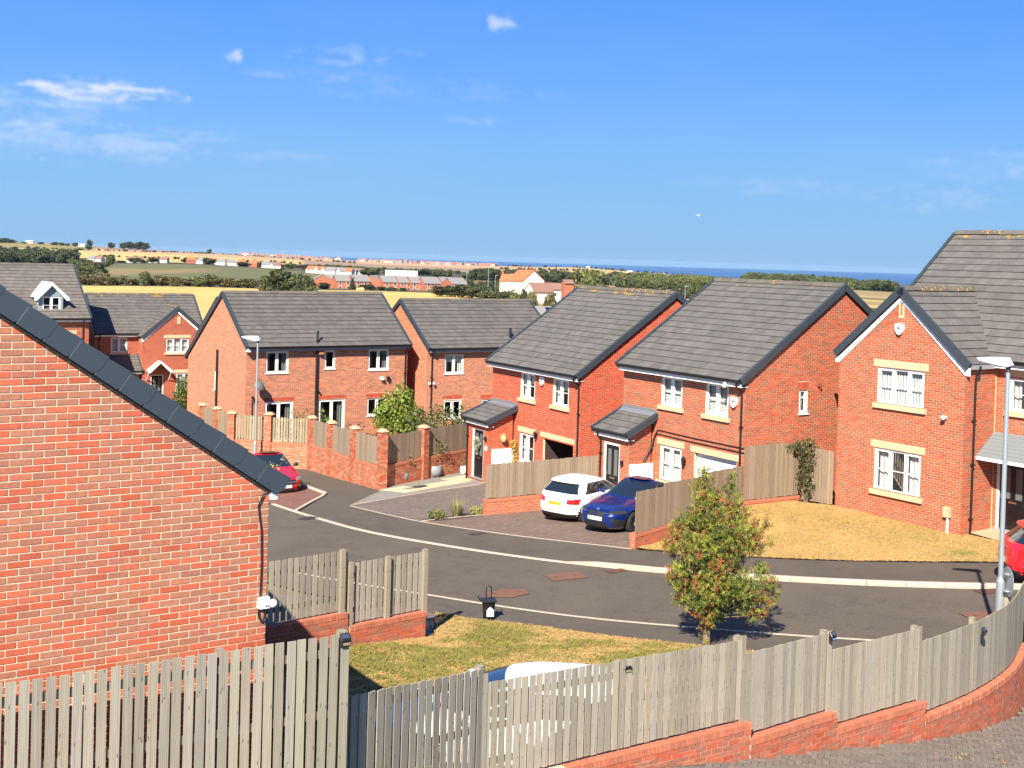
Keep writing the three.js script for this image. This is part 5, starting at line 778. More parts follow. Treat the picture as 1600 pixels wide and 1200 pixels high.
  if (o.plateR) { const m = add(boxGeo(.012, .115, .53), 'number_plate', std([.8, .8, .8], .5), g); m.position.set(xr(o.plateR[1]) - half - .012, o.plateR[1], 0); m.rotation.z = o.plateR[2] ?? 0; const f = add(new THREE.PlaneGeometry(.52, .11), 'plate_face', new THREE.MeshStandardMaterial({ map: plateTex(o.plateR[0], '#e8b010', '#151515'), roughness: .5 }), m); f.rotation.y = -PI2; f.position.x = -.008; }
  if (o.plateF) { const m = add(boxGeo(.012, .115, .53), 'number_plate', std([.8, .8, .8], .5), g); m.position.set(xf(o.plateF[1]) - half + .02, o.plateF[1], 0); const f = add(new THREE.PlaneGeometry(.52, .11), 'plate_face', new THREE.MeshStandardMaterial({ map: plateTex(o.plateF[0], '#e9ebe8', '#151515', o.plateF[2]), roughness: .5 }), m); f.rotation.y = PI2; f.position.x = .008; }
  if (o.fin) { const s = new THREE.Shape([[-.09, 0], [.09, 0], [-.05, .06], [-.09, .055]].map(([a, b]) => new THREE.Vector2(a, b))), m = add(new THREE.ExtrudeGeometry(s, { depth: .035, bevelEnabled: true, bevelSize: .008, bevelThickness: .008, bevelSegments: 2 }), 'antenna_fin', o.paint, g); m.position.set(o.fin - half, zs[zs.length - 1] - .025, -.018); }
  if (o.extra) o.extra(g, half, hw, xf, xr);
  return g;
}
const hatch = { L: 3.95, wr: .31, wheels: [.70, 3.17], belt: .93, mx: 2.55, fineZ: [[.84, .98], [1.36, 1.42]],
  rear: [[.18, .20], [.28, .05], [.45, .0], [.62, .02], [.80, .06], [.93, .13], [.96, .17], [1.10, .34], [1.27, .52], [1.29, .40], [1.34, .42], [1.38, .58], [1.405, .95], [1.42, 1.35]],
  front: [[.18, 3.80], [.3, 3.92], [.48, 3.95], [.62, 3.90], [.72, 3.78], [.80, 3.5], [.87, 3.15], [.93, 2.88], [1.0, 2.74], [1.2, 2.36], [1.34, 2.02], [1.39, 1.8], [1.42, 1.5]],
  half: [[.18, .76], [.26, .83], [.45, .87], [.62, .868], [.72, .862], [.88, .85], [.95, .82], [1.1, .755], [1.28, .665], [1.34, .62], [1.39, .52], [1.42, .34]], pow: [[.18, 5], [.5, 5.5], [.9, 5.5], [1.0, 6], [1.42, 4.5]],
  part(x, y, z, n) {
    const a = Math.abs(y), s = y > 0 ? '_left' : '_right';
    if (z < .34 && n[0] < -.35 && a < .72) return 'bumper'; if (z < .22) return 'bumper';
    if (Math.abs(n[1]) > .6 && z > .955 && z < 1.30 - .02 && x < 2.72 - (z - .955) * 1.55 && x > .62 + (z - .955) * .95) return (x > 1.36 && x < 1.46) ? 'trim' : 'side_window' + s;
    if (z > .985 && z < 1.262 && n[0] < -.3 && a < .70 - (z - .98) * .55) return 'rear_window';
    if (z > .955 && z < 1.375 && n[0] > .3 && a < .76 - (z - .95) * .42 && x > 1.75) return 'windscreen';
    if (z > .66 && z < .84 - Math.max(0, .58 - a) * .25 && a > .43 && x < .30 + (z - .66) * .5) return 'tail_light' + s;
    if (z > .60 && z < .74 && a > .52 && x > 3.5) return 'headlight' + s; if (z > .30 && z < .66 && a < .38 && x > 3.7) return 'grille';
    return 'body';
  } };
car('white_hatchback', 'white three-door hatchback with red tail lights and yellow plate, beside the brown fence', 2.84, 41.86, [.62, .785], { ...hatch, paint: paint([.80, .80, .79], { roughness: .4 }), handles: [[1.62, .80]], plateR: ['WN13 LXJ', .66, -.05], spokes: 5 });
const coupe = { L: 4.78, wr: .34, wheels: [.98, 3.84], belt: .94, mx: 3.0, bow: .12, fineZ: [[.68, .98], [1.36, 1.44]],
  rear: [[.16, .25], [.3, .06], [.5, .0], [.75, .03], [.9, .10], [1.0, .3], [1.1, .8], [1.25, 1.35], [1.36, 1.8], [1.41, 2.1], [1.44, 2.4]],
  front: [[.16, 4.60], [.24, 4.74], [.40, 4.78], [.60, 4.77], [.70, 4.70], [.76, 4.55], [.82, 4.2], [.88, 3.75], [.94, 3.35], [1.0, 3.18], [1.2, 2.78], [1.36, 2.42], [1.41, 2.2], [1.44, 2.0]],
  half: [[.16, .80], [.26, .89], [.45, .915], [.62, .915], [.76, .90], [.90, .87], [.97, .83], [1.1, .77], [1.3, .65], [1.37, .59], [1.41, .48], [1.44, .30]], pow: [[.16, 4], [.5, 4.4], [.85, 4.6], [1.0, 6], [1.44, 4.5]],
  part(x, y, z, n) {
    const a = Math.abs(y), s = y > 0 ? '_left' : '_right';
    if (z < .2) return 'bumper';
    if (x > 4.2) { if (a < .30 && z > .36 && z < .72 && Math.abs(a - .02) > .012) return 'grille'; if (a < .42 && z > .20 && z < .36) return 'grille'; if (z > .655 && z < .755 - Math.max(0, .5 - a) * .3 && a > .43 && a < .86) return 'headlight' + s; if (a > .56 && a < .84 && z > .27 && z < .54 - (a - .56) * .3) return 'grille'; }
    if (Math.abs(n[1]) > .55 && z > .975 && z < 1.33 && x < 3.08 - (z - .97) * 1.75 && x > .95 + (z - .97) * 2.2) return (Math.abs(x - 2.02) < .04) ? 'trim' : 'side_window' + s;
    if (z > .97 && z < 1.40 && n[0] > .3 && a < .78 - (z - .95) * .5 && x > 2.2) return 'windscreen';
    if (z > .98 && z < 1.38 && n[0] < -.2 && a < .62 && x < 1.9) return 'rear_window';
    if (z > .72 && z < .86 && a > .35 && x < .35) return 'tail_light' + s;
    return 'body';
  } };
car('blue_coupe', 'glossy dark blue coupe with black grille and slim headlights, nose out on the driveway', 4.28, 39.98, [-.62, -.785], { ...coupe, paint: paint([.006, .022, .17], { metalness: .45, roughness: .25 }), handles: [[2.2, .78]], plateF: ['LL23 EHM', .50, '#2f9e58'], rim: darkAlloy, spokes: 10, lamp: std([.03, .03, .035], .1), extra(g, half, hw, xf) { const m = add(new THREE.CylinderGeometry(.045, .045, .02, 16).rotateZ(PI2), 'bonnet_badge', headMat, g); m.position.set(xf(.74) - half + .012, .755, 0); add(new THREE.CylinderGeometry(.03, .03, .024, 16).rotateZ(PI2), 'badge_centre', std([.02, .1, .3], .3), m); for (const s of [-1, 1]) add(boxGeo(.02, .012, .22, xf(.69) - half - .03, .69, s * .66), 'light_strip', chrome, g).rotation.y = s * .45; } });
const saloon = { ...coupe, L: 4.69, wheels: [.95, 3.79], bow: .10,
  part(x, y, z, n) {
    const a = Math.abs(y), s = y > 0 ? '_left' : '_right';
    if (z < .2) return 'bumper';
    if (x > 4.1) { if (a < .50 - Math.abs(z - .60) * 1.0 && z > .50 && z < .70) return Math.abs(z - .605) < .012 ? 'fog' : 'grille'; if (z > .645 && z < .76 && a > .50 && a < .86) return 'headlight' + s; if (a < .45 && z > .22 && z < .33) return 'grille'; if (a > .52 && a < .80 && z > .25 && z < .43 - (a - .52) * .25) return 'grille'; }
    return coupe.part(Math.min(x, 4.1), y, z, n);
  } };
car('red_saloon', 'dark red saloon parked behind the grey verge caps, nose towards the road', -9.95, 51.2, [.45, -.893], { ...saloon, paint: paint([.42, .007, .010], { clearcoat: .6 }), plateF: ['AF16 7ES', .44, null], roofMat: std([.01, .01, .012], .15), mirror: trim, handles: [[2.2, .78]], extra(g, half, hw, xf) { const r = [new THREE.TorusGeometry(.085, .009, 6, 24).rotateY(PI2)]; for (let i = 0; i < 3; i++) r.push(new THREE.BoxGeometry(.012, .085, .014).translate(0, .042, 0).rotateX(i * 2 * Math.PI / 3)); const m = add(merge(r), 'star_emblem', chrome, g); m.position.set(xf(.6) - half + .015, .605, 0); } });
car('red_hatchback', 'bright red hatchback cut off by the right edge, parked beside the road', 14.12, 29.6, [.99, -.13], { ...hatch, L: 3.95, paint: paint([.62, .010, .018]), plateR: ['NK15 UBD', .52, 0], handles: [[1.62, .80]], extra(g, half) { add(new THREE.TorusGeometry(.06, .012, 6, 16).rotateY(PI2), 'badge', chrome, g).position.set(-half + .03, .83, 0); } });
car('white_car', 'white car behind the near fence, only its roof above the boards', .12, 19.3, [-.998, .06], { ...hatch, paint: paint([.80, .80, .79], { roughness: .4 }), fin: .85, y: -7.98, handles: [[1.62, .80]] }).scale.set(1.13, 1.02, 1.02);
// ---------- lamps, caddy, pots ----------
function streetLamp(label, X, D, top, base, headTurn, o = {}) {
  const g = thing('street_lamp', label, 'street lamp', W(X, base, D)), h = top - base;
  add(merge([new THREE.CylinderGeometry(.085, .09, 1.3, 14).translate(0, .65, 0), new THREE.CylinderGeometry(.05, .085, .1, 14).translate(0, 1.35, 0), new THREE.CylinderGeometry(.042, .052, h - 1.35, 14).translate(0, 1.35 + (h - 1.35) / 2, 0)]), 'column', galv, g);
  const s = new THREE.Shape(); s.moveTo(-.1, -.05); s.lineTo(.02, -.10); s.quadraticCurveTo(.2, -.10, .72, .03); s.lineTo(.74, .06); s.quadraticCurveTo(.3, .10, -.02, .09); s.closePath();
  const e = new THREE.ExtrudeGeometry(s, { depth: .16, bevelEnabled: true, bevelSize: .03, bevelThickness: .04, bevelSegments: 3 }).translate(0, 0, -.08), m = add(e, 'lamp_head', std([.50, .52, .52], .45), g); m.position.y = h + .03; m.rotation.y = headTurn; m.scale.setScalar(o.s ?? 1);
  add(merge([new THREE.CylinderGeometry(.05, .05, .1, 10).translate(0, h - .08, 0), new THREE.TorusGeometry(.052, .012, 6, 12).rotateX(PI2).translate(0, h - .15, 0)]), 'collar', blackPipe, g);
  return g;
}
streetLamp('tall galvanised street lamp at right edge with round sign plate on it', 10.03, 24.62, -1.85, -7.55, Math.PI - .35, { s: .78 });
{ const s = thing('road_sign', 'grey back of a round sign plate strapped to the right street lamp', 'sign', W(10.13, -6.22, 24.5), .5); add(new THREE.CylinderGeometry(.30, .30, .008, 32).rotateX(PI2), 'plate', std([.34, .36, .37], .5, { metalness: .4 }), s).rotation.y = 1.05; for (const y of [-.17, .17]) add(merge([new THREE.TorusGeometry(.062, .012, 6, 16).rotateX(PI2).translate(-.075, y, .05), new THREE.BoxGeometry(.22, .035, .03).translate(-.02, y, .02)]), 'bracket', galv, s); }
streetLamp('slim street lamp in front of the satellite dish house, left of middle', -11.75, 57.0, -4.15, -10.3, Math.PI - .15);
{ // food caddy on the near pavement
  const g = thing('food_caddy', 'small black food caddy with raised handle and house-shaped number sticker', 'caddy', groundAt(-.32, 27.72).add(V3(0, .01, 0)), .18);
  const pts = [[.10, 0], [.13, .01], [.145, .2], [.165, .40], [.175, .42]].map(([a, b]) => new THREE.Vector2(a, b)), b = new THREE.LatheGeometry(pts, 4, Math.PI / 4); const body = add(b, 'bin', std([.010, .010, .011], .45), g); body.scale.set(1.15, 1, 1.05);
  const lid = add(new GB().box(-.17, .17, 0, .03, -.16, .16, [1, 1, 1]).geo(), 'lid', std([.02, .02, .022], .4), g); lid.position.set(0, .42, 0);
  const lip = add(new GB().box(-.06, .01, -.02, .012, -.13, .13, [1, 1, 1]).geo(), 'open_flap', blackPipe, g); lip.position.set(-.19, .46, 0); lip.rotation.z = -.75;
  add(tube([[-.06, .43, .0], [-.062, .62, .0], [-.055, .72, .0], [0, .76, .0], [.055, .72, .0], [.062, .62, .0], [.06, .43, .0]], .013, 6, 8), 'handle', blackPipe, g);
  const c = document.createElement('canvas'); c.width = c.height = 128; const x = c.getContext('2d'); x.fillStyle = '#f4f4f0'; x.fillRect(0, 0, 128, 128); x.fillStyle = '#9a9a98'; x.font = 'bold 62px serif'; x.textAlign = 'center'; x.textBaseline = 'middle'; x.fillText('36', 64, 80); const t = new THREE.CanvasTexture(c); t.colorSpace = THREE.SRGBColorSpace;
  const s = new THREE.Shape([[-.08, -.1], [.08, -.1], [.08, .045], [0, .115], [-.08, .045]].map(([p, q]) => new THREE.Vector2(p, q))), sg = new THREE.ShapeGeometry(s), uv = sg.attributes.uv, ps = sg.attributes.position; for (let i = 0; i < uv.count; i++) uv.setXY(i, (ps.getX(i) + .1) / .2, (ps.getY(i) + .1) / .22);
  const st = add(sg, 'sticker', new THREE.MeshStandardMaterial({ map: t, roughness: .5 }), g); st.position.set(.02, .2, .145); st.rotation.x = -.1;
}
// ---------- foliage ----------
const leafMat = (o = {}) => new THREE.MeshPhysicalMaterial({ vertexColors: true, roughness: .62, side: THREE.DoubleSide, transmission: .0, ...o });
const LEAF = leafMat(), bark = std([.16, .12, .085], .95, { bumpMap: fineNoise, bumpScale: .01 });
const star = (() => { const a = []; for (let i = 0; i < 5; i++) { const t = -1.9 + i * .95, w = .30, l = i === 2 ? 1 : i % 4 ? .95 : .75; a.push([[0, 0, 0], [Math.sin(t - w) * .42, Math.cos(t - w) * .42, .05], [Math.sin(t) * l, Math.cos(t) * l, -.10]], [[0, 0, 0], [Math.sin(t) * l, Math.cos(t) * l, -.10], [Math.sin(t + w) * .42, Math.cos(t + w) * .42, .05]]); } return a; })();
const oval = [[[0, 0, 0], [.30, .45, .06], [0, 1, -.08]], [[0, 0, 0], [0, 1, -.08], [-.30, .45, .06]]];
function foliage(clumps, { shape = oval, size = .08, dens = 60, col, hollow = .45, droop = .3, up = .4 }) { // leaves spread through each clump, thicker towards its outside
  const p = [], c = [], n = []; const q = new THREE.Quaternion(), e = new THREE.Euler(), v = V3(), nv = V3();
  for (const [cx, cy, cz, rx, ry = rx, rz = rx, tone = 0] of clumps) {
    const N = Math.round(dens * rx * ry * rz * 30 + 6);
    for (let i = 0; i < N; i++) {
      const z = rr(-1, 1), t = rr(0, 6.283), s = Math.sqrt(1 - z * z), k = Math.pow(lerp(hollow ** 3, 1, R()), 1 / 3) * rr(.82, 1.12), d = [s * Math.cos(t), z, s * Math.sin(t)];
      const P = [cx + d[0] * rx * k, cy + d[1] * ry * k, cz + d[2] * rz * k], L = size * rr(.6, 1.25), cc = col(P[0], P[1], P[2], tone);
      e.set(rr(-1, 1) + up * d[2] - droop, Math.atan2(d[0], d[2]) + rr(-1.1, 1.1), rr(-1.6, 1.6)); q.setFromEuler(e);
      for (const T of shape) { const w = T.map(([a, b, g]) => v.set(a * L, b * L, g * L).applyQuaternion(q).clone().add(V3(...P))); nv.crossVectors(w[1].clone().sub(w[0]), w[2].clone().sub(w[0])).normalize(); for (const a of w) { p.push(a.x, a.y, a.z); n.push(nv.x, nv.y, nv.z); c.push(...cc); } }
    }
  }
  const g = new THREE.BufferGeometry(); g.setAttribute('position', new THREE.Float32BufferAttribute(p, 3)); g.setAttribute('normal', new THREE.Float32BufferAttribute(n, 3)); g.setAttribute('color', new THREE.Float32BufferAttribute(c, 3)); return g;
}
const vary = (c, k = .25) => { const f = rr(1 - k, 1 + k); return [c[0] * f, c[1] * f, c[2] * f]; };
R = mulberry(404);
{ // young tree between road and near lawn
  const X = 4.21, D = 25.07, g = thing('tree', 'young maple-leaved tree with green and reddening leaves beside the road', 'tree', groundAt(X, D)), S = 76.3;
  const px = (x, y, r, d = 0, ry = r) => [(x - 1103) / S + (1008 - y) / S * .03, (1008 - y) / S, d, r / S, ry / S, r / S * 1.05];
  const cl = [px(1083, 745, 16), px(1080, 768, 20), px(1098, 775, 18, -.1), px(1125, 748, 12), px(1122, 775, 22, .1), px(1098, 795, 30), px(1075, 800, 20, .2), px(1140, 805, 24, -.15), px(1060, 812, 20, .1), px(1115, 820, 30, .25), px(1090, 830, 34, -.2),
    px(1048, 830, 20, -.1), px(1150, 832, 26, .2), px(1172, 822, 16, 0), px(1185, 815, 10), px(1035, 850, 16), px(1070, 850, 28, .35), px(1110, 855, 34, .3), px(1140, 860, 28, -.3), px(1170, 850, 16, .1), px(1192, 842, 9), px(1053, 862, 18, -.2), px(1100, 880, 32, .1),
    px(1050, 895, 22, .2), px(1070, 905, 30, -.25), px(1105, 910, 34, .4), px(1140, 900, 28, .1), px(1085, 925, 30, .15), px(1060, 930, 20), px(1125, 930, 30, -.3), px(1160, 915, 24, .3), px(1185, 890, 16), px(1197, 905, 15, .1), px(1195, 925, 20, .0), px(1180, 945, 18, .15), px(1150, 940, 22, -.1), px(1207, 915, 10, .1), px(1100, 950, 26, .2), px(1120, 955, 20, -.1), px(1105, 967, 14), px(1165, 955, 12, .2), px(1028, 848, 9), px(1042, 905, 11), px(1130, 740, 7)];
  const green = [.105, .135, .012], lime = [.20, .205, .022], deep = [.045, .065, .010], red = [.26, .085, .02], rust2 = [.17, .075, .022];
  const col = (x, y, z) => { const f = fbm(x * 3.2 + 8, y * 3.2 + z * 2, 3), r = R(); return vary(f > .60 && r < .62 ? (r < .3 ? red : rust2) : r < .07 ? red : f > .48 ? (r < .6 ? green : lime) : r < .4 ? deep : r < .8 ? green : lime, .3); };
  add(foliage(cl, { shape: star, size: .085, dens: 175, col, hollow: .25, droop: .55 }), 'crown', LEAF, g);
  const br = [], st = V3(0, 0, 0), tip = V3(-.1, 3.5, 0); br.push(cylBetween(V3(0, -.05, 0), V3(.0, .75, 0), .085, .07, 10), cylBetween(V3(0, .73, 0), V3(-.03, 2.0, 0), .07, .045, 9), cylBetween(V3(-.03, 2, 0), tip, .045, .012, 7));
  add(merge(br), 'trunk', std([.20, .15, .10], .95, { bumpMap: fineNoise, bumpScale: .012 }), g); const lm = [];
  for (const c of cl) { const y0 = Math.max(.55, c[1] - Math.hypot(c[0], c[2]) * .8 - .1), a = V3(-.03 * y0 / 2, y0, 0), b = V3(c[0], c[1], c[2]); if (a.distanceTo(b) > .15) lm.push(cylBetween(a, b, .018, .006, 5)); }
  add(merge(lm), 'limb', bark, g);
  add(foliage([[-.13, .32, .05, .10, .18, .1], [-.02, .12, .06, .1, .1, .08]], { shape: star, size: .06, dens: 150, col: () => vary(R() < .5 ? red : lime) }), 'sucker', LEAF, g);
}
function shrub(name, label, category, base, clumps, o, stems = 4, group) { const g = thing(name, label, category, base, 0, group); add(foliage(clumps, o), 'foliage', LEAF, g); const s = []; for (let i = 0; i < stems; i++) { const c = clumps[i % clumps.length]; s.push(cylBetween(V3(rr(-.1, .1), -.1, rr(-.1, .1)), V3(c[0], c[1], c[2]), .025, .01, 5)); } add(merge(s), 'stem', bark, g); return g; }
const tones = (...cs) => () => vary(cs[Math.floor(R() * cs.length)], .35);
// back garden behind the pier wall (positions on the slope, D about 54 to 60)
const gb = (X, D) => W(X, GY(X, D) + .3, D);
shrub('laurel_bush', 'tall bright green bush in front of the gap between the two rear-view houses', 'bush', gb(-5.2, 57.5), [[0, 1.2, 0, 1.0, 1.1, .9], [-.3, 2.2, 0, .8, .8, .7], [.25, 2.6, .1, .6, .7, .6], [.1, 3.15, 0, .35, .5, .35], [-.75, 1.9, .2, .5, .6, .5], [.8, 2.1, 0, .5, .5, .5], [.5, 2.95, 0, .25, .4, .25], [-.5, 2.9, 0, .25, .35, .25]], { size: .16, dens: 62, col: tones([.13, .19, .015], [.19, .24, .02], [.07, .11, .015], [.16, .2, .02]) }, 6);
shrub('garden_shrub', 'dull olive shrub right of the tall bright green bush', 'shrub', gb(-3.6, 57.2), [[0, 1.0, 0, 1.1, 1.0, .8], [.7, 1.6, 0, .8, .7, .6], [-.6, 1.8, 0, .7, .6, .6], [1.35, 1.6, .1, .55, .5, .5], [1.5, 2.3, 0, .3, .35, .3], [.3, 2.2, 0, .5, .4, .4], [1.75, 1.0, .2, .5, .6, .5], [.9, 2.3, 0, .2, .3, .2]], { size: .13, dens: 62, col: tones([.075, .095, .03], [.11, .13, .04], [.05, .065, .02], [.14, .16, .05]) }, 6);
shrub('garden_shrub', 'low bright green shrub behind the panel nearest the wreathed porch', 'shrub', gb(-2.2, 55.6), [[0, .9, 0, .75, .6, .6], [.55, 1.0, 0, .5, .5, .4], [-.5, 1.1, 0, .5, .45, .4]], { size: .13, dens: 62, col: tones([.13, .2, .02], [.18, .24, .03], [.08, .12, .02]) });
shrub('garden_shrub', 'red-brown leaved shrub below the bright green bush', 'shrub', gb(-5.3, 54.2), [[0, 1.0, 0, .7, .5, .5], [-.7, .9, 0, .55, .45, .4], [.5, .9, .1, .5, .45, .4]], { size: .13, dens: 62, col: tones([.16, .07, .025], [.11, .09, .02], [.2, .09, .03], [.08, .09, .02]) });
shrub('garden_shrub', 'thin dark purple-leaved shrub beside the lower right window of the rear-view house', 'shrub', gb(-7.2, 57.2), [[0, 1.0, 0, .5, .5, .4], [.3, 1.5, 0, .25, .3, .2], [-.25, 1.55, 0, .2, .3, .2], [.7, .9, 0, .45, .4, .4]], { size: .13, dens: 62, col: tones([.09, .035, .03], [.07, .06, .02], [.12, .05, .03]) });
shrub('climbing_shrub', 'leggy olive and pinkish climber in front of the patio doors, left one', 'shrub', gb(-10.6, 59.6), [[0, 1.0, 0, .8, .6, .5], [.4, 1.6, 0, .6, .5, .4], [-.6, 1.4, 0, .5, .45, .4], [.9, 2.0, 0, .4, .45, .35], [.2, 2.2, 0, .3, .3, .25]], { size: .13, dens: 34, col: tones([.11, .12, .03], [.15, .15, .04], [.2, .11, .06], [.07, .08, .02]) });
shrub('climbing_shrub', 'dark green climber in front of the right patio door', 'shrub', gb(-8.9, 58.6), [[0, .9, 0, .5, .55, .4], [.1, 1.6, 0, .4, .5, .35], [-.35, 1.4, 0, .35, .45, .3], [.4, 1.3, .1, .3, .4, .3], [-.1, 2.2, 0, .2, .35, .2]], { size: .13, dens: 62, col: tones([.06, .085, .015], [.10, .13, .02], [.14, .16, .02]) });
shrub('garden_shrub', 'small yellow-flowered plant on top of the pier wall corner', 'shrub', gb(-7.6, 55.6), [[0, .75, 0, .35, .25, .3]], { size: .11, dens: 260, col: tones([.45, .36, .03], [.2, .24, .03]) }, 2);
// conifer by the small-gabled house, ivy on the tall fence
shrub('conifer', 'dark green rounded conifer beside the black front door at far left', 'tree', W(-21.35, -11.3, 79.8), [[0, 1.2, 0, .62, 1.2, .6], [.1, 2.2, 0, .45, .7, .45], [-.15, .8, .1, .5, .7, .5]], { size: .13, dens: 130, col: tones([.035, .065, .012], [.07, .11, .015], [.11, .15, .02]) }, 2);
shrub('climber', 'dark ivy climber hanging over the tall fence beside the gabled house', 'climber', W(9.85, -7.75, 40.25), [[0, 1.75, 0, .42, .3, .22], [.05, 1.3, .05, .33, .4, .2], [-.05, .8, .08, .28, .45, .2], [.1, .4, .08, .2, .3, .15], [-.45, 1.75, .05, .25, .15, .15], [.45, 1.5, .05, .2, .2, .15], [-1.05, 1.3, .06, .1, .25, .06]], { size: .10, dens: 420, col: tones([.045, .05, .015], [.08, .08, .02], [.12, .09, .03], [.03, .035, .012]) });
shrub('garden_shrub', 'orange-tipped shrub below the garage of the house with blinds, behind the young tree', 'shrub', W(6.2, -8.6, 39.3), [[0, .9, 0, .4, .5, .35], [.25, 1.3, 0, .25, .3, .2]], { size: .12, dens: 130, col: tones([.3, .12, .03], [.14, .15, .03], [.2, .2, .03]) });
// planting bed between the driveways
{ const b = sheet('planting_bed', [[-3.0, 41.5], [-2.2, 41.35], [-.75, 42.15], [-.72, 42.75], [-1.6, 42.5], [-2.6, 41.95]], .022, std([.075, .05, .035], 1, { bumpMap: fineNoise, bumpScale: .03 }));
  shrub('bedding_plant', 'low rounded green plant at the left end of the planting bed', 'plant', groundAt(-2.35, 41.72), [[0, .16, 0, .36, .18, .28]], { size: .07, dens: 1100, col: tones([.12, .14, .03], [.18, .18, .05], [.07, .09, .02]) }, 2);
  const g = thing('ornamental_grass', 'pale wispy grass tuft in the middle of the planting bed', 'plant', groundAt(-1.65, 42.1)), k = new GB(); for (let i = 0; i < 260; i++) { const a = rr(0, 6.28), r = rr(0, .12), l = rr(.25, .75), e = rr(.05, .45), x = Math.cos(a), z = Math.sin(a), w = .012, c = vary(R() < .6 ? [.32, .29, .13] : [.2, .21, .07], .3); k.tri([x * r - z * w, 0, z * r + x * w], [x * r + z * w, 0, z * r - x * w], [x * (r + e), l, z * (r + e)], c); } const gg = k.geo(); add(gg, 'blades', LEAF, g);
  shrub('bedding_plant', 'small yellow-green plant at the right end of the planting bed', 'plant', groundAt(-1.0, 42.45), [[0, .14, 0, .25, .14, .2], [.2, .26, 0, .1, .12, .1]], { size: .07, dens: 1100, col: tones([.34, .33, .08], [.2, .2, .04]) }, 2);
}
// pots
function pot(label, X, D, r, h, mat, cl, o, grp) { const g = thing('plant_pot', label, 'plant pot', groundAt(X, D).add(V3(0, .03, 0)), 0, grp); add(new THREE.LatheGeometry([[0, 0], [r * .62, 0], [r * .95, h * .35], [r, h * .7], [r * .86, h], [r * .78, h], [r * .76, h * .9], [0, h * .88]].map(([a, b]) => new THREE.Vector2(a, b)), 24), 'pot', mat, g); add(foliage(cl, o), 'plant', LEAF, g); const s = cl.map((c) => cylBetween(V3(0, h * .8, 0), V3(c[0], c[1], c[2]), .012, .006, 5)); add(merge(s), 'stem', bark, g); }
const greyPot = std([.25, .27, .28], .55), whitePot = std([.75, .74, .70], .5);
pot('grey round pot with a sparse reddish shrub against the pier wall', -4.42, 51.3, .34, .48, greyPot, [[-.2, 1.0, 0, .25, .3, .2], [.15, 1.35, 0, .18, .25, .15], [.35, .9, 0, .22, .2, .18], [-.05, 1.7, 0, .12, .2, .1]], { size: .10, dens: 120, col: tones([.16, .11, .04], [.11, .11, .03], [.22, .09, .05]) });
pot('grey round pot with a fuller olive shrub, right of the sparse one', -3.12, 52.75, .34, .5, greyPot, [[0, 1.0, 0, .4, .3, .3], [.25, 1.35, 0, .3, .3, .25], [-.3, 1.3, 0, .25, .3, .2], [0, 1.7, 0, .2, .25, .2]], { size: .10, dens: 120, col: tones([.13, .12, .035], [.17, .14, .05], [.08, .08, .02]) });
pot('small white pot with a clipped green plant left of the wreathed door', -1.88, 53.25, .15, .36, whitePot, [[0, .52, 0, .16, .2, .16]], { size: .05, dens: 700, col: tones([.07, .1, .015], [.12, .15, .03]) });
pot('small white pot with dark purple plant on the right side of the wreathed door', -.92, 51.75, .15, .36, whitePot, [[0, .5, 0, .18, .18, .18]], { size: .05, dens: 700, col: tones([.05, .06, .04], [.08, .05, .09], [.1, .12, .03]) });
{ const m = thing('door_mat', 'brown door mat on the slabs before the wreathed door', 'mat', W(-1.35, GY(-1.35, 52.1) + .06, 52.1), -1.031); add(boxGeo(.75, .025, .45), 'mat', std([.17, .10, .06], .95, { bumpMap: fineNoise, bumpScale: .01 }), m);
  const c = scene.children.find((o) => o.userData.label?.includes('dark open garage')); const wv = V3(-5.80, 1.72, 1.25).applyAxisAngle(V3(0, 1, 0), -1.031).add(c.position);
  const w = thing('wreath', 'pale green leafy wreath hanging on the black porch door', 'wreath', wv, -1.031); add(new THREE.TorusGeometry(.2, .04, 6, 20), 'ring', bark, w); const cl = []; for (let i = 0; i < 14; i++) cl.push([Math.cos(i / 14 * 6.28) * .2, Math.sin(i / 14 * 6.28) * .2, .03, .09, .09, .06]); cl.push([0, -.28, .03, .12, .2, .05]); add(foliage(cl, { size: .07, dens: 900, col: tones([.26, .31, .2], [.36, .4, .28], [.18, .22, .12]) }), 'leaves', LEAF, w);
  const hb = V3(-4.8, 1.75, .1).applyAxisAngle(V3(0, 1, 0), -1.031).add(c.position), h = thing('hanging_plant', 'yellow and orange flowering plant beside the meter boxes of the bright red house', 'plant', hb, -1.031); add(foliage([[.25, .05, .16, .2, .2, .15], [.35, -.3, .15, .15, .35, .12], [.32, -.75, .15, .12, .25, .1]], { size: .09, dens: 500, col: tones([.42, .22, .02], [.45, .34, .04], [.2, .2, .03]) }), 'foliage', LEAF, h);
  const gn = thing('wall_ornament', 'round straw-coloured ornament above the meter boxes', 'ornament', V3(-4.72, 2.05, .62).applyAxisAngle(V3(0, 1, 0), -1.031).add(c.position), -1.031); add(new THREE.SphereGeometry(.15, 14, 10).scale(1, 1.15, .8), 'ball', std([.5, .38, .16], .9, { bumpMap: fineNoise, bumpScale: .02 }), gn); add(foliage([[0, .05, 0, .17, .17, .14]], { size: .05, dens: 500, col: tones([.46, .36, .16], [.5, .4, .2]) }), 'straw', LEAF, gn); }
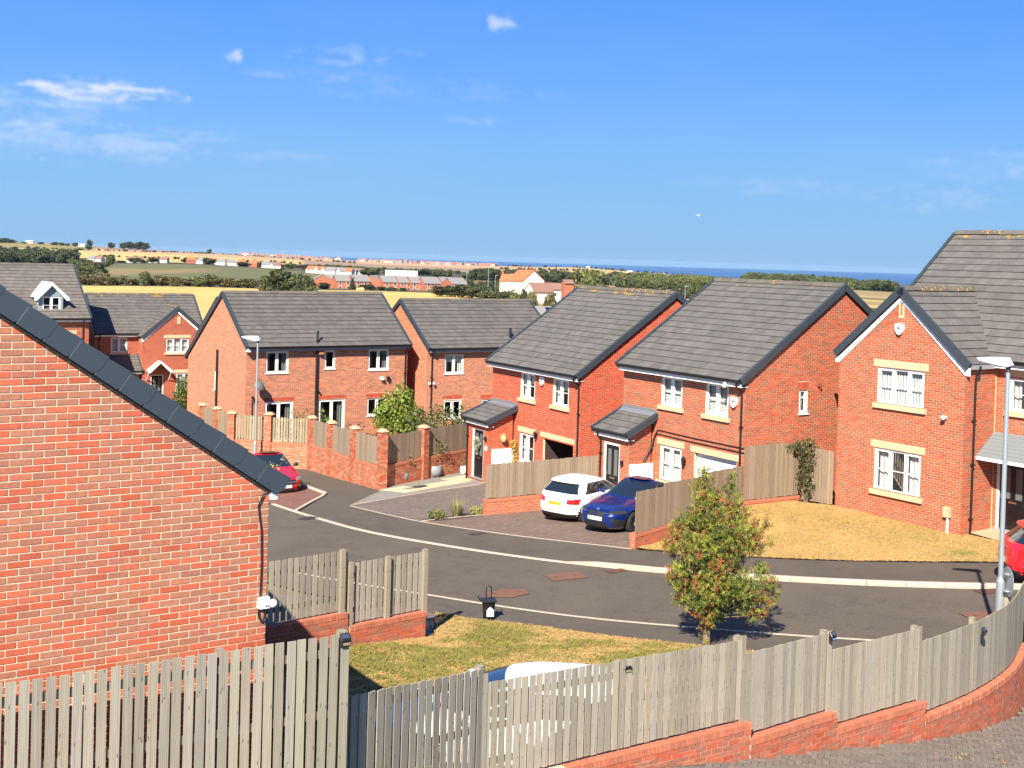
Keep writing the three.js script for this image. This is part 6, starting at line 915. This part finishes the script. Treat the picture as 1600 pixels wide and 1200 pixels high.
{ const g = thing('weed', 'small yellow-green weed growing from the gutter of the near gable', 'plant', W(-2.72, -2.62, 14.25)); add(foliage([[.02, .05, 0, .07, .07, .06], [.12, .16, 0, .04, .05, .04], [-.03, .13, 0, .03, .05, .03]], { size: .035, dens: 2600, col: tones([.28, .30, .03], [.4, .34, .1], [.12, .1, .03]) }), 'leaves', LEAF, g); add(merge([tube([[0, -.05, 0], [.05, .1, 0], [.16, .2, 0], [.24, .22, 0]], .004, 4, 4), tube([[0, -.05, 0], [-.02, .08, 0], [-.04, .17, 0]], .004, 4, 4)]), 'stem', bark, g); }
for (const [X, D, l] of [[7.9, 20.75, 'dry brown weed at the foot of the curved brick wall, nearer one'], [8.6, 20.9, 'tiny withered weed on the block paving near the right edge']]) { const g = thing('weed', l, 'plant', W(X, DY(X, D), D)); add(foliage([[0, .04, 0, .16, .05, .1]], { size: .05, dens: 500, col: tones([.2, .13, .05], [.3, .18, .08], [.14, .15, .04]) }), 'leaves', LEAF, g); }
// ---------- countryside: hedges, trees, far houses ----------
R = mulberry(888);
const fx = (x, D) => (x - 800) / 1914.4 * D;
const farAt = (x, D) => { const X = fx(x, D); return W(X, landY(X, D), D); };
const topY = (x, y, D) => -(y - HX(x)) * D / 1914.4;                 // height, relative to the eye, of what shows at that row
function crownGeo(seed, n, tone, squat = .8, leaf = .13) { // unit crown: about 1 wide, 1 high, standing on the ground
  R = mulberry(seed); const cl = []; for (let i = 0; i < n; i++) { const a = rr(0, 6.28), r = Math.sqrt(R()) * .32, h = rr(.3, .82), k = rr(.12, .22) * (1.1 - .35 * Math.abs(h - .5)); cl.push([Math.cos(a) * r * (1.25 - h * .55), h, Math.sin(a) * r * (1.25 - h * .55), k * 1.1, k * squat, k * 1.1, R()]); }
  cl.push([0, .35, 0, .36, .28, .36, .3]);
  return foliage(cl, { size: leaf, dens: 380, hollow: .6, col: (x, y, z, t) => vary(t < .35 ? tone[0] : t < .75 ? tone[1] : tone[2], .3) });
}
const FT = [[.045, .06, .016], [.07, .088, .022], [.105, .12, .03]], OL = [[.085, .08, .025], [.12, .11, .035], [.15, .13, .045]], DK = [[.03, .04, .014], [.045, .058, .02], [.065, .075, .025]];
const CR = [crownGeo(1, 16, FT), crownGeo(2, 20, OL), crownGeo(3, 18, DK), crownGeo(4, 14, FT, .9), crownGeo(5, 22, OL, .7), crownGeo(6, 15, DK, .8)];
const pine = (() => { R = mulberry(61); const cl = []; for (let i = 0; i < 9; i++) cl.push([rr(-.08, .08), .1 + i * .1, rr(-.08, .08), .34 * (1 - i / 10), .09, .34 * (1 - i / 10), R()]); return foliage(cl, { size: .12, dens: 900, hollow: .5, col: (x, y, z, t) => vary(t < .5 ? DK[0] : DK[1], .3) }); })();
const trunkUnit = new THREE.CylinderGeometry(.025, .04, .5, 7).translate(0, .25, 0);
R = mulberry(889);
const treeProto = {};
function farTree(x, D, wpx, ytop, label, { kind = 0, name = 'tree', cat = 'tree', group, base } = {}) {
  const P = farAt(x, D), w = wpx * D / 1914.4, h = Math.max(.8, (topY(x, ytop, D) + 10) - P.y); let o;
  const key = name + kind; if (treeProto[key]) { o = treeProto[key].clone(); o.name = numbered(name); scene.add(o); } else { o = thing(name, label, cat, P); add(kind === 'pine' ? pine : CR[kind], 'crown', LEAF, o); if (name !== 'hedge') add(trunkUnit, 'trunk', bark, o); treeProto[key] = o; }
  o.userData = {}; tag(o, label, cat, group); o.position.copy(P); o.position.y -= .1; o.scale.set(w * 1.12, h * 1.02, w * 1.12); o.rotation.y = rr(0, 6.28); return o;
}
// the field's far hedge
for (const [x, w, y, k] of [[122, 30, 428, 2], [140, 40, 427, 4], [163, 34, 431, 1], [184, 40, 430, 4], [206, 34, 434, 1], [226, 18, 424, 3], [238, 24, 434, 5], [253, 38, 429, 4], [276, 26, 432, 1], [296, 34, 433, 4], [312, 30, 432, 0], [328, 46, 428, 4], [352, 32, 433, 1], [372, 34, 435, 4], [394, 34, 435, 1], [412, 26, 436, 4]]) farTree(x, 408 + rr(-3, 12), w, y, 'olive bush in the hedge along the far edge of the golden field', { kind: k, name: 'hedge_bush', cat: 'bush', group: 'hedge bushes along the golden field' });
// the big tree and its companion left of the estate
farTree(447, 335, 62, 422, 'big dark spreading tree at the edge of the golden field, above the dish house', { kind: 2 }); farTree(475, 325, 40, 431, 'lower dark tree at the right foot of the big spreading tree', { kind: 5 }); farTree(424, 340, 44, 431, 'lower dark tree at the left foot of the big spreading tree', { kind: 5 });
farTree(923, 300, 60, 419, 'large round dark green tree behind the ridge of the bright red house', { kind: 0 });
farTree(551, 430, 15, 433, 'small conical tree among the grey-roofed estate houses', { kind: 'pine', name: 'conifer' });
farTree(584, 900, 24, 418, 'green round tree left of the white-walled village buildings', { kind: 0 }); farTree(572, 905, 22, 420, 'dark tree leaning against the green round village tree', { kind: 3 });
for (const [x, D, w, y, l, k] of [[804, 225, 26, 457, 'round green bush before the brick bungalow, nearest of its bushes', 0], [791, 300, 34, 453, 'dark bush left of the white gable bungalow', 5], [769, 310, 40, 449, 'dark bush at the right end of the field hedge', 2], [821, 270, 16, 453, 'narrow dark shrub below the white gable', 5], [833, 262, 17, 454, 'bright yellow-green rounded bush by the white gable', 1], [860, 250, 22, 456, 'low scrubby bush right of the brown roofed bungalow', 4], [839, 420, 20, 443, 'dark bush behind the orange roofed bungalow', 5], [785, 420, 18, 443, 'small dark tree behind the field hedge on the right', 2], [1093, 560, 12, 431, 'dark green tree by the left end of the blinds house ridge', 0], [1081, 570, 16, 432, 'bushy tree left of the blinds house ridge', 0], [1322, 520, 25, 440, 'rounded green tree above the ridge end of the blinds house', 0]]) farTree(x, D, w, y, l, { kind: k });
for (const [x, w, y] of [[688, 26, 446], [704, 28, 446], [722, 30, 445], [738, 30, 446], [752, 28, 447]]) farTree(x, 375, w, y, 'dark hedge bush between the golden field and the estate on the right', { kind: pick([2, 5]), name: 'hedge_bush', cat: 'bush', group: 'dark hedge right of the estate' });
for (const [x, w, y] of [[508, 20, 441], [568, 18, 444], [580, 20, 444], [597, 16, 447], [612, 20, 448], [630, 14, 449], [507, 16, 446]]) farTree(x, 425, w, y, 'low garden bush in front of the grey-roofed estate', { kind: 5, name: 'hedge_bush', cat: 'bush', group: 'bushes before the estate' });
// wooded dell at the left
for (let i = 0; i < 34; i++) { const x = rr(108, 160) + (i % 5 === 0 ? rr(0, 26) : 0), D = rr(440, 900), P = 402 + (900 - D) * .045 + rr(0, 8) + Math.max(0, x - 140) * .12; farTree(x, D, rr(14, 26), Math.min(P, 432), 'tree in the wooded dell between the dormer house and the green field', { kind: pick([0, 1, 2, 3]), group: 'trees of the left dell' }); }
farTree(172, 930, 15, 399, 'tall narrow tree at the top corner of the green field', { kind: 3 });
for (const [x, w, y] of [[190, 18, 407], [210, 22, 402], [222, 14, 405], [237, 22, 401], [250, 16, 404], [268, 12, 411], [277, 12, 410], [292, 20, 403], [304, 26, 402], [316, 24, 402], [327, 22, 403], [339, 22, 405], [350, 20, 407], [356, 14, 408], [382, 24, 409], [393, 22, 409], [403, 20, 409], [418, 22, 411], [430, 24, 411], [442, 22, 412], [455, 20, 411], [466, 18, 413], [478, 18, 413], [495, 22, 413], [512, 20, 413], [524, 20, 413], [540, 20, 415], [553, 18, 416], [561, 20, 415], [604, 16, 421], [640, 20, 420], [655, 22, 421], [670, 24, 420], [684, 26, 420], [697, 24, 422], [612, 18, 422], [730, 20, 426], [748, 24, 426], [763, 20, 427]]) farTree(x, 1060 + rr(-30, 60), w, y, 'dark tree in the line of trees along the far village', { kind: pick([0, 2, 5, 3]), group: 'far village trees' });
for (const [x, w, y] of [[3, 24, 372], [16, 20, 374], [192, 14, 379], [203, 16, 378], [214, 18, 378], [224, 16, 379], [36, 12, 378], [62, 10, 378], [84, 14, 378], [96, 10, 379], [116, 10, 379], [173, 12, 379], [104, 8, 380]]) farTree(x, 2280, w, y, 'small dark tree on the skyline hill at far left', { kind: pick([2, 5]), group: 'skyline trees at far left' });
farTree(139, 2290, 10, 375, 'skyline tree beside the white farmhouse', { kind: 2 }); farTree(138, 2050, 11, 383, 'lone tree below the white farmhouse', { kind: 2 }); farTree(326, 2100, 7, 389, 'lone tree on the skyline of the stubble field', { kind: 2 }); farTree(804, 3000, 5, 416, 'tiny lone tree on the far golden field by the sea', { kind: 2 });
// far woods: one mass each
function woods(label, list, kinds) { for (const k of kinds) { const sub = list.filter((_, i) => i % kinds.length === kinds.indexOf(k)); const m = new THREE.InstancedMesh(CR[k], LEAF, sub.length), M = new THREE.Matrix4(), q = new THREE.Quaternion(); sub.forEach(([x, D, w, h], i) => { const P = farAt(x, D); P.y -= .5; m.setMatrixAt(i, M.compose(P, q.setFromAxisAngle(V3(0, 1, 0), rr(0, 6.28)), V3(w, h, w))); }); m.name = numbered('woodland'); m.castShadow = m.receiveShadow = true; tag(m, label, 'woodland', null, 'stuff'); scene.add(m); } }
const scatter = (n, x0, x1, d0, d1, h0, h1, f = () => true) => { const o = []; let g = 0; while (o.length < n && g++ < n * 9) { const x = rr(x0, x1), D = rr(d0, d1); if (f(x, D)) { const h = rr(h0, h1); o.push([x, D, h * rr(.9, 1.5), h]); } } return o; };
woods('dark woodland belt crossing the middle distance right of the estate', scatter(170, 735, 1000, 880, 1120, 6, 10), [2]);
woods('green woodland in front of the sea, left of the blinds house ridge', scatter(190, 955, 1110, 760, 1250, 6, 10), [0]);
woods('wooded hill under the sea horizon behind the ridge of the blinds house', scatter(380, 1165, 1400, 1250, 1560, 7, 12, (x, D) => D < 1560 - Math.max(0, x - 1300) * 2), [3]);
woods('wooded slope below the red-roofed hamlet at far left', scatter(170, -30, 118, 950, 1300, 6, 11), [2]);
woods('scrub and hedges between the fields on the right', [...scatter(60, 780, 1110, 640, 660, 2.5, 4), ...scatter(50, 840, 1120, 500, 512, 2, 3.2), ...scatter(50, 960, 1120, 400, 408, 1.6, 2.6), ...scatter(60, 560, 800, 1300, 1330, 3, 5), ...scatter(70, 150, 470, 1500, 1510, 2, 4), ...scatter(60, 40, 330, 1990, 2000, 2, 4), ...scatter(60, 300, 560, 2200, 2230, 3, 5), ...scatter(60, 800, 1060, 1450, 1460, 3, 5), ...scatter(60, 780, 1000, 2100, 2120, 3, 5), ...scatter(80, 560, 1100, 3100, 3200, 4, 7), ...scatter(50, 640, 790, 480, 560, 2.5, 4.5)], [5]);
// far buildings
const roofGrey = std([.20, .19, .185], .9), roofRed = std([.46, .13, .055], .9), roofBrown = std([.22, .12, .09], .9), render1 = std([.66, .62, .54], .9), brickFar = new THREE.MeshStandardMaterial({ color: lin([.38, .125, .07]), roughness: .95 }), brickDark = std([.27, .09, .06], .95), paintedShade = std([.05, .055, .06], .3);  // last one: indoor shade as a near-black colour, for far windows and bays
const hp = {};
function farHouse(x, D, label, { w = 6, L = 8, H = 4.6, rise = 2.6, yaw = .5, roof = roofGrey, wallM = brickFar, name = 'house', group, windows = true, dy = 0, chimney } = {}) {
  const P = farAt(x, D); P.y += dy; const h = thing(name, label, 'house', P, yaw, group), g = new GB(), c = [1, 1, 1];
  g.box(-w / 2, w / 2, -1.5, H, -L / 2, L / 2, c, 't'); for (const s of [-1, 1]) { const q = [[s * w / 2, H, L / 2], [s * w / 2, H, -L / 2], [s * w / 2, H + rise, 0]]; s > 0 ? g.tri(q[0], q[1], q[2], c) : g.tri(q[1], q[0], q[2], c); }
  g.build('wall', wallM, h); const r = new GB(), t = .18, e = .3, o = w / 2 + .12;
  for (const s of [-1, 1]) { const a = [-o, H - .25, s * (L / 2 + e)], b = [o, H - .25, s * (L / 2 + e)], k = [o, H + rise, 0], m = [-o, H + rise, 0], up = (v) => [v[0], v[1] + t, v[2]]; const f = (...q) => s > 0 ? r.quad(...q, c) : r.quad(q[3], q[2], q[1], q[0], c); f(up(a), up(b), up(k), up(m)); f(a, b, up(b), up(a)); f(b, k, up(k), up(b)); f(m, a, up(a), up(m)); }
  const rf = r.build('roof', roof, h);
  if (windows) for (const [u, y] of [[-.26, .62], [.2, .62], [-.26, .2], [.2, .2]]) { if (y * H + 1.1 > H) continue; const m = add(boxGeo(1.1, 1.05, .1, u * w, y * H + .5, L / 2), 'window', white, h); add(boxGeo(.9, .85, .1, u * w, y * H + .5, L / 2 + .012), 'pane', paintedShade, m); }  // far panes are opaque, the unlit rooms behind them painted in as near-black
  if (chimney) add(boxGeo(.7, 1.2, .7, chimney * w, H + rise + .3, 0), 'chimney', brickDark, rf);
  return h;
}
const EST = 'terraced estate houses beyond the golden field';
for (const [x, D, w, yaw, l] of [[503, 452, 4.5, 1.9, 'grey-roofed estate house with brick gable at the left end of the row'], [517, 462, 5.5, .35, 'grey-roofed estate house, second from the left end of the row'], [535, 450, 6, .35, 'grey-roofed estate house left of the small conical tree'], [561, 448, 6, .45, 'grey-roofed estate house right of the small conical tree'], [584, 452, 4.5, 1.2, 'estate house showing a plain orange brick gable'], [607, 450, 6.6, .4, 'estate house at the left of the long grey terrace'], [629, 450, 5, .4, 'second house of the long grey terrace'], [648, 449, 5, .4, 'third house of the long grey terrace'], [670, 447, 6.2, .45, 'fourth house of the long grey terrace, with dark gable'], [694, 462, 4.5, .5, 'estate house half hidden behind the terrace end'], [711, 455, 6.2, .5, 'last estate house on the right, with dark brick gable']]) farHouse(x, D, l, { w, yaw, H: 3.7, rise: 2.0, dy: -.9, group: EST });
farHouse(822, 332, 'white gabled bungalow with orange tiled roof', { w: 7, L: 7, H: 2.2, rise: 2.6, yaw: -.95, roof: roofRed, wallM: render1, windows: false, chimney: .3, dy: 5.2 });
farHouse(798, 340, 'low orange roofed wing left of the white gable', { w: 5, L: 4.5, H: 1.6, rise: 1.6, yaw: -.25, roof: roofRed, wallM: render1, windows: false, dy: 5.3, chimney: -.45 });
farHouse(843, 300, 'brown roofed bungalow with cream gable beside the yellow-green bush', { w: 5.5, L: 4.5, H: 1.4, rise: 1.9, yaw: .5, roof: roofBrown, wallM: render1, windows: false, dy: 4.2 });
{ const h = farHouse(856, 190, 'brick bungalow with dark solar panel on its grey roof', { w: 5.2, L: 3.6, H: 2.2, rise: 1.3, yaw: .42, windows: false, dy: 2.05 }); add(boxGeo(2.9, .05, 1.7), 'solar_panel', std([.012, .016, .035], .15), h).position.set(.9, 3.0, 1.05); h.children[h.children.length - 1].rotation.x = .62; for (const x of [-.6, .5, 1.6]) add(boxGeo(.9, 1.7, .1, x, 1.0, 1.8), 'painted_bay_shade', paintedShade, h); }  // open bays are solid dark boxes, their shade put into the colour
farHouse(872, 315, 'white low house with reddish roof left of the tall brick block', { w: 4.5, L: 3.5, H: 2.4, rise: 1.3, yaw: .2, roof: roofBrown, wallM: render1, windows: true, dy: 3.6 });
farHouse(887, 300, 'tall narrow orange brick block beside the bright red house ridge', { w: 2.3, L: 2.6, H: 5.2, rise: .6, yaw: .3, roof: roofBrown, windows: false, dy: 2.8 });
const VL = 'tiny houses of the far village', village = (x, D, i, red, w = 7) => farHouse(x, D, red ? 'tiny house with orange-red roof in the far village' : 'tiny pale house with dull roof in the far village', { w, L: 7, H: 3, rise: 2.4, yaw: rr(-.5, .6), roof: red ? roofRed : pick([roofGrey, roofBrown]), wallM: red ? pick([brickFar, render1]) : render1, windows: false, group: VL + (red ? ' with orange roofs' : ' with dull roofs') });
[[4, 1300, 0], [22, 1310, 1], [36, 1320, 1], [50, 1330, 0], [68, 1290, 1], [90, 1290, 1], [104, 1300, 0], [46, 1380, 1], [78, 1340, 0], [110, 1330, 0], [145, 1120, 0], [155, 1120, 0], [205, 1080, 0], [217, 1080, 0], [240, 1075, 1], [256, 1080, 0], [298, 1050, 1], [315, 1045, 0], [322, 1050, 1], [336, 1060, 1], [350, 1055, 1], [346, 1040, 0], [362, 1040, 0], [378, 1040, 1], [396, 1035, 1], [415, 1035, 0], [430, 1030, 0]].forEach(([x, D, r], i) => village(x, D, i, r));
[[489, 940, 1, 9], [500, 930, 1, 7], [511, 920, 0, 7], [517, 905, 0, 7], [530, 930, 0, 6], [534, 900, 0, 6], [546, 900, 1, 6], [552, 905, 0, 5], [562, 930, 0, 7]].forEach(([x, D, r, w], i) => village(x, D, i, r, w));
for (const [x, D, w, l] of [[616, 960, 14, 'long low white building behind the estate, left one'], [636, 960, 16, 'long low white building behind the estate, right one'], [127, 2300, 12, 'white farmhouse on the left skyline'], [45, 2330, 14, 'pale low building on the left skyline'], [984, 2500, 11, 'white block by the sea above the woods'], [1030, 2300, 20, 'long white roofed building by the sea above the woods'], [381, 2300, 8, 'small white building on the skyline, left of the sea'], [918, 3000, 8, 'tiny white building on the coast above the round tree'], [612, 3500, 34, 'long pale building on the coast behind the brown field']]) farHouse(x, D, l, { w, L: 8, H: 3.4, rise: 1.6, yaw: .1, roof: std([.55, .52, .48], .9), wallM: render1, windows: false });
{ const g = new GB(); for (let i = 0; i < 190; i++) { const x = i < 80 ? rr(375, 530) : rr(560, 775), D = rr(2500, 3400), X = fx(x, D), y = landY(X, D) + 10, w = rr(5, 9), h = rr(3, 5), c = pick([[.36, .15, .1], [.5, .45, .4], [.3, .14, .1], [.28, .25, .24], [.6, .56, .5]]), k = pick([[.3, .13, .09], [.2, .18, .17], [.34, .12, .07]]); g.box(X - w / 2, X + w / 2, y - 1, y + h, -D - 3, -D + 3, c, 'u'); g.quad([X - w / 2, y + h, -D + 3.2], [X + w / 2, y + h, -D + 3.2], [X + w / 2, y + h + 2.4, -D], [X - w / 2, y + h + 2.4, -D], k); g.quad([X + w / 2, y + h, -D - 3.2], [X - w / 2, y + h, -D - 3.2], [X - w / 2, y + h + 2.4, -D], [X + w / 2, y + h + 2.4, -D], k); } const m = g.build('distant_town', new THREE.MeshStandardMaterial({ vertexColors: true, roughness: .95 })); tag(m, 'strip of tiny distant town houses along the coast below the sea', 'town', null, 'stuff'); }
// thin poles out in the fields, hay heap, bird
{ let p0; for (const [x, y, D] of [[729, 426, 420], [763, 418, 380], [774, 430, 420], [798, 428, 430], [823, 432, 400], [827, 433, 440], [837, 428, 420], [1071, 447, 300]]) { const P = farAt(x, D), h = topY(x, y, D) + 10 - P.y; let o; if (p0) { o = p0.clone(); o.name = numbered('lamp_post'); scene.add(o); } else { o = p0 = thing('lamp_post', '', 'lamp post', P); add(new THREE.CylinderGeometry(.07, .1, 1, 6).translate(0, .5, 0), 'column', galv, o); add(boxGeo(.9, .02, .2, .35, 1, 0), 'lamp_head', galv, o); } o.userData = {}; tag(o, 'thin pale lamp post standing out in the fields beyond the roofs', 'lamp post', 'thin lamp posts beyond the roofs'); o.position.copy(P); o.scale.y = h; } }
{ const P = farAt(564, 415); const o = thing('straw_heap', 'small heap of pale straw at the edge of the golden field before the estate', 'heap', P); const g = new THREE.IcosahedronGeometry(1, 3), p = g.attributes.position; for (let i = 0; i < p.count; i++) { const k = .8 + .4 * fbm(p.getX(i) * 2 + 5, p.getZ(i) * 2, 3); p.setXYZ(i, p.getX(i) * 1.5 * k, Math.max(-.2, p.getY(i)) * 1.0 * k, p.getZ(i) * 1.2 * k); } g.computeVertexNormals(); add(g, 'straw', std([.58, .36, .12], 1, { bumpMap: fineNoise, bumpScale: .05 }), o); }
{ const D = 120, b = thing('bird', 'small white gull flying in the blue sky above the blinds house', 'bird', W(fx(1089, D), topY(1089, 337, D), D), .6), s = new GB(), c = [1, 1, 1]; const body = new THREE.SphereGeometry(.1, 12, 8).scale(2.4, .85, .8); add(body, 'body', whiteMatte, b); for (const k of [-1, 1]) { const w = new GB(); const q = [[.1, .02, 0], [-.12, .02, 0], [-.16, .22, k * .36], [.04, .24, k * .34]], t = [[.04, .24, k * .34], [-.16, .22, k * .36], [-.22, .16, k * .72]]; w.quad(...q, c); w.tri(...t, c); add(w.geo(), 'wing', std([.35, .36, .38], .8, { side: THREE.DoubleSide }), b); } const tl = new GB(); tl.tri([-.18, 0, .03], [-.18, 0, -.03], [-.36, .01, 0], c); add(tl.geo(), 'tail', whiteMatte, b); b.rotation.z = .5; b.scale.setScalar(.55); }
scene.fog = new THREE.FogExp2(new THREE.Color(.42, .62, .86), 0.000022);
renderer.render(scene, camera);
